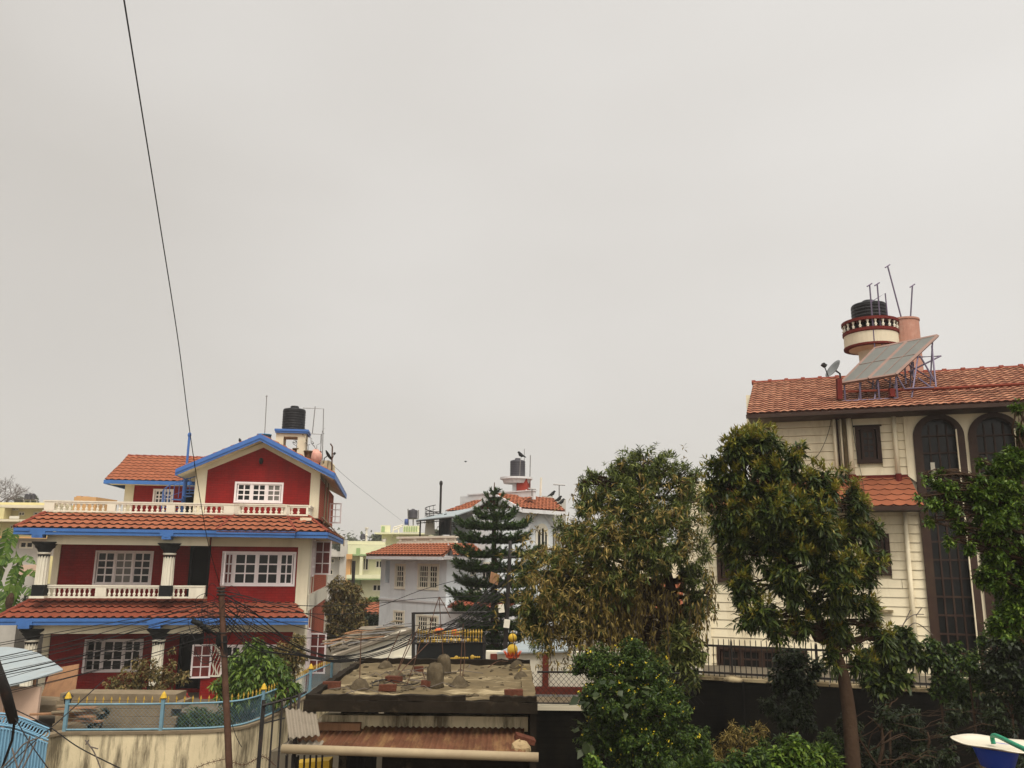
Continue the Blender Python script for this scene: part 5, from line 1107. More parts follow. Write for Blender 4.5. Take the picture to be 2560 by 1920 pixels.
pole_run('steel_stand', 'thin steel frame under the tank on the pale green roof storey', 'frame', [[W(1018, 1297, 66), W(1047, 1297, 66)], [W(1020, 1272, 66), W(1021, 1314, 66)], [W(1046, 1275, 66), W(1045, 1314, 66)], [W(1033, 1297, 66), W(1033, 1314, 66)]], .05, 'steel')
m = MB(); m.lathe((0, 0, 0), [(PX(5, 66), 0), (PX(5.3, 66), PX(7, 66)), (PX(5, 66), PX(14, 66)), (.01, PX(15, 66))], 12); tag(m.build('barrel', mat('blue drum', (.04, .07, .22), .5, .1, 3), None, True, W(1016, 1312, 66)), 'blue drum left of the tank on the pale green roof storey', 'barrel')
block('far_flats', 'farthest hazy grey flats with a small tank beyond the green house', 880, 950, 1366, 105, 'tanwall', [(915, 925, 1378, 1385)], extra=[(905, 950, 1358, 1366, 0, 3, 'tanwall', 'roof_room')])
w_ = W(907, 1348, 104); water_tank('water_tank', 'small dark tank on the farthest hazy flats', w_, PX(6, 104), PX(13, 104), 'tankgrey'); m = MB(); m.lathe((0, 0, 0), [(.5, 0), (.5, .25), (.12, .3), (.12, 1.1), (.22, 1.15), (.12, 1.25), (.12, 1.9), (.24, 1.95), (.24, 2.1)], 10); tag(m.build('roof_vent', M['white'], None, False, W(915, 1362, 104)), 'thin white vent column beside the small far tank', 'vent')
pole_run('utility_pole', 'thin dark pole standing before the green house beside the bush', 'pole', [W(881, 1500, 45), W(885, 1402, 45)], .09, 'iron')
block('far_flats', 'hazy grey far block low behind the far trees left of the green house', 818, 880, 1372, 130, 'tanwall', [(830, 840, 1378, 1384)])
a = W(918, 1520, 47); m = MB(); tile_roof(m, (0, 0, 0), (1, 0, 0), (0, 1.2, .5), lambda t: 0, lambda t: PX(40, 47), 1.3, .3, .3, .05, .03, 'wave', 3); m.slab([(0, 0, -.02), (PX(40, 47), 0, -.02), (PX(40, 47), 1.1, .46), (0, 1.1, .46)], .05)
t = thing('garden_shed', 'low shed with an orange tiled roof beside the grey house', 'shed', W(905, 1532, 47)); m.build('roof', M['tile'], t); MB().box(.1, PX(40, 47)-.1, .1, 1.2, -2.2, -.05).build('wall', M['slate'], t)
# orange canopy glimpsed through the vine tree, and its cream wall
t = thing('tiled_canopy', 'orange tiled canopy on a cream wall glimpsed through the vine covered tree', 'canopy', W(1640, 1530, 20), R(-15))
m = MB(); tile_roof(m, (-1.6, 0, 0), (1, 0, 0), (0, .9, .75), lambda t: 0, lambda t: 2.2, 1.17, .21, .245, .0, .022, 'scale', 3); m.slab([(-1.6, 0, -.02), (.6, 0, -.02), (.6, .9, .73), (-1.6, .9, .73)], .05); m.build('tiles', M['tile'], t)
MB().box(-1.5, 1.2, .92, 1.1, -3, 1.6).build('wall', M['board'], t)
# ------------------------------------------------------------------ boundary wall, its blue fence and the gate
zwt = E-3.78
path = [G(px, py, zwt) for px, py in ((108, 1840), (155, 1830), (400, 1828), (560, 1822), (640, 1806), (720, 1770), (780, 1732), (900, 1672), (975, 1632))]
path = [Vector((v.x, v.y, 0)) for v in path]
pth = [path[0]]+cat_rom(path[1:6], 4)+path[6:]
BW = thing('boundary_wall', 'long cream boundary wall stained black under a light blue fence, curving round the red house', 'wall', pth[0])
o0 = pth[0]
def normal2(i, P_):
    a = P_[max(i-1, 0)]; b = P_[min(i+1, len(P_)-1)]; d = (b-a).normalized(); return Vector((-d.y, d.x, 0))
def ribbon(mb, P_, w0, w1, z0, z1):
    n = len(P_); vs = []
    for i, q_ in enumerate(P_):
        nn = normal2(i, P_); a = q_-o0+nn*w0; b = q_-o0+nn*w1; vs += [a+Vector((0, 0, z0)), b+Vector((0, 0, z0)), b+Vector((0, 0, z1)), a+Vector((0, 0, z1))]
    fs = [(0, 1, 2, 3), (4*n-4, 4*n-1, 4*n-2, 4*n-3)]
    for i in range(n-1):
        for j in range(4): fs.append((4*i+j, 4*(i+1)+j, 4*(i+1)+(j+1) % 4, 4*i+(j+1) % 4))
    mb.add(vs, fs)
m = MB(); ribbon(m, pth, 0, .22, -2.6, zwt-.06); m.build('wall', M['creamdirty'], BW)
m = MB(); ribbon(m, pth, -.03, .25, zwt-.058, zwt); m.build('coping', M['slate'], BW)
# fence
FN = thing('blue_fence', 'faded light blue chain link fence with gold spikes standing on the cream boundary wall', 'fence', o0)
fp = [v for v in pth[1:]]; hF = .56
m = MB()
for zz_ in (.03, hF): m.tube([v-o0+normal2(i, fp)*.08+Vector((0, 0, zwt+zz_)) for i, v in enumerate(fp)], .024, 5)
m.build('rail', M['fenceblue'], FN)
seglen = [0]
for a, b in zip(fp, fp[1:]): seglen.append(seglen[-1]+(b-a).length)
def along(s_):
    for i in range(len(fp)-1):
        if seglen[i+1] >= s_: t = (s_-seglen[i])/(seglen[i+1]-seglen[i]); return fp[i].lerp(fp[i+1], t)-o0+normal2(i, fp)*.08
    return fp[-1]-o0
LT = seglen[-1]
m = MB(); dx = .085; k = 0
s_ = 0
while s_ < min(LT-hF, 14):
    for a, b in ((s_, s_+hF*.95), (s_+hF*.95, s_)):
        p0 = along(a)+Vector((0, 0, zwt+.04)); p1 = along(b)+Vector((0, 0, zwt+hF-.01)); pm = along((a+b)/2)+Vector((0, 0, zwt+hF/2+.015)); m.tube([p0, pm, p1], .0020, 3, False)
    s_ += dx
m.build('chain_link', M['fenceblue'], FN)
# flat mesh farther along the lane
psts = [G(px, py, zwt) for px, py in ((156, 1830), (398, 1828), (652, 1800), (772, 1736), (826, 1709), (868, 1688))]
pk = None
for j, v in enumerate(psts):
    v = Vector((v.x, v.y, 0)); a = v-o0+Vector((0, .08, 0)); m = MB(); m.box(-.035, .035, -.035, .035, 0, hF+.10)
    if pk is None:
        pk = m.build('post', M['fenceblue'], FN, False, a+Vector((0, 0, zwt))); c = MB(); c.lathe((0, 0, 0), [(.03, hF+.10), (.075, hF+.13), (.04, hF+.22), (.001, hF+.27)], 8); c.build('finial', M['yellow'], pk)
    else: c = clone(pk, FN, a+Vector((0, 0, zwt))); clone(pk.children[0], c)
sp_ = None; m = MB(); cnt = 0; s_ = .25; 
while s_ < LT:
    a = along(s_)+Vector((0, 0, zwt+hF))
    if sp_ is None:
        q_ = MB(); q_.box(-.010, .010, -.008, .008, 0, .10); q_.add([(-.026, 0, .09), (.026, 0, .09), (0, 0, .175), (0, -.02, .10), (0, .02, .10)], [(0, 3, 2), (3, 1, 2), (1, 4, 2), (4, 0, 2), (0, 4, 1, 3)]); sp_ = q_.build('spike', M['gold'], FN, False, a)
    elif cnt < 99: clone(sp_, FN, a)
    else: m.box(a.x-.01, a.x+.01, a.y-.008, a.y+.008, a.z, a.z+.17)
    cnt += 1; s_ += .175
if m.v: o = m.build('spikes', M['gold'], FN); o['kind'] = 'stuff'
# blue metal gate
gp = W(120, 1850, 18.6); gl_ = W(-60, 1850, 17.6); gd = Vector((gl_.x-gp.x, gl_.y-gp.y, 0)); gw = gd.length; gd.normalize(); ga = math.atan2(-gd.y, -gd.x)
GT = thing('metal_gate', 'light blue sheet metal gate with arched top and a row of rings', 'gate', Vector((gp.x, gp.y, 0))-Vector((math.cos(ga), math.sin(ga), 0))*gw, ga)
zg_ = W(118, 1825, 18.6).z; zg2 = W(10, 1777, 18.1).z
def gtop(x): u = x/gw; return zg_+(zg2-zg_)*math.cos((u-.15)*1.75)**1.2 if u > .15 else zg2
n = 26; xs_ = [gw*i/n for i in range(n+1)]; m = MB()
m.prism([(0, -2.3), (gw, -2.3)]+[(x_, gtop(x_)-.26) for x_ in reversed(xs_)], 0, .02); m.build('sheet', M['ltblue'], GT)
m = MB()
for off_ in (0, .22, .29): m.tube([(x_, .0, gtop(x_)-off_) for x_ in xs_], .022, 5)
for i in range(0, 22): x_ = gw*(i+.5)/22; m.tube([(x_, -.03, -2.3), (x_, -.03, gtop(x_)-.27)], .016, 4)
m.build('frame', M['ltblue'], GT)
for i in range(1, 22): x_ = gw*i/22; m = MB(); torus(m, (x_, 0, gtop(x_)-.12), .075, .014, 14, 4, Matrix.Rotation(math.pi/2, 3, 'X')); m.build('ring', M['ltblue'], GT)
lp = GT.matrix_world
# things behind the wall: slabs, planks, tarpaulin roof, leaning board
t = thing('slab_stack', 'stack of long buff stone slabs lying behind the blue fence', 'slabs', W(280, 1800, 21.8)); rg = random.Random(3)
for i in range(5): m = MB(); z_ = .02+i*.17; m.box(-1.3+rg.uniform(-.1, .1), 1.6+rg.uniform(-.15, .15), -.2+i*.05, .5+i*.05, z_-.25, z_-.09); m.build('slab', M['slate'], t)
t = thing('brick_path', 'buff paved strip running left from the slabs to the blue gate', 'path', W(120, 1775, 23)); m = MB(); m.box(-3, 1.9, 0, 2.6, -.1, .12); m.build('paving', M['slate'], t); t['kind'] = 'structure'
for c_ in t.children: c_['kind'] = 'structure'
t = thing('plank_pile', 'untidy pile of weathered planks beside the right end of the blue gate', 'planks', W(135, 1822, 20.4))
for i in range(9):
    m = MB(); a = rg.uniform(-.5, .5); L__ = rg.uniform(.35, .7); m.obox((rg.uniform(-.1, .45), rg.uniform(.3, .7), .05+i*.045), (L__*math.cos(a), L__*math.sin(a), rg.uniform(-.03, .03)), (-.07*math.sin(a), .07*math.cos(a), 0), (0, 0, .018)); m.build('plank', M['wood' if i % 2 else 'slate'], t)
# curved sheet awning at the left
AW = thing('sheet_awning', 'curved pale blue grey sheet awning at the left edge before the red house', 'awning', W(60, 1680, 22.5))
m = MB(); vs = []; n = 12
c00 = W(-40, 1624, 24.2); c10 = W(88, 1622, 24.2); c01 = W(-60, 1722, 21.6); c11 = W(157, 1674, 22.6)
P4 = AW.location
tp_ = [W(-40, 1618, 24.2), W(20, 1617, 24.2), W(60, 1622, 24.1), W(95, 1632, 23.8), W(128, 1650, 23.3), W(157, 1672, 22.8)]
bt_ = [W(-60, 1735, 21.4), W(-10, 1720, 21.5), W(20, 1713, 21.6), W(60, 1703, 21.8), W(105, 1690, 22.1), W(157, 1674, 22.7)]
m.add([v-P4 for v in tp_]+[v-P4 for v in bt_]+[v-P4-Vector((0, 0, .04)) for v in tp_]+[v-P4-Vector((0, 0, .04)) for v in bt_],
      [(i, i+6, i+7, i+1) for i in range(5)]+[(i+12, i+13, i+19, i+18) for i in range(5)]+[(6+i, 18+i, 19+i, 7+i) for i in range(5)]); m.build('sheet', M['zinc'], AW)
m = MB()
for v, b in ((tp_[3], 22.9), (bt_[2], 21.8)): m.tube([v-P4-Vector((0, 0, .05)), v-P4-Vector((0, 0, 2.2))], .04, 6)
m.build('post', M['wood'], AW)
m = MB(); a, b = W(20, 1712, 22.2), W(76, 1758, 22.2); m.box(a.x-.5, b.x+.2, b.y, b.y+.1, b.z-.4, a.z-.05); tag(m.build('board_screen', M['pinkwall'], None), 'pale brown board screen under the curved awning', 'screen')
LB = thing('leaning_board', 'brown striped plywood sheet leaning beside the awning in front of the red house', 'board', W(145, 1761, 24.2))
m = MB(); q0, q1, q2, q3 = W(95, 1762, 24.3), W(182, 1762, 24.1), W(197, 1660, 24.8), W(128, 1672, 24.9); L0 = LB.location
m.slab([q0-L0, q1-L0, q2-L0, q3-L0], (0, .04, 0)); m.build('sheet', mat('streaked plywood', (.25, .135, .07), .8, .2, 3, dirt=(.16, .08, .05), dscale=2, damt=.8, stretch=(4, 4, .3)), LB)
m = MB()
m.tube([q0-L0+Vector((.05, .05, 0)), q3-L0+Vector((.05, .06, 0))], .02, 4); m.build('batten', M['wood'], LB)
m = MB(); m.lathe((0, 0, 0), [(.07, 0), (.11, .16), (.14, .17), (.02, .27), (.001, .30)], 6); tag(m.build('gate_lantern', M['iron'], None, False, W(168, 1760, 21.2)), 'small dark lantern just behind the first gold spikes', 'lantern')
# grey neighbour wall behind the left column
block('render_shed', 'grey rendered shed showing between the eaves and the awning at the left edge', -90, 62, 1558, 30, 'tanwall', [], 4, cat='shed')
# ------------------------------------------------------------------ concrete roofed shed in the foreground
zr0 = E-1.69
n0, n1, f0, f1 = G(764, 1742, zr0), G(1342, 1752, zr0), G(903, 1653, zr0), G(1340, 1655, zr0)
yn, yf = 11.0, (f0.y+f1.y)/2; xl0 = n0.x*11/n0.y; xr0 = n1.x*11/n1.y
SH = thing('concrete_shed', 'low shed with a stained flat concrete roof, dark mossy edges and a rusty tin lean-to', 'shed', ((xl0+xr0)/2, 11, 0)); cx = (xl0+xr0)/2; hw_ = (xr0-xl0)/2; dp = yf-11
sh = .15
m = MB(); nx_, ny_ = 60, 50; vs = []; rs = random.Random(5)
def rz(x, y): return zr0-.035+.012*math.sin(x*5+1)*math.sin(y*4)+.008*math.sin(x*17+y*9)
for j in range(ny_+1):
    for i in range(nx_+1): x_ = -hw_+.09+(2*hw_-.24)*i/nx_; y_ = .07+(dp-.16)*j/ny_; vs.append((x_, y_, rz(x_, y_)))
m.add(vs, [(j*(nx_+1)+i, j*(nx_+1)+i+1, (j+1)*(nx_+1)+i+1, (j+1)*(nx_+1)+i) for j in range(ny_) for i in range(nx_)])
m.build('roof_surface', M['conc'], SH, True)
m = MB()
def rough_bar(m, a, b, w, h, z, n=26, seed=1):
    r_ = random.Random(seed); a = Vector(a); b = Vector(b); d = (b-a).normalized(); nn = Vector((-d.y, d.x, 0)); vs = []
    for i in range(n+1):
        c = a.lerp(b, i/n); j1, j2, j3 = r_.uniform(-.012, .012), r_.uniform(-.012, .012), r_.uniform(-.01, .012)
        vs += [c+nn*(-w/2+j1)+Vector((0, 0, z-h)), c+nn*(w/2+j2)+Vector((0, 0, z-h)), c+nn*(w/2+j2)+Vector((0, 0, z+j3)), c+nn*(-w/2+j1)+Vector((0, 0, z+j3))]
    fs = [(0, 1, 2, 3), (4*n, 4*n+3, 4*n+2, 4*n+1)]
    for i in range(n):
        for j in range(4): fs.append((4*i+j, 4*(i+1)+j, 4*(i+1)+(j+1) % 4, 4*i+(j+1) % 4))
    m.add(vs, fs)
rough_bar(m, (-hw_, .05, 0), (-hw_+2.0, .05, 0), .10, .06, zr0+.015, 20, 1); rough_bar(m, (-hw_+2.3, .05, 0), (hw_, .05, 0), .10, .06, zr0+.015, 12, 2)
rough_bar(m, (-hw_+.05, 0.1, 0), (-hw_+.05, dp, 0), .10, .1, zr0+.02, 30, 3); rough_bar(m, (-hw_, dp-.03, 0), (hw_, dp-.03, 0), .1, .12, zr0+.045, 30, 4)
rough_bar(m, (-hw_-.02, .02, 0), (hw_+.01, .02, 0), .09, .13, zr0-.05, 30, 6)
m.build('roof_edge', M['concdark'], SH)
m = MB(); rough_bar(m, (hw_-.09, 0.1, 0), (hw_-.09, dp-.1, 0), .17, .1, zr0+.0, 30, 8); m.build('side_kerb', M['conc'], SH)
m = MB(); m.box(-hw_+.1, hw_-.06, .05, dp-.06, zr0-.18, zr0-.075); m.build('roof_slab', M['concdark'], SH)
m = MB(); m.box(-hw_+.12, hw_-.10, .45, .6, zr0-.48, zr0-.30); m.build('beam', M['creamdirty'], SH)
m = MB(); m.box(-hw_+.9, hw_-.06, .62, .8, -2.6, zr0-.18); m.box(hw_-.08, hw_+.0, .1, dp-.2, -2.6, zr0-.17); m.box(-hw_+.3, -hw_+.4, .8, dp-.2, -2.6, zr0-.17)
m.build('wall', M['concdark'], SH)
# lean-to sheets
def corrugated(name, mname, x0, x1, ya, yb_, za, zb_, per=.076, amp=.011, par=SH, jag=.012, seed=0):
    r_ = random.Random(seed); n = int((x1-x0)/per*6); m = MB(); vs = []; K_ = 4
    for i in range(n+1):
        x_ = x0+(x1-x0)*i/n; h_ = amp*math.sin(2*math.pi*(x_-x0)/per); jj = r_.uniform(-jag, jag)
        for j in range(K_+1): u = j/K_; vs.append((x_, ya+(yb_-ya)*u-(jj if j == K_ else 0), za+(zb_-za)*u+h_))
    n2 = len(vs); vs += [(a, b, c-.004) for a, b, c in vs]
    fs = [(i*(K_+1)+j, (i+1)*(K_+1)+j, (i+1)*(K_+1)+j+1, i*(K_+1)+j+1) for i in range(n) for j in range(K_)]
    m.add(vs, fs+[tuple(a+n2 for a in reversed(f)) for f in fs]); return m.build(name, M[mname], par)
lt = lambda px, py, Y: W(px, py, Y)-Vector(SH.location)
L1 = lt(780, 1822, 11.45); L2 = lt(760, 1878, 10.35); L3 = lt(1335, 1822, 11.45); L4 = lt(1335, 1886, 10.35)
za_, zb__ = (L1.z+L3.z)/2+.01, (L2.z+L4.z)/2
xs1 = lt(950, 1850, 10.9).x; xs0 = lt(772, 1850, 10.9).x; xsm = lt(905, 1850, 10.9).x
corrugated('tin_sheet', 'rust', xs0-.15, xsm, .43, -.62, za_-.02, zb__, seed=1); corrugated('tin_sheet', 'rust', xsm-.06, hw_-.15, .45, -.63, za_+.012, zb__+.012, seed=2)
m = MB(); m.box(xs0, xsm-.1, .32, .42, za_-.02, za_+.07); m.build('loose_batten', M['wood'], SH)
for px_ in (1062, 1132, 1200, 1270):
    a = lt(px_, 1848, 10.85); m = MB()
    for k in range(3): an = R(60+30*k); m.slab([(0, 0, 0), (.035*math.cos(an-.2), .06*math.sin(an), .002), (.045*math.cos(an), .07*math.sin(an), .004), (.035*math.cos(an+.25), .055*math.sin(an), .002)], .003)
    o = m.build('felt_washer', M['asb'], SH, False, (a.x, a.y-.05, za_-.018+(a.y-.05-.45)*(za_-zb__)/1.07+.012))
gq = lt(705, 1872, 10.28); gq2 = lt(1346, 1893, 10.28); m = MB(); m.tube([gq, gq2], .052, 12); m.build('gutter_pipe', M['pipe'], SH, True)
# asbestos sheet at the left corner
AS = thing('cement_sheet', 'grey corrugated cement sheet hung at the left corner of the concrete shed', 'sheet', W(756, 1805, 10.7))
A0 = Vector(AS.location); c_ = [W(713, 1772, 11.0)-A0, W(790, 1776, 11.05)-A0, W(800, 1838, 10.5)-A0, W(722, 1846, 10.4)-A0]
m = MB(); vs = []; n = 48
for i in range(n+1):
    u = i/n; w_ = .012*math.sin(u*2*math.pi*5)
    for j in range(5): v = j/4; p_ = c_[0].lerp(c_[1], u).lerp(c_[3].lerp(c_[2], u), v); vs.append(p_+Vector((0, -.3*w_, w_)))
m.add(vs+[v+Vector((0, .006, -.006)) for v in vs], [(i*5+j, (i+1)*5+j, (i+1)*5+j+1, i*5+j+1) for i in range(n) for j in range(4)]+[tuple(a+len(vs) for a in (i*5+j, i*5+j+1, (i+1)*5+j+1, (i+1)*5+j)) for i in range(n) for j in range(4)])
m.build('corrugated_face', M['asb'], AS)
m = MB(); m.tube([c_[3]+Vector((.05, .1, .0)), c_[3]+Vector((.05, .1, -1.2))], .025, 6); m.build('prop', M['iron'], AS)
corrugated('lower_sheet', 'asb', 0, .42, 0, -.35, 0, -.06, par=AS, seed=5).location = W(722, 1852, 10.6)-A0
# mortar mounds with rods, bricks and stumps on the flat roof
def roof_at(px, py): v = G(px, py, zr0-.03); return v
rg = random.Random(11)
def mound(px, py, wpx, hpx, lab, rods=(), name='mortar_mound', cat='mound', stump=False):
    b = roof_at(px, py); r_ = PX(wpx/2, b.y); h_ = PX(hpx, b.y)*1.02; t = thing(name, lab, cat, b, rg.uniform(0, 3), 'mounds round the starter bars')
    m = MB()
    prof = [(r_*1.0, -.02), (r_*.93, h_*.12), (r_*.72, h_*.5), (r_*.42, h_*.85), (r_*.15, h_), (.001, h_)] if not stump else [(r_*1.0, -.02), (r_*.92, h_*.12), (r_*.86, h_*.5), (r_*.80, h_*.8), (r_*.55, h_*.96), (.001, h_)]
    m.lathe((0, 0, 0), prof, 16); rr = random.Random(px); m.v = [(x_*(1+rr.uniform(-.13, .13)), y_*(1+rr.uniform(-.13, .13)), z_+rr.uniform(-.05, .05)*h_) for x_, y_, z_ in m.v]
    m.build('mortar', M['mound'], t, True)
    for pts_ in rods:
        m = MB(); m.tube(cat_rom([W(x_, y_, b.y+d_)-b for x_, y_, d_ in pts_], 4), .0065, 5); o = m.build('starter_bar', M['polerust'], t); o.matrix_parent_inverse = Matrix.Identity(4); o.rotation_euler = (0, 0, -t.rotation_euler[2])
    return t
M['mound'] = mat('grey mortar', (.075, .058, .036), 1, .35, 8, bump=.7, bscale=30, dirt=(.17, .14, .09), dscale=9, damt=.6)
mound(899, 1722, 50, 24, 'mortar mound nearest the left front corner of the flat roof, with one tall rod', [[(899, 1700, 0), (901, 1640, 0), (903, 1578, 0)]])
mound(964, 1668, 38, 15, 'mortar mound by the far left corner of the flat roof', [[(967, 1652, 0), (985, 1612, 0), (1001, 1576, 0)]])
mound(990, 1697, 48, 20, 'mortar mound with crossing rods left of the two stumps', [[(992, 1680, 0), (1012, 1630, 0), (1030, 1585, 0)], [(968, 1718, -.5), (1020, 1660, 0), (1076, 1602, .3)], [(995, 1676, 0), (1020, 1625, 0), (1050, 1560, 0)]])
mound(1020, 1720, 40, 7, 'flattest mortar mound beside the coil of loose wire', [[(1017, 1712, 0), (1035, 1660, 0), (1052, 1600, 0)]])
mound(1149, 1715, 50, 13, 'mortar mound at the right of the two stumps', [[(1150, 1694, 0), (1153, 1640, 0), (1158, 1560, 0)], [(1156, 1694, 0), (1162, 1640, 0), (1160, 1600, 0)]])
mound(1148, 1715, 44, 24, 'rounded mortar mound just right of the tall grey stump', [])
mound(1293, 1668, 40, 16, 'mortar mound near the far right corner of the flat roof', [[(1293, 1655, 0), (1287, 1620, 0), (1281, 1578, 0)]])
mound(1303, 1697, 38, 17, 'mortar mound beside the right kerb of the flat roof', [[(1303, 1682, 0), (1302, 1665, 0)]])
mound(1088, 1715, 46, 53, 'taller and nearer of the two rounded grey stumps on the flat roof', [[(1068, 1715, -.1), (1060, 1690, 0), (1055, 1675, 0)]], 'mortar_stump', 'stump', True)
mound(1109, 1682, 38, 42, 'farther of the two rounded grey stumps on the flat roof', [[(1108, 1642, 0), (1102, 1560, 0), (1098, 1492, 0)], [(1098, 1492, 0), (1085, 1530, 0), (1068, 1600, -.1)], [(1099, 1493, 0), (1112, 1515, 0), (1126, 1545, 0)]], 'mortar_stump', 'stump', True)
def brick(px, py, a, lab, sc=1):
    b = roof_at(px, py); m = MB(); r_ = random.Random(px); m.obox((0, 0, .04), (.115*sc, 0, 0), (0, .055*sc, 0), (0, 0, .04)); m.v = [(x_+r_.uniform(-.008, .008), y_+r_.uniform(-.006, .006), z_+r_.uniform(-.005, .005)) for x_, y_, z_ in m.v]
    o = tag(m.build('brick', M['brickm'], None, False, b), lab, 'brick', 'loose bricks on the flat roof'); o.rotation_euler = (0, 0, a)
brick(969, 1727, .03, 'whole red brick lying at the front middle of the flat roof'); brick(829, 1720, .15, 'red brick at the left front corner of the flat roof'); brick(985, 1705, -.2, 'red brick by the mound with crossing rods')
brick(1073, 1716, .1, 'red brick against the foot of the tall grey stump'); brick(1284, 1740, .05, 'dark brick lying near the right front edge of the flat roof'); brick(1047, 1679, .4, 'small piece of brick left of the far stump', .6)
pts_ = [(925, 1718), (950, 1708), (975, 1706), (1000, 1712), (1030, 1718), (1048, 1712), (1025, 1722), (995, 1721), (975, 1712), (955, 1722), (930, 1723), (940, 1712), (985, 1702), (1015, 1697)]
pole_run('loose_wire', 'tangle of thin black wire on the concrete roof by the mounds', 'wire', cat_rom([roof_at(*v)+Vector((0, 0, .03+.03*rnd.random())) for v in pts_], 5), .006, 'wire')
pole_run('bent_rod', 'thin bent rod lying across the right part of the flat roof', 'rod', cat_rom([roof_at(1220, 1672)+Vector((0, 0, .02)), roof_at(1245, 1666)+Vector((0, 0, .08)), roof_at(1275, 1660)+Vector((0, 0, .05)), roof_at(1290, 1650)+Vector((0, 0, .12))], 4), .007, 'polerust')
rb_ = random.Random(33); m = MB()
for k in range(150):
    x_, y_ = rb_.uniform(-hw_+.15, hw_-.25), rb_.uniform(.2, dp-.2)
    if rb_.random() < .5: x_ = rb_.gauss(-.4, .5); y_ = rb_.gauss(1.6, .7)
    if not (-hw_+.1 < x_ < hw_-.2 and .15 < y_ < dp-.1): continue
    s_ = rb_.uniform(.008, .035); m.ball((x_, y_, rz(x_, y_)+s_*.3), s_*rb_.uniform(1, 2), s_*1.2, s_*.6, 5, 3, .25, rb_)
o = m.build('roof_rubble', M['mound'], SH); o['kind'] = 'stuff'
m = MB()
for k in range(26):
    x_, y_ = rb_.gauss(-.5, .6), rb_.gauss(1.3, .6); a_ = rb_.uniform(0, 3.14); l_ = rb_.uniform(.08, .35)
    if not (-hw_+.4 < x_ < hw_-.5 and .3 < y_ < dp-.5): continue
    m.tube([(x_-l_*math.cos(a_), y_-l_*math.sin(a_)*.6, zr0-.01), (x_, y_, zr0+rb_.uniform(0, .05)), (x_+l_*math.cos(a_+.5), y_+l_*math.sin(a_+.5)*.6, zr0-.015)], .005, 4)
o = m.build('roof_twigs', M['barkgrey'], SH); o['kind'] = 'stuff'
# stone and half brick holding down the tin
a = W(1300, 1888, 10.55); m = MB(); r_ = random.Random(9); m.ball((0, 0, .07), .12, .10, .10, 9, 7, .16, r_); tag(m.build('stone', M['mound2'] if 'mound2' in M else mat('buff rock', (.30, .22, .12), .95, .3, 6, bump=.8, bscale=14, dirt=(.10, .08, .045), dscale=8, damt=.7), None, False, a), 'buff rock weighing down the right end of the rusty tin', 'stone')
m = MB(); m.obox((0, 0, .07), (.115, .02, -.035), (-.01, .06, .01), (.01, 0, .03)); tag(m.build('brick', M['brickm'], None, False, W(1312, 1862, 10.9)), 'brick tilted on the tin above the buff rock', 'brick')
# iron bars left of the shed
IB = thing('bar_gate', 'tall dark iron bars with a curved top rail left of the cement sheet', 'gate', W(690, 1900, 12)); I0 = Vector(IB.location)
m = MB(); m.tube(cat_rom([W(655, 1764, 12)-I0, W(700, 1752, 12.2)-I0, W(735, 1742, 12.5)-I0, W(765, 1730, 12.8)-I0], 5), .018, 5); m.tube([W(660, 1808, 12)-I0, W(712, 1795, 12.2)-I0], .010, 4); m.build('top_rail', M['iron'], IB)
for (a, b, c, d, r_) in ((660, 1750, 645, 1935, .03), (685, 1757, 672, 1935, .014), (706, 1750, 694, 1935, .014), (728, 1742, 716, 1935, .014), (749, 1735, 746, 1775, .02)):
    m = MB(); m.tube([W(a, b, 12.1)-I0, W(c, d, 11.9)-I0], r_, 5); m.build('bar', M['iron'], IB)
LF = thing('low_bar_fence', 'row of short iron bars under the gutter pipe of the shed', 'fence', W(740, 1910, 10.9)); I0 = Vector(LF.location)
for k in range(7): m = MB(); m.tube([W(716+k*15, 1888, 10.9)-I0, W(712+k*15, 1990, 10.9)-I0], .012, 4); m.build('bar', M['iron'], LF)
m = MB(); m.tube([W(705, 1960, 10.9)-I0, W(815, 1960, 10.9)-I0], .012, 4); m.tube([W(738, 1893, 10.6)-I0, W(748, 1990, 10.6)-I0], .03, 6); m.build('rail', M['iron'], LF)
m = MB(); m.obox((0, 0, 0), (.22, 0, .02), (0, .12, 0), (0, 0, .16)); tag(m.build('yellow_crate', M['yellow'], None, False, W(785, 1932, 11.9)), 'yellow crate glimpsed behind the short bars under the gutter', 'crate')
m = MB(); m.ball((0, 0, 0), .28, .2, .12, 12, 6, .1, rnd); tag(m.build('yellow_sack', M['yellow'], None, True, W(1258, 1950, 10.9)), 'yellow sack under the right end of the gutter pipe', 'sack')
def barbed(name, lab, pts_):
    m = MB(); c = cat_rom(pts_, 6); b = Vector(c[0]); m.tube([v-b for v in c], .0045, 4)
    for i in range(0, len(c)-1, 2):
        for s in (-1, 1): m.tube([c[i]-b+Vector((-.02, 0, -.03*s)), c[i]-b+Vector((.02, 0, .03*s))], .003, 3)
    tag(m.build(name, M['polerust'], None, False, b), lab, 'barbed wire', 'strands of barbed wire')
barbed('barbed_wire', 'barbed wire strand left of the utility pole foot at the bottom edge', [W(480, 1925, 12), W(520, 1908, 12), W(565, 1897, 12.2)])
barbed('barbed_wire', 'barbed wire strand looping between the utility pole and the dark bars', [W(580, 1905, 12), W(610, 1912, 12), W(640, 1898, 12), W(660, 1892, 12), W(690, 1915, 12)])
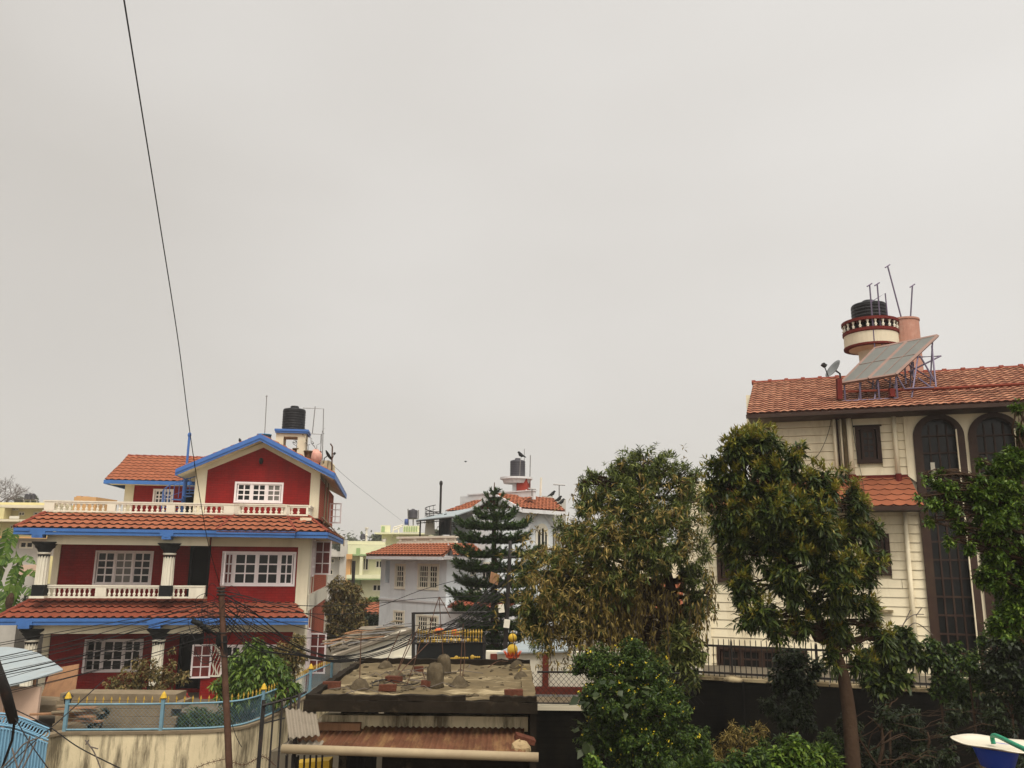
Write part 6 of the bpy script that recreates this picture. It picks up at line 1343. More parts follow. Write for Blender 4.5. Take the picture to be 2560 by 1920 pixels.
# ------------------------------------------------------------------ lane: white wall, junk roof, black gate, ornament
LS = thing('junk_shed', 'white walled shed under a sloping roof heaped with old tin and poles beside the lane', 'shed', W(930, 1650, 27)); L0 = Vector(LS.location)
m = MB(); ring_ = [W(832, 1652, 26)-L0, W(832, 1638, 26)-L0, W(890, 1622, 26.5)-L0, W(955, 1596, 27)-L0, W(1000, 1576, 27.5)-L0, W(1030, 1576, 27.8)-L0, W(1034, 1660, 27.8)-L0]
m.slab(ring_, (.0, .25, 0)); m.box(ring_[0].x, ring_[-1].x, .3, .5, -3.5, ring_[0].z); m.build('wall', M['white'], LS)
m = MB(); m.slab([W(826, 1642, 25.9)-L0, W(955, 1596, 26.9)-L0, W(1032, 1572, 27.7)-L0, W(1000, 1562, 30)-L0, W(905, 1566, 30)-L0, W(845, 1606, 28.5)-L0], .08); m.build('roof', M['asb'], LS)
rg = random.Random(4)
for k in range(26):
    u, v = rg.random(), rg.random(); a = W(836, 1636, 26.1).lerp(W(1000, 1580, 27.4), u).lerp(W(855, 1604, 28.4).lerp(W(995, 1565, 29.8), u), v)-L0
    an = rg.uniform(-.35, .25)+(.9 if k % 3 == 0 else 0); L__ = rg.uniform(.4, 1.3); m = MB(); d = Vector((math.cos(an), math.sin(an), .12*math.cos(an)))
    if k % 3: m.obox(a+Vector((0, 0, .10+rg.random()*.1)), d*L__/2, Vector((-math.sin(an), math.cos(an), 0))*rg.uniform(.05, .2), (0, 0, .015))
    else: m.tube([a-d*L__/2+Vector((0, 0, .18)), a+Vector((0, 0, .22)), a+d*L__/2+Vector((0, 0, .16))], .035, 5)
    m.build('scrap', M[('asb', 'wood', 'slate', 'steel')[k % 4]], LS)
m = MB(); mm = W(985, 1572, 27.6)
BG = thing('black_gate', 'black sheet gate with gold spikes and dots beyond the concrete roof', 'gate', W(1120, 1650, 24)); I0 = Vector(BG.location)
def bg(px, py, d=0): return W(px, py, 24+d)-I0
m = MB(); a, b = bg(1040, 1660), bg(1207, 1608); m.box(a.x, b.x, 0, .04, a.z-1.2, b.z); m.build('panel', M['black'], BG)
m = MB(); 
for (p0, p1, r_) in ((bg(1033, 1662), bg(1033, 1531), .05), (bg(1033, 1533), bg(1218, 1530), .03), (bg(1210, 1662), bg(1210, 1590), .05), (bg(1036, 1596), bg(1208, 1592), .03), (bg(1036, 1608), bg(1208, 1606), .035), (bg(1075, 1608), bg(1075, 1596), .03)): m.tube([p0, p1], r_, 5)
m.build('frame', M['iron'], BG)
pk = None
for k in range(24):
    px_ = 1045+k*6.9; a = bg(px_, 1606, -.02)
    if pk is None: q_ = MB(); q_.tube([(0, 0, 0), (0, 0, .20), (0, 0, .27), (0, 0, .36)], [.014, .014, .035, .002], 5); pk = q_.build('spike', M['gold'], BG, False, a)
    else: clone(pk, BG, a)
pd = None
for px_, py_, r_ in [(1055, 1601, 1), (1085, 1602, 1), (1112, 1601, 1), (1128, 1600, 1), (1148, 1600, 1), (1170, 1600, 1), (1190, 1600, 1), (1141, 1645, 1.3), (1181, 1643, 1.3)]+[(1125+i*5, 1646, .6) for i in range(3)]+[(1149+i*5, 1645, .6) for i in range(5)]+[(1188+i*5, 1643, .6) for i in range(3)]:
    q_ = MB(); q_.ball((0, 0, 0), .05*r_, .02, .05*r_, 8, 5); q_.build('dot', M['gold'], BG, True, bg(px_, py_, -.06))
for px_, w_, py_, lab in ((1097, 11, 1574, 'left of the two gate pillars with an orange cap behind the black gate'), (1136, 7, 1577, 'right and smaller of the two orange capped gate pillars')):
    t = thing('gate_pillar', lab, 'pillar', W(px_, 1625, 25.5), 0, 'orange capped gate pillars'); h_ = W(px_, py_, 25.5).z-t.location.z; r_ = PX(w_, 25.5)
    MB().box(-r_*.7, r_*.7, -r_*.7, r_*.7, -2.5, h_-.12).build('shaft', M['cream'], t); MB().lathe((0, 0, 0), [(r_*1.3, h_-.12), (r_*1.4, h_-.05), (r_*.7, h_+.03), (.001, h_+.05)], 4).build('cap', M['orange'], t)
# lotus ornament on a pole
t = thing('lotus_ornament', 'yellow ball and dome over orange lotus petals on a white rooftop shrine', 'ornament', W(1281, 1647, 17.2)); u = PX(1, 17.2)
m = MB(); m.ball((0, 0, 49*u), 10.5*u, 10.5*u, 10.5*u, 16, 10); m.ball((0, 0, 21*u), 13*u, 13*u, 14*u, 16, 10); m.tube([(0, 0, 30*u), (0, 0, 66*u)], 1.2*u, 6); m.build('ball', M['yellow'], t, True)
for k in range(12):
    an = 2*math.pi*k/12; d = Vector((math.cos(an), math.sin(an), 0)); s_ = Vector((-d.y, d.x, 0)); m = MB()
    m.slab([d*9*u+Vector((0, 0, 2*u)), d*17*u-s_*5*u+Vector((0, 0, 8*u)), d*23*u+Vector((0, 0, 19*u)), d*17*u+s_*5*u+Vector((0, 0, 8*u))], -d*u*1.5); m.build('petal', M['orange'], t)
m = MB(); m.lathe((0, 0, 0), [(9*u, -12*u), (10*u, 0), (18*u, 5*u), (10*u, 8*u)], 16); m.build('stem', M['orange'], t); MB().box(-12*u, 12*u, -8*u, 8*u, -300*u, -12*u).build('base', M['white'], t)
# white wall with maroon frame, chain link fence, low dark wall at the right of the shed
WW = thing('white_wall', 'white wall with a maroon post and band seen behind the chain link fence', 'wall', W(1440, 1750, 18.5)); I0 = Vector(WW.location)
def ww(px, py, d=0): return W(px, py, 18.5+d)-I0
def wbox(p0, p1, y0, y1, mname, nm, par): a, b = ww(*p0), ww(*p1); return MB().box(a.x, b.x, y0, y1, b.z, a.z).build(nm, M[mname], par)
wbox((1215, 1628), (1760, 1720), 0, .2, 'white', 'wall', WW); wbox((1356, 1632), (1371, 1718), -.08, -.001, 'maroon', 'post', WW); wbox((1225, 1716), (1760, 1738), -.1, .2, 'maroon', 'band', WW)
wbox((1226, 1634), (1243, 1650), -.05, -.001, 'maroon', 'panel', WW)
m = MB(); a, b = ww(1242, 1630), ww(1425, 1628); m.slab([(a.x, -.1, a.z), (b.x, -.1, b.z+.02), (b.x, 1.4, b.z+.12), (a.x+.7, 1.4, b.z+.12)], .03); m.build('roof_sheet', M['zinc'], WW)
m = MB(); a, b = ww(1200, 1738), ww(1580, 1800); m.box(a.x, b.x, -1.9, -.11, -3, a.z-.0); tag(m.build('lane_strip', M['slate'], None, False, I0), None, None, None, 'structure')
LW = thing('dark_low_wall', 'black shaded wall with a buff coping right of the concrete shed, under the chain link', 'wall', W(1440, 1790, 14.5)); I0 = Vector(LW.location)
def lw(px, py, d=0): return W(px, py, 14.5+d)-I0
a, b = lw(1330, 1775), lw(1570, 1775); MB().box(a.x, b.x+.6, 0, .2, -6, a.z).build('wall', M['shadedbrick'], LW); c_ = lw(1330, 1764); MB().box(a.x, b.x+.6, -.04, .24, a.z+.002, c_.z).build('coping', M['cream'], LW)
CF_ = thing('chain_link_fence', 'black chain link fence with looped top between the shed and the yellow flowered shrub', 'fence', W(1440, 1762, 14.5)); I0 = Vector(CF_.location)
def cl_(px, py): return W(px, py, 14.5)-I0
zt_, zb_ = cl_(1400, 1680).z, cl_(1400, 1758).z; xa_, xb_ = cl_(1343, 1700).x, cl_(1700, 1700).x
m = MB(); m.tube([(xa_, 0, zt_), (xb_, 0, zt_)], .017, 5); m.tube([(xa_, 0, zb_), (xb_, 0, zb_)], .013, 5); m.build('rail', M['iron'], CF_)
m = MB(); s_ = xa_-.6; hh_ = zt_-zb_
while s_ < xb_:
    for (u0, u1) in ((s_, s_+hh_*.95), (s_+hh_*.95, s_)):
        m.tube([(u0, 0, zb_), (u1, 0, zt_)], .0038, 3, False)
    s_ += .085
m.build('chain_link', M['iron'], CF_)
m = MB(); s_ = xa_
while s_ < xb_: m.tube([(s_+.03*math.cos(t_), 0, zt_+.04+.03*math.sin(t_)) for t_ in np.linspace(-.6, 3.7, 8)], .004, 3); s_ += .085
m.build('loop_edging', M['iron'], CF_)
# ------------------------------------------------------------------ poles and cables
UP = thing('utility_pole', 'rusty brown utility pole crowded with cables in front of the red house', 'pole', W(574, 1960, 14)); U0_ = Vector(UP.location)
def up(px, py, d=0): return W(px, py, 14+d)-U0_
m = MB(); pl = [Vector((0, 0, -2.2)), up(573, 1920), up(568, 1800), up(563, 1700), up(558, 1580), up(554, 1500), up(553, 1466)]; m.tube(pl, [.056, .054, .052, .049, .047, .046, .049], 10); m.build('shaft', M['polerust'], UP, True)
m = MB(); 
for py_ in (1470, 1478, 1486): torus(m, up(553, py_), .065, .012, 14, 5)
for py_, px_ in ((1582, 558), (1605, 560), (1640, 561)): torus(m, up(px_, py_), .058, .008, 14, 4)
m.build('clamp', M['iron'], UP)
m = MB(); m.tube([up(560, 1590), up(562, 1635), up(553, 1600)], .05, 6); m.ball(up(549, 1597), .06, .05, .13, 10, 6, .1, rnd); m.build('cable_box', M['black'], UP)
m = MB(); rg = random.Random(8)
for k in range(30):   # loops of spare cable
    py_ = rg.uniform(1480, 1600); c0 = up(553, py_, rg.uniform(-.1, .1)); s = rg.choice((-1, 1)); w_ = rg.uniform(.15, .62)
    pts_ = [c0, c0+Vector((s*w_*.5, rg.uniform(-.1, .1), rg.uniform(-.05, .22))), c0+Vector((s*w_, rg.uniform(-.1, .1), rg.uniform(-.25, .05))), c0+Vector((s*w_*.6, 0, rg.uniform(-.5, -.2))), up(556, min(py_+rg.uniform(40, 110), 1680))]
    m.tube(cat_rom(pts_, 5), rg.uniform(.0035, .006), 4, False)
m.build('cable_loops', M['wire'], UP)['kind'] = 'stuff'
m = MB(); m.tube([up(545, 1590), up(520, 1575), up(500, 1562)], .02, 5); m.tube([up(524, 1582), up(500, 1560), up(480, 1552)], [.03, .05, .04], 8); m.build('lamp_head', M['black'], UP, True)
m = MB(); c0 = up(585, 1745); m.tube(cat_rom([up(560, 1700), up(575, 1790), up(590, 1840), up(604, 1868)], 5), .006, 4); m.build('hanging_cable', M['wire'], UP)
UP2 = thing('cable_pole', 'dark pole with white junction boxes before the conifer where the cables gather', 'pole', W(1262, 1690, 22)); V0 = Vector(UP2.location)
def vp(px, py, d=0): return W(px, py, 22+d)-V0
m = MB(); m.tube([vp(1262, 1750), vp(1262, 1640), vp(1268, 1520), vp(1274, 1400), vp(1276, 1352)], [.065, .06, .055, .05, .045], 8); m.build('shaft', M['iron'], UP2, True)
m = MB()
for px_, py_ in ((1240, 1560), (1290, 1420)): pass
m.tube([vp(1258, 1395), vp(1290, 1392)], .03, 5); m.build('crossarm', M['iron'], UP2)
for px_, py_, tl__ in ((1253, 1521, .2), (1267, 1559, -.15)): m = MB(); m.obox(vp(px_, py_, -.1), (.075, 0, tl__*.05), (0, .05, 0), (-tl__*.08, 0, .10)); m.build('junction_box', M['white'], UP2)
m = MB(); m.obox(vp(1236, 1446, -.1), (.11, 0, -.04), (0, .05, 0), (.02, 0, .13)); m.build('amber_box', M['wood'], UP2)
def cable(lab, pts_, r=.010, group='overhead cables'):
    c = cat_rom([W(*v) for v in pts_], 8); b = Vector(c[0]); m = MB(); m.tube([v-b for v in c], r, 5); return tag(m.build('cable', M['wire'], None, False, b), lab, 'cable', group)
cable('single long black cable falling from the top left of the sky to the utility pole', [(297, -80, 4.2), (310, 0, 4.6), (347, 231, 5.8), (399, 555, 7.6), (446, 856, 9.4), (474, 1076, 10.8), (500, 1244, 12), (521, 1360, 13), (553, 1475, 14)], .0055, 'overhead cables')
lw_ = [(1611, 1495, 'topmost of the cables running left from the utility pole'), (1616, 1505, 0), (1647, 1500, 0), (1650, 1520, 0), (1655, 1530, 0), (1666, 1512, 0), (1684, 1542, 0), (1690, 1550, 0), (1694, 1560, 0), (1706, 1535, 0), (1722, 1565, 0), (1737, 1580, 0), (1745, 1590, 0)]
ORD = 'first second third fourth fifth sixth seventh eighth ninth tenth eleventh twelfth thirteenth'.split(); rg = random.Random(21)
for k, (yl, yr, lb) in enumerate(lw_):
    sag = rg.uniform(.25, .75); sg2 = rg.uniform(.2, .6); Yl = rg.uniform(9, 17)
    pm = [( -30, yl+2, Yl), (180, yl+(yr-yl)*.38+22*sag, Yl+(14-Yl)*.38), (370, yl+(yr-yl)*.70+20*sg2, Yl+(14-Yl)*.7), (553, yr, 14)]
    cable(lb or '%s black cable, counted down the left edge, running left from the utility pole' % ORD[k], pm, rg.uniform(.004, .008), 'cables running left from the utility pole')
rt = [(1300, 22), (1262, 22), (1258, 22), (1266, 22), (1262, 22), (1255, 22), (1260, 22), (1264, 22)]
for k in range(9):
    y0 = 1482+k*9; ye = 1430+k*17; s1 = rg.uniform(-8, 12)
    cable('sagging cable, %s from the top in the bundle joining the two poles' % ORD[k], [(555, y0, 14), (640, y0+42+k*4+s1, 14.8), (745, 1608+k*4+s1, 16), (850, 1640+k*2, 17.2), (960, 1612+k*3+s1*.5, 18.6), (1050, 1576+k*3, 19.6), (1130, 1548+k*3+s1, 20.6), (1205, 1492+k*9, 21.4), (1264, ye, 22)], rg.uniform(.006, .011), 'cable bundle over the lane')
for k, (a, b, c, d) in enumerate(((1476, 1512, 1512, 1488), (1486, 1520, 1574, 1560), (1500, 1530, 1530, 1420), (1510, 1560, 1600, 1610), (1520, 1592, 1588, 1600))):
    cable(['straight upper cable crossing the grey house from the utility pole', 'cable crossing the bush and the lane just over the junk roof', 'cable rising right across the grey house window', 'cable dipping toward the black gate', 'lowest single cable over the lane'][k], [(555, a, 14), (720, b, 17), (900, c, 20), (1070, (c+d)/2-5, 22), (1264, d, 22.2)], .008, 'single cables over the lane')
for k in range(8):
    cable('spare cable loop, %s from the top, drooping left of the conifer pole' % ORD[k], [(1262, 1420+k*16, 22), (1225-k*3, 1465+k*14, 21.9), (1180-k*4, 1520+k*9, 21.7), (1130-k*6, 1560+k*4, 21.6)], .010, 'cable loops by the conifer')
cable('thin wire from the red house roof corner down to the green house', [(829, 1160, 32), (880, 1205, 40), (950, 1260, 52), (1008, 1305, 65)], .007, 'thin far wires')
cable('cable crossing from the lower left toward the bottom near the blue gate', [(30, 1770, 13), (120, 1815, 13), (200, 1870, 12.5), (330, 1935, 12)], .009, 'cables by the blue gate')
cable('second crossing cable over the lower left of the stained wall', [(10, 1925, 12), (90, 1850, 12.5), (150, 1800, 13), (260, 1700, 14)], .008, 'cables by the blue gate')
cable('steep cable hanging before the blue gate', [(30, 1780, 13), (70, 1850, 12.7), (130, 1935, 12)], .008, 'cables by the blue gate')
LP = thing('leaning_post', 'thick dark post leaning in from the left edge above the blue gate', 'post', W(34, 1801, 13)); m = MB(); m.tube([W(34, 1803, 13)-Vector(LP.location), W(14, 1730, 12.8)-Vector(LP.location), W(-30, 1610, 12.4)-Vector(LP.location)], [.07, .075, .07], 9); m.build('shaft', M['iron'], LP, True)
m = MB(); m.tube([W(30, 1800, 13)-Vector(LP.location), W(26, 1780, 13)-Vector(LP.location), W(2, 1700, 12.8)-Vector(LP.location)], .03, 6); m.build('strap', M['black'], LP)
m = MB(); m.tube([W(36, 1802, 13)-Vector(LP.location), W(30, 1850, 13.2)-Vector(LP.location), W(-20, 1990, 13.6)-Vector(LP.location)], .02, 5); m.build('stay', M['wire'], LP)
# ------------------------------------------------------------------ basin near the camera
YT_ = 4.4; u = PX(1, YT_); bc = W(2489, 1866, YT_); BT = thing('blue_tub', 'small blue plastic tub under a wide white enamel plate at the lower right corner', 'tub', bc); rb = 54*u
MB().lathe((0, 0, 0), [(rb*.60, -46*u), (rb*.66, -45*u), (rb*.90, -8*u), (rb*.99, -2*u), (rb*.99, 0), (rb*.9, 0), (rb*.6, -40*u), (.001, -40*u)], 36).build('body', M['bluetub'], BT, True)
m = MB(); n = 60; q_ = 107*u; m.lathe((11*u, 0, 4*u), [(.001, -.004), (q_*.5, -.004), (q_*.72, .0), (q_*.82, .006), (q_*.98, .010), (q_, .008), (q_*.98, .004), (q_*.82, .0), (q_*.72, -.007), (.001, -.011)], n)
m.v = [(x_*(1+.012*math.sin(9*math.atan2(y_, x_))), y_*(1+.012*math.sin(7*math.atan2(y_, x_))), z_+.004*math.sin(5*math.atan2(y_, x_))*(x_*x_+y_*y_)/q_**2) for x_, y_, z_ in m.v]; pl_ = m.build('plate', M['enamel'], BT, True); pl_.rotation_euler = (R(-1.0), R(2.5), 0)
m = MB(); hz = [W(2484, 1860, YT_-.02), W(2481, 1842, YT_-.02), W(2492, 1840, YT_-.1), W(2530, 1858, YT_-.3), W(2575, 1880, YT_-.5), W(2700, 1945, YT_-1)]; h0 = hz[0]
m.tube([v-h0 for v in cat_rom(hz, 6)], 5.2*u, 12); tag(m.build('hose', M['rope'], None, True, h0-Vector((0, 0, .0))), 'thick green hose bent over onto the white plate', 'hose')
m = MB(); m.box(-.06, .06, -.06, .06, -7, -47*u); tag(m.build('support_post', M['conc'], None, False, bc), 'plain post below the frame holding up the blue tub', 'post')
# ------------------------------------------------------------------ trees and plants
def over(blobs, dy, seed):      # thicken a crown in depth: copies of its spheres nearer and farther
    rg = random.Random(seed); out = []
    for c, r in blobs:
        out.append((c, r))
        for s in (-1, 1): out.append((c+np.array([rg.uniform(-.2, .2)*r, s*dy*r*rg.uniform(.6, 1.1), rg.uniform(-.25, .15)*r]), r*rg.uniform(.7, .95)))
    return out
# mango tree in front of the boarded house
Ym = 12.5
mb_ = [blob(*v) for v in ((1830, 1120, 58, Ym), (1900, 1115, 62, Ym), (1812, 1200, 55, Ym), (1960, 1165, 62, Ym), (1890, 1200, 75, Ym), (1815, 1290, 60, Ym), (1930, 1280, 85, Ym-.4), (2040, 1230, 62, Ym-.2), (2120, 1270, 58, Ym), (2030, 1320, 85, Ym-.5), (2130, 1350, 62, Ym-.1),
     (1850, 1375, 68, Ym), (1960, 1390, 80, Ym-.4), (2080, 1420, 80, Ym-.4), (2165, 1430, 42, Ym-.1), (1860, 1465, 48, Ym-.2), (1955, 1475, 60, Ym-.3), (1915, 1540, 52, Ym-.4), (2060, 1500, 55, Ym-.2), (2150, 1500, 50, Ym-.1), (2180, 1560, 38, Ym), (1860, 1545, 35, Ym-.3), (2090, 1570, 42, Ym), (1945, 1585, 30, Ym-.5), (2120, 1620, 30, Ym), (2090, 1650, 30, Ym-.1), (2150, 1665, 26, Ym), (2205, 1600, 24, Ym), (2010, 1570, 28, Ym-.3), (1795, 1160, 26, Ym), (1770, 1240, 24, Ym), (1870, 1075, 26, Ym), (1990, 1120, 24, Ym), (2090, 1205, 26, Ym), (2175, 1310, 28, Ym), (2200, 1380, 24, Ym))]
tr = [W(2138, 1990, Ym), W(2132, 1900, Ym), W(2122, 1780, Ym), W(2108, 1690, Ym), W(2092, 1640, Ym), W(2055, 1560, Ym), W(2020, 1500, Ym), W(1985, 1420, Ym), W(1940, 1300, Ym)]
root, P, A, base = tree('mango_tree', 'tall mango tree with drooping dark leaves and yellow shoots before the boarded house', 'tree', tr, over([(c, r_*.87) for c, r_ in mb_], .6, 2), 'mango', .115, .035, (.145, .0150), 3500, 10, 11, droop=.20, sag=.38, long=True, inner=.45, spread=(35, 108), clump=6)
sel = np.where(A[:, 2] > -.35)[0]; idx = np.random.RandomState(4).choice(sel, min(len(sel), 1900), replace=False); Q, D = rosettes(P[idx]+A[idx]*.09, A[idx], 9, 5, (10, 80), .0); leaf_obj('flower_shoots', LM['mangotip'], Q+np.array([0, 0, .05]), D, .095, .0115, .0, .2, root, 6, None, base, False)
# vine covered tree in the middle
Yv = 15.5
vb = [blob(*v) for v in ((1600, 1165, 62, Yv), (1545, 1190, 60, Yv), (1660, 1180, 62, Yv), (1720, 1200, 48, Yv), (1490, 1240, 55, Yv), (1580, 1260, 85, Yv-.4), (1690, 1280, 80, Yv-.3), (1450, 1265, 30, Yv), (1430, 1330, 52, Yv), (1500, 1340, 80, Yv-.5), (1610, 1360, 90, Yv-.6), (1720, 1370, 65, Yv-.2), (1380, 1390, 48, Yv), (1430, 1420, 70, Yv-.4), (1530, 1450, 80, Yv-.6),
     (1350, 1450, 42, Yv), (1390, 1500, 62, Yv-.3), (1480, 1520, 65, Yv-.4), (1340, 1530, 42, Yv), (1730, 1450, 48, Yv-.1), (1745, 1510, 42, Yv), (1720, 1560, 32, Yv-.1), (1350, 1590, 38, Yv), (1420, 1580, 45, Yv-.2), (1560, 1540, 40, Yv-.1), (1335, 1385, 26, Yv), (1318, 1440, 32, Yv), (1312, 1505, 28, Yv), (1325, 1560, 26, Yv), (1455, 1208, 20, Yv), (1475, 1190, 16, Yv), (1770, 1480, 24, Yv), (1750, 1250, 22, Yv))]
vt = [W(1690, 1800, Yv+.2), W(1690, 1700, Yv+.2), W(1688, 1600, Yv+.2), W(1680, 1480, Yv+.2), W(1640, 1350, Yv), W(1600, 1230, Yv)]
def vrv(Q):
    r_ = np.random.RandomState(9).uniform(0, .75, len(Q)); return r_
root, P, A, base = tree('vine_covered_tree', 'broad rounded tree smothered in narrow leaved creeper, brownish at its left side', 'tree', vt, over([(c, r_*.9) for c, r_ in vb], .65, 5), 'vine', .16, .05, (.122, .0125), 7200, 8, 31, droop=.14, sag=.12, inner=.45, spread=(25, 95), rv=vrv, fold=.3, clump=7)
# brown dry creeper, densest on the left and underside
r_ = np.random.RandomState(12); cpx = [(1350, 1400), (1340, 1470), (1400, 1380), (1460, 1330), (1380, 1540), (1450, 1480), (1540, 1300), (1600, 1300), (1520, 1420), (1420, 1600), (1680, 1250), (1620, 1420), (1470, 1560), (1720, 1330)]
Pd = []; 
for cx_, cy_ in cpx:
    c = np.array(W(cx_, cy_, Yv-1.0)); Pd.append(c+r_.normal(size=(60, 3))*np.array([.40, .45, .34]))
Pd = np.concatenate(Pd); Q, D = rosettes(Pd, rng_unit(r_, len(Pd)), 6, 13, (20, 110), .2); leaf_obj('dry_creeper', LM['vinedry'], Q, D, .115, .013, .25, .3, root, 14, None, base)
Ps = []; Ds = []; m = MB(); rg = random.Random(15)   # hanging strands under the crown
for k in range(120):
    px_ = rg.choice((rg.uniform(1360, 1640), rg.uniform(1480, 1780), rg.uniform(1460, 1600))); y0 = rg.uniform(1420, 1520); y1 = y0+rg.uniform(60, 190); y1 = min(y1, 1665); Y_ = Yv-rg.uniform(-.3, 1.0)
    pts_ = cat_rom([W(px_, y0, Y_), W(px_+rg.uniform(-12, 12), (y0+y1)/2, Y_), W(px_+rg.uniform(-16, 16), y1, Y_)], 5); m.tube([v-Vector(base) for v in pts_], rg.uniform(.004, .009), 3)
    for v in pts_:
        for _ in range(4): Ps.append(np.array(v)+np.array([rg.gauss(0, .03), rg.gauss(0, .03), rg.gauss(0, .05)])); Ds.append((rg.gauss(0, .35), rg.gauss(0, .35), -1))
m.build('hanging_stem', M['barkgrey'], root)['kind'] = 'stuff'; leaf_obj('hanging_leaves', LM['vinedry'], Ps, Ds, .10, .016, .1, .4, root, 16, None, base)
# yellow flowered climber over the fence
Ys = 12.2
sb = [blob(*v) for v in ((1520, 1680, 52, Ys), (1590, 1660, 60, Ys), (1640, 1700, 52, Ys), (1540, 1750, 70, Ys-.2), (1630, 1770, 75, Ys-.3), (1690, 1760, 45, Ys), (1520, 1830, 60, Ys), (1600, 1850, 75, Ys-.3), (1690, 1850, 62, Ys-.2), (1740, 1840, 38, Ys), (1480, 1740, 38, Ys), (1490, 1850, 40, Ys), (1650, 1920, 70, Ys-.2), (1560, 1920, 60, Ys), (1750, 1890, 35, Ys), (1465, 1660, 35, Ys+.3), (1500, 1640, 30, Ys+.4), (1580, 1620, 30, Ys))]
st_ = [W(1600, 2150, Ys+.3), W(1600, 2000, Ys+.3), W(1590, 1850, Ys+.3), W(1580, 1720, Ys+.3)]
root, P, A, base = tree('flowering_climber', 'dense green climber dotted with small yellow flowers beside the concrete roof', 'shrub', st_, over(sb, .5, 8), 'shrub', .05, .02, (.048, .012), 11500, 8, 41, droop=.15, sag=.1, inner=.5, clump=14)
idx = np.random.RandomState(4).choice(len(P), 260, replace=False); Q, D = rosettes(P[idx]+A[idx]*.13, A[idx], 5, 5, (40, 85), .0); leaf_obj('flowers', LM['flower'], Q, D, .023, .010, 0, .2, root, 6, None, base)
bl = [blob(*v) for v in ((1500, 1740, 50, Ys-.5), (1570, 1735, 45, Ys-.6), (1470, 1830, 42, Ys-.3), (1620, 1760, 30, Ys-.7), (1480, 1880, 30, Ys-.2))]
P, A = shoots(bl[:2]+bl[2:3], 60, 44, .5); leaf_obj('broad_leaves', LM['bigleaf'], P, A+rng_unit(np.random.RandomState(3), len(A))*.7+np.array([0, -.5, -.3]), .13, .055, .25, .15, root, 45, None, base)
def shrub(name, label, blobs, mats, leaf, n, k, seed, foot, r0=.03, cat='shrub', group=None, **kw_):
    b = Vector(foot); c = Vector(blobs[0][0]); return tree(name, label, cat, [b, b.lerp(c, .5)+Vector((.05, 0, 0)), c], blobs, mats, r0, r0*.35, leaf, n, k, seed, group=group, **kw_)
# bright leafy tree at the right edge
Yr = 9.0
rb_ = [blob(*v) for v in ((2500, 1190, 55, Yr), (2550, 1150, 40, Yr), (2440, 1240, 45, Yr), (2530, 1260, 62, Yr), (2475, 1300, 55, Yr), (2550, 1340, 65, Yr), (2360, 1225, 26, Yr), (2330, 1260, 22, Yr), (2385, 1280, 26, Yr), (2400, 1320, 22, Yr), (2340, 1205, 16, Yr), (2500, 1380, 50, Yr), (2560, 1450, 60, Yr), (2550, 1020, 18, Yr), (2560, 1080, 25, Yr), (2520, 1480, 40, Yr+.2), (2430, 1200, 26, Yr), (2310, 1190, 14, Yr), (2295, 1245, 14, Yr), (2325, 1300, 16, Yr), (2370, 1350, 18, Yr), (2420, 1370, 24, Yr), (2450, 1150, 20, Yr), (2350, 1180, 12, Yr), (2480, 1440, 40, Yr), (2540, 1540, 45, Yr), (2500, 1560, 32, Yr), (2450, 1330, 26, Yr), (2520, 1160, 40, Yr), (2470, 1240, 36, Yr))]
tree('leafy_tree', 'fresh green small leaved tree reaching in from the right edge before the arches', 'tree', [W(2680, 2050, Yr), W(2670, 1800, Yr), W(2640, 1550, Yr), W(2590, 1350, Yr), W(2540, 1200, Yr)], over(rb_, .5, 3), 'bright', .07, .022, (.058, .0125), 4600, 8, 51, droop=.15, sag=.15, inner=.3, clump=7)
# dark shrubs against the retaining wall
Yd = 14.2
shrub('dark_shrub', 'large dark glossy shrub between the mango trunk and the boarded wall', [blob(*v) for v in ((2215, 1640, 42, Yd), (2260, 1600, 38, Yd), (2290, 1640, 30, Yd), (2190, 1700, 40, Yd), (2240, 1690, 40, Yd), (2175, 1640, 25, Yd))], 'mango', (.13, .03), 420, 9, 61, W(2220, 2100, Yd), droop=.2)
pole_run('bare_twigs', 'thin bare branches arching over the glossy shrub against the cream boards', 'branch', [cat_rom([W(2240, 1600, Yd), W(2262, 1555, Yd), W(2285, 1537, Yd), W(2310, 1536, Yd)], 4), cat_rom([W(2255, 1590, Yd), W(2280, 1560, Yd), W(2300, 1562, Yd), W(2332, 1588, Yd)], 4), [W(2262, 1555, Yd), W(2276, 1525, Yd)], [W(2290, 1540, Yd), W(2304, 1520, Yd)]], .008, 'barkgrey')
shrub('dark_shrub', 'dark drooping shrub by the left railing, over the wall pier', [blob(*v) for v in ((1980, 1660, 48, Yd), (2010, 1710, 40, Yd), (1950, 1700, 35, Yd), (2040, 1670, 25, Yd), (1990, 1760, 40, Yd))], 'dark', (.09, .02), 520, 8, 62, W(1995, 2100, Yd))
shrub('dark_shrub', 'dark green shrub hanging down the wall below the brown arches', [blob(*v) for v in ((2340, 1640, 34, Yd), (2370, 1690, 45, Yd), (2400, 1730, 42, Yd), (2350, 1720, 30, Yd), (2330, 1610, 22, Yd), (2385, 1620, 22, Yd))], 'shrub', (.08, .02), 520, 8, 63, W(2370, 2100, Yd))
shrub('dark_shrub', 'dark shrub low at the right edge beneath the second arch', [blob(*v) for v in ((2520, 1610, 50, Yd-1), (2560, 1570, 50, Yd-1), (2500, 1670, 45, Yd-1), (2550, 1710, 50, Yd-1), (2490, 1740, 35, Yd-1), (2470, 1680, 25, Yd-1), (2545, 1780, 30, Yd-1))], 'dark', (.08, .022), 700, 8, 64, W(2530, 2100, Yd-1))
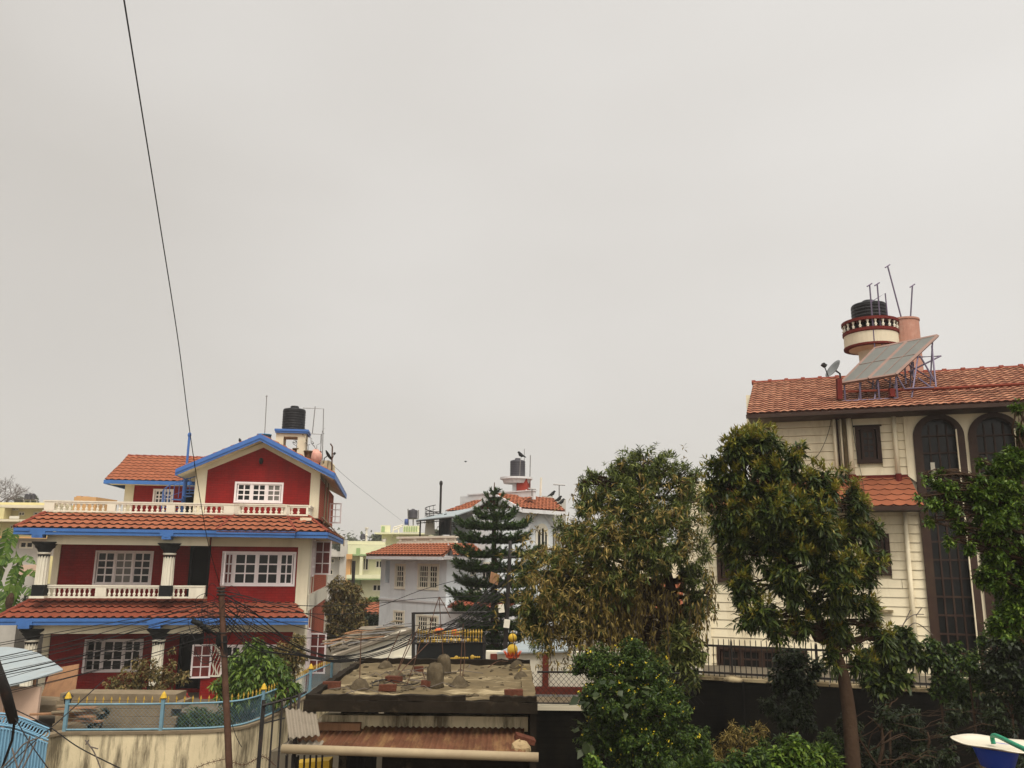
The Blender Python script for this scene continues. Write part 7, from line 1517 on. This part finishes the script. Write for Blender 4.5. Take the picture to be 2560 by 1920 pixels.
shrub('hanging_shrub', 'dark leafy shrub hanging beside the first railing bars', [blob(*v) for v in ((1700, 1600, 45, 15), (1690, 1660, 40, 15), (1740, 1630, 30, 15), (1650, 1640, 35, 15), (1720, 1690, 30, 15))], 'vine', (.13, .02), 430, 8, 65, W(1700, 1900, 15), long=True)
# plants along the bottom edge
Yb = 10.3
shrub('low_bush', 'bright young bush at the bottom edge, centre right', [blob(*v) for v in ((1990, 1870, 32, Yb), (1950, 1895, 30, Yb), (2030, 1900, 28, Yb), (1995, 1920, 40, Yb), (1930, 1925, 25, Yb))], 'bright', (.085, .018), 300, 9, 71, W(1990, 2100, Yb), spread=(30, 90))
shrub('low_bush', 'yellowish low bush at the bottom edge under the wall pier', [blob(*v) for v in ((1890, 1895, 32, Yb), (1840, 1905, 28, Yb), (1870, 1930, 35, Yb), (1800, 1925, 28, Yb))], 'shrub', (.08, .016), 300, 8, 72, W(1870, 2100, Yb))
shrub('low_bush', 'bright green sprig at the bottom edge below the broad dark leaves', [blob(*v) for v in ((1480, 1900, 20, Yb), (1500, 1925, 22, Yb), (1465, 1925, 15, Yb))], 'bright', (.065, .017), 110, 9, 73, W(1485, 2100, Yb))
shrub('dry_bush', 'brown dried bush against the dark wall below the pier', [blob(*v) for v in ((1830, 1840, 35, 12.6), (1880, 1860, 35, 12.6), (1790, 1880, 30, 12.6), (1900, 1820, 22, 12.6))], 'vinedry', (.10, .008), 240, 6, 74, W(1840, 2100, 12.6))
for i, (px0, py0, px1, py1, lab) in enumerate(((2195, 1960, 2215, 1760, 'pale thin stem right of the mango trunk, forking near its top'), (2330, 1960, 2318, 1830, 'thin grey stake standing right of the forked stem'))):
    r_ = random.Random(i); m = MB(); b = W(px0, py0, 13.2); p1 = W(px1, py1, 13.2)
    q_ = limb(m, (0, 0, 0), p1-b, .035, .014, r_, .06); 
    if i == 0: limb(m, q_[8], W(2245, 1745, 13.2)-b, .014, .006, r_, .1); limb(m, q_[6], W(2170, 1790, 13.2)-b, .014, .006, r_, .1)
    tag(m.build('sapling', M['bark'], None, True, b), lab, 'stem', 'bare stems by the mango trunk')
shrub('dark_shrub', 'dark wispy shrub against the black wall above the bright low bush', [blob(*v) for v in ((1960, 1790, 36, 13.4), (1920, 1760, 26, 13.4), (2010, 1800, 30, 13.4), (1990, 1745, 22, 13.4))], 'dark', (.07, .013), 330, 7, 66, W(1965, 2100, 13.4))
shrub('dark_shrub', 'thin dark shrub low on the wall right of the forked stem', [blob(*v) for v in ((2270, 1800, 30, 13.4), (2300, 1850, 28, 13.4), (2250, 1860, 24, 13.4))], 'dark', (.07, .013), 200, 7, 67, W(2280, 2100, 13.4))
for i_, (px_, py_, lab) in enumerate(((2060, 1885, 'leafy sprig at the bottom edge just left of the mango trunk'), (1760, 1905, 'tall yellowish weeds at the bottom edge, right of the flowering climber'), (1700, 1925, 'grassy weeds at the bottom edge under the flowering climber'))):
    shrub('weeds', lab, [blob(px_, py_, 24, 10.6), blob(px_+22, py_+18, 20, 10.6), blob(px_-20, py_+16, 20, 10.6)], 'bright' if i_ == 0 else 'shrub', (.10, .008), 170, 7, 75+i_, W(px_, 2100, 10.6), spread=(5, 60), sag=.0)
rgt = random.Random(91); tb = []
for k_i in range(26): tb.append(blob(rgt.uniform(2080, 2600), rgt.uniform(1780, 1960), rgt.uniform(18, 38), 13.0+rgt.uniform(-.5, .6)))
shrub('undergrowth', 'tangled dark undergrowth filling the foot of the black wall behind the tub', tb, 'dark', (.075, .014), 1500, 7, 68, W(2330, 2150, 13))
tb = [blob(rgt.uniform(1840, 2080), rgt.uniform(1800, 1900), rgt.uniform(16, 30), 12.8+rgt.uniform(-.4, .4)) for _ in range(10)]
shrub('undergrowth', 'dim weedy undergrowth between the brown dried bush and the mango trunk', tb, 'shrub', (.085, .010), 520, 7, 69, W(1960, 2150, 12.8), spread=(10, 80))
tb = [blob(2420, 1660, 26, 13.6), blob(2450, 1700, 30, 13.6), blob(2440, 1640, 20, 13.6), blob(2480, 1650, 24, 13.6), blob(2460, 1600, 20, 13.6)]
shrub('dark_shrub', 'dark shrub rising between the two arches over the railing', tb, 'shrub', (.075, .018), 330, 8, 70, W(2450, 2100, 13.6))
gr_ = np.random.RandomState(77); n = 5200; xs_ = gr_.uniform(2.2, 6.4, n); ys_ = gr_.uniform(9.2, 13.5, n)
# araucaria
AR = thing('conifer', 'dark green tiered conifer with upturned branches before the grey house', 'tree', W(1236, 1700, 27)); a0 = np.array(AR.location)
def av(px, py, d=0): return Vector(W(px, py, 27+d))-AR.location
m = MB(); m.tube([av(1236, 1750), av(1236, 1600), av(1235, 1450), av(1235, 1300), av(1236, 1206)], [.16, .13, .10, .06, .012], 8); m.build('trunk', M['bark'], AR, True)
Pn = []; Dn = []; m = MB(); rg = random.Random(5)
tiers = [(1222, 14, 5), (1238, 26, 6), (1258, 34, 7), (1284, 62, 8), (1310, 108, 10), (1344, 122, 10), (1380, 118, 10), (1416, 130, 11), (1454, 122, 10), (1490, 132, 11), (1525, 124, 10), (1560, 105, 10), (1588, 95, 8), (1614, 80, 7)]
for ti, (py_, hw2, nb_) in enumerate(tiers):
    c = av(1236, py_+8); Lm = PX(hw2, 27)*.98
    for b in range(nb_):
        an = 2*math.pi*(b+rg.uniform(-.25, .25))/nb_+ti*.7; d = Vector((math.cos(an), math.sin(an), 0)); L__ = Lm*rg.uniform(.72, 1.10); s_ = Vector((-d.y, d.x, 0))
        upn = .35 if ti < 4 else .12
        pts_ = cat_rom([c, c+d*L__*.35+Vector((0, 0, -.02*L__)), c+d*L__*.7+Vector((0, 0, .02*L__)), c+d*L__+Vector((0, 0, (.10+upn)*L__))], 5); m.tube(pts_, [.022-.001*i for i in range(len(pts_))], 4)
        subs = [(pts_, 1.0)]
        for u in (.35, .5, .65, .8):
            if ti < 3: break
            i = int(u*(len(pts_)-1))
            for sg in (-1, 1): q_ = pts_[i]; e_ = q_+(d*.55+s_*sg*.75).normalized()*L__*.38*(1.15-u)*1.6+Vector((0, 0, .07*L__)); subs.append(([q_.lerp(e_, k/5)+Vector((0, 0, -.03*math.sin(math.pi*k/5))) for k in range(6)], .8))
        for pp, w_ in subs:
            for a, b2 in zip(pp, pp[1:]):
                dd_ = (b2-a).normalized(); nk = max(5, int((b2-a).length/.0045))
                for _ in range(nk):
                    q_ = a.lerp(b2, rg.random()); o_ = Vector((rg.gauss(0, 1), rg.gauss(0, 1), rg.gauss(.25, 1))); o_ = (o_-dd_*o_.dot(dd_)).normalized(); Pn.append(q_); Dn.append(dd_*.9+o_*.8)
m.build('branches', M['bark'], AR); leaf_obj('crown', LM['arau'], np.array(Pn), np.array(Dn), (.13), .014, .0, .2, AR, 3)
# mango bush before the red house
shrub('mango_bush', 'bushy bright green mango in front of the ground floor bay of the red house', [blob(*v) for v in ((600, 1660, 38, 22.3), (570, 1700, 28, 22.3), (650, 1650, 38, 22.3), (640, 1700, 48, 22), (690, 1680, 36, 22.3), (600, 1740, 40, 22), (560, 1735, 20, 22), (670, 1740, 38, 22), (620, 1615, 14, 22.3), (720, 1720, 30, 22.2), (540, 1715, 12, 22), (645, 1610, 20, 22.4))], 'bright', (.17, .024), 900, 9, 81, W(630, 1830, 22.3), .05, 'tree', droop=.35, sag=.45, long=True, bark='bark')
shrub('brown_shrub', 'browning shrub behind the mango bush at the red house corner', [blob(*v) for v in ((730, 1625, 26, 23.2), (745, 1600, 18, 23.2), (725, 1660, 30, 23.2), (755, 1640, 16, 23.2), (700, 1630, 22, 23.2))], 'autumn', (.14, .02), 330, 8, 82, W(735, 1800, 23.2))
shrub('porch_shrub', 'sparse brownish shrub before the ground floor column of the red house', [blob(*v) for v in ((330, 1700, 40, 23.5), (370, 1670, 28, 23.5), (300, 1730, 35, 23.5), (400, 1690, 32, 23.5), (430, 1660, 14, 23.5), (350, 1740, 38, 23.5), (425, 1700, 22, 23.5), (430, 1625, 10, 23.5), (460, 1690, 20, 23.5), (280, 1705, 18, 23.5), (400, 1735, 30, 23.3), (345, 1650, 12, 23.5))], 'autumn', (.10, .026), 820, 5, 83, W(385, 1780, 23.5), .035)
shrub('porch_plant', 'low plant with red flowers behind the fence spikes', [blob(*v) for v in ((430, 1748, 16, 23), (460, 1742, 16, 23), (445, 1735, 12, 23))], 'red', (.07, .02), 90, 6, 84, W(445, 1790, 23))
shrub('garden_hedge', 'dark green plants massed behind the chain link under the mango bush', [blob(*v) for v in ((480, 1795, 26, 21.9), (520, 1800, 26, 21.9), (560, 1795, 26, 21.8), (600, 1790, 26, 22.2), (640, 1785, 26, 22.5), (450, 1800, 20, 21.9), (680, 1770, 24, 23), (500, 1785, 20, 22.2))], 'shrub', (.13, .013), 700, 7, 85, W(540, 1835, 22.2))
shrub('trailing_plant', 'grey green trailing plant on the slabs behind the fence', [blob(*v) for v in ((255, 1785, 14, 21.3), (240, 1800, 14, 21.3), (268, 1775, 10, 21.3), (225, 1815, 9, 21.2))], 'dark', (.06, .014), 150, 6, 86, W(245, 1830, 21.3))
# brown bush in the lane
shrub('lane_bush', 'large brownish overgrown bush between the red house and the grey house', [blob(*v) for v in ((850, 1470, 30, 33), (880, 1480, 28, 33), (840, 1520, 34, 33), (880, 1530, 36, 33), (905, 1510, 20, 33), (845, 1570, 34, 33), (890, 1570, 30, 33), (830, 1600, 20, 33))], 'autumn', (.17, .03), 1500, 6, 87, W(860, 1640, 33), .08, 'bush')
shrub('garden_shrub', 'green shrub before the low orange roofed shed', [blob(*v) for v in ((915, 1545, 16, 44), (935, 1550, 16, 44), (925, 1560, 14, 44))], 'dark', (.16, .04), 260, 6, 88, W(925, 1590, 44))
shrub('garden_shrub', 'light green grass bank under the green house', [blob(*v) for v in ((925, 1506, 12, 50), (945, 1507, 12, 50), (938, 1500, 10, 50))], 'bright', (.22, .04), 200, 6, 89, W(935, 1530, 50))
# banana plants at the left edge
BN = thing('banana_plant', 'banana plant with broad torn leaves beside the left columns of the red house', 'banana plant', W(30, 1560, 31)); rg = random.Random(3)
def bnv(px, py, d=0): return Vector(W(px, py, 31+d))-BN.location
def bleaf(pts_, wd_, seed, bn=BN, nm='leaf'):
    r_ = random.Random(seed); c = cat_rom([Vector(v) for v in pts_], 10); n = len(c); m = MB()
    for i in range(n-1):
        u0, u1 = i/(n-1), (i+1)/(n-1); w0 = wd_*math.sin(math.pi*min(1, u0*1.02+.04))**.6; w1 = wd_*math.sin(math.pi*min(.999, u1*1.02+.04))**.6
        d = (c[i+1]-c[i]).normalized(); s = d.cross(Vector((0, -.55, .8))).normalized(); dn = Vector((0, 0, -1))
        for sg in (-1, 1):
            if r_.random() < .12: continue
            m.cur = r_.random(); a = c[i]; b = c[i+1]-(c[i+1]-c[i])*r_.uniform(.0, .12); dr = r_.uniform(.25, .7)
            m.add([a, b, b+s*sg*w1+dn*w1*dr, a+s*sg*w0+dn*w0*dr], [(0, 1, 2, 3)])
    m.cur = .9; m.tube(c, [.022*(1-.8*i/n) for i in range(n)], 5); m.build(nm, LM['banana'], bn)
bleaf([bnv(20, 1560), bnv(30, 1500), bnv(45, 1440), bnv(40, 1370)], .30, 1); bleaf([bnv(15, 1540), bnv(30, 1440), bnv(60, 1390), bnv(95, 1415)], .24, 2); bleaf([bnv(-5, 1470, .3), bnv(10, 1400), bnv(35, 1345), bnv(50, 1300)], .26, 3)
bleaf([bnv(10, 1540), bnv(40, 1480), bnv(70, 1470), bnv(88, 1495)], .25, 4); bleaf([bnv(-30, 1420), bnv(0, 1400), bnv(30, 1396), bnv(70, 1400)], .22, 5); bleaf([bnv(0, 1560), bnv(-10, 1480), bnv(-20, 1400), bnv(5, 1310)], .28, 6); bleaf([bnv(20, 1550), bnv(20, 1500), bnv(5, 1470), bnv(-20, 1480)], .25, 7)
bleaf([bnv(25, 1530), bnv(55, 1440), bnv(80, 1425), bnv(92, 1450)], .2, 8); bleaf([bnv(-25, 1500, .2), bnv(-5, 1430, .2), bnv(20, 1330, .2), bnv(15, 1320, .2)], .25, 9)
m = MB(); m.tube([Vector((0, 0, -1.5)), bnv(22, 1540)], [.14, .09], 8); m.build('stem', M['bark'], BN, True); m = MB(); m.lathe(bnv(27, 1500), [(.02, -.35), (.12, -.3), (.17, -.1), (.15, .1), (.05, .25)], 10); m.build('fruit_bunch', M['bark'], BN)
shrub('garden_shrub', 'dark shrub at the foot of the banana leaves, left edge', [blob(*v) for v in ((70, 1500, 16, 33), (50, 1520, 18, 33), (20, 1530, 20, 33), (85, 1480, 10, 33))], 'dark', (.13, .03), 260, 6, 90, W(50, 1560, 33))
# bare tree far left
BR = thing('bare_tree', 'hazy leafless tree far off at the left edge above the yellow house', 'tree', W(-28, 1285, 75)); rg = random.Random(6); m = MB()
def grow(p_, d, L__, r_, dep):
    q_ = p_+d*L__; m.tube([p_, p_.lerp(q_, .5)+Vector((rg.gauss(0, .04), 0, rg.gauss(0, .04)))*L__, q_], [r_, r_*.85, r_*.7], 5 if dep < 3 else 3, False)
    if dep >= 6: return
    for _ in range(3 if dep < 5 else 4): v = (d+Vector((rg.gauss(0, .55), rg.gauss(0, .4), rg.gauss(.04, .42)))).normalized(); grow(q_, v, L__*rg.uniform(.62, .86), r_*.6, dep+1)
grow(Vector((0, 0, -2)), Vector((.1, 0, 1)), 1.7, .17, 0); grow(Vector((.2, 0, -.5)), Vector((.9, 0, .55)).normalized(), .9, .09, 1); m.build('branches', M['barkgrey'], BR)
# far trees and wood beyond the houses
far = [(905, 1375, 24, 120, 'hazy round tree on the skyline left of the green roof storey'), (872, 1352, 14, 130, 'small hazy tree on the skyline beside the far tank'), (848, 1362, 20, 125, 'hazy tree on the skyline right of the red house eaves'), (942, 1342, 14, 118, 'dark hazy tree touching the pale green roof storey'), (80, 1250, 11, 90, 'hazy tree behind the dark tanks of the yellow house'), (1090, 1340, 16, 110, 'faint tree beyond the grey house terrace'), (50, 1255, 9, 95, 'small hazy tree left of the tanks of the yellow house')]
for i, (px_, py_, rp, Y_, lab) in enumerate(far):
    bl = [blob(px_+rnd.uniform(-.6, .6)*rp, py_+rnd.uniform(-.4, .4)*rp, rp*rnd.uniform(.4, .7), Y_) for _ in range(6)]
    shrub('hazy_tree', lab, bl, 'far', (.45, .12), 420, 5, 100+i, W(px_, py_+60, Y_), .2, 'tree', 'hazy trees beyond the houses')
tl_m = []; r_ = np.random.RandomState(1); Pf = []
for px_ in np.arange(-200, 1800, 14): c = np.array(W(px_, 1372+8*math.sin(px_*.02)+r_.uniform(-6, 6), 210)); Pf.append(c+r_.normal(size=(90, 3))*np.array([1.6, 2, 1.3]))
Pf = np.concatenate(Pf); o = leaf_obj('far_wood', LM['far'], Pf, rng_unit(r_, len(Pf)), 1.1, .4, .1, .2, None, 2); tag(o, 'low hazy line of far trees along the horizon behind all the houses', 'trees', None, 'stuff')
# twigs at the lower left corner
pole_run('bare_twigs', 'thorny bare twigs rising before the blue gate at the lower left corner', 'twigs', [cat_rom([W(0, 1925, 9), W(35, 1890, 9), W(60, 1860, 9), W(95, 1845, 9)], 4), cat_rom([W(40, 1930, 9), W(60, 1890, 9), W(75, 1840, 9)], 4), [W(30, 1870, 9), W(45, 1925, 9)], [W(55, 1925, 9), W(90, 1855, 9)]], .008, 'barkgrey')
pole_run('bare_twigs', 'thorny bare twig before the stained wall, left of the pole', 'twigs', [cat_rom([W(213, 1850, 9.5), W(235, 1880, 9.5), W(253, 1925, 9.5)], 4), [W(224, 1866, 9.5), W(245, 1872, 9.5)], [W(222, 1850, 9.5), W(214, 1862, 9.5)]], .007, 'barkgrey')
# ------------------------------------------------------------------ haze
HZ = MB(); HZ.box(-150, 150, -8, 260, -4.5, 34); hz = HZ.build('haze', None); hz['kind'] = 'stuff'
mh = bpy.data.materials.new('haze'); mh.use_nodes = True; t_ = mh.node_tree; t_.nodes.clear(); oo = t_.nodes.new('ShaderNodeOutputMaterial'); pv = t_.nodes.new('ShaderNodeVolumePrincipled')
pv.inputs['Color'].default_value = (.98, .96, .92, 1); pv.inputs['Density'].default_value = .0008; pv.inputs['Anisotropy'].default_value = .1; t_.links.new(pv.outputs[0], oo.inputs['Volume']); hz.data.materials.append(mh)
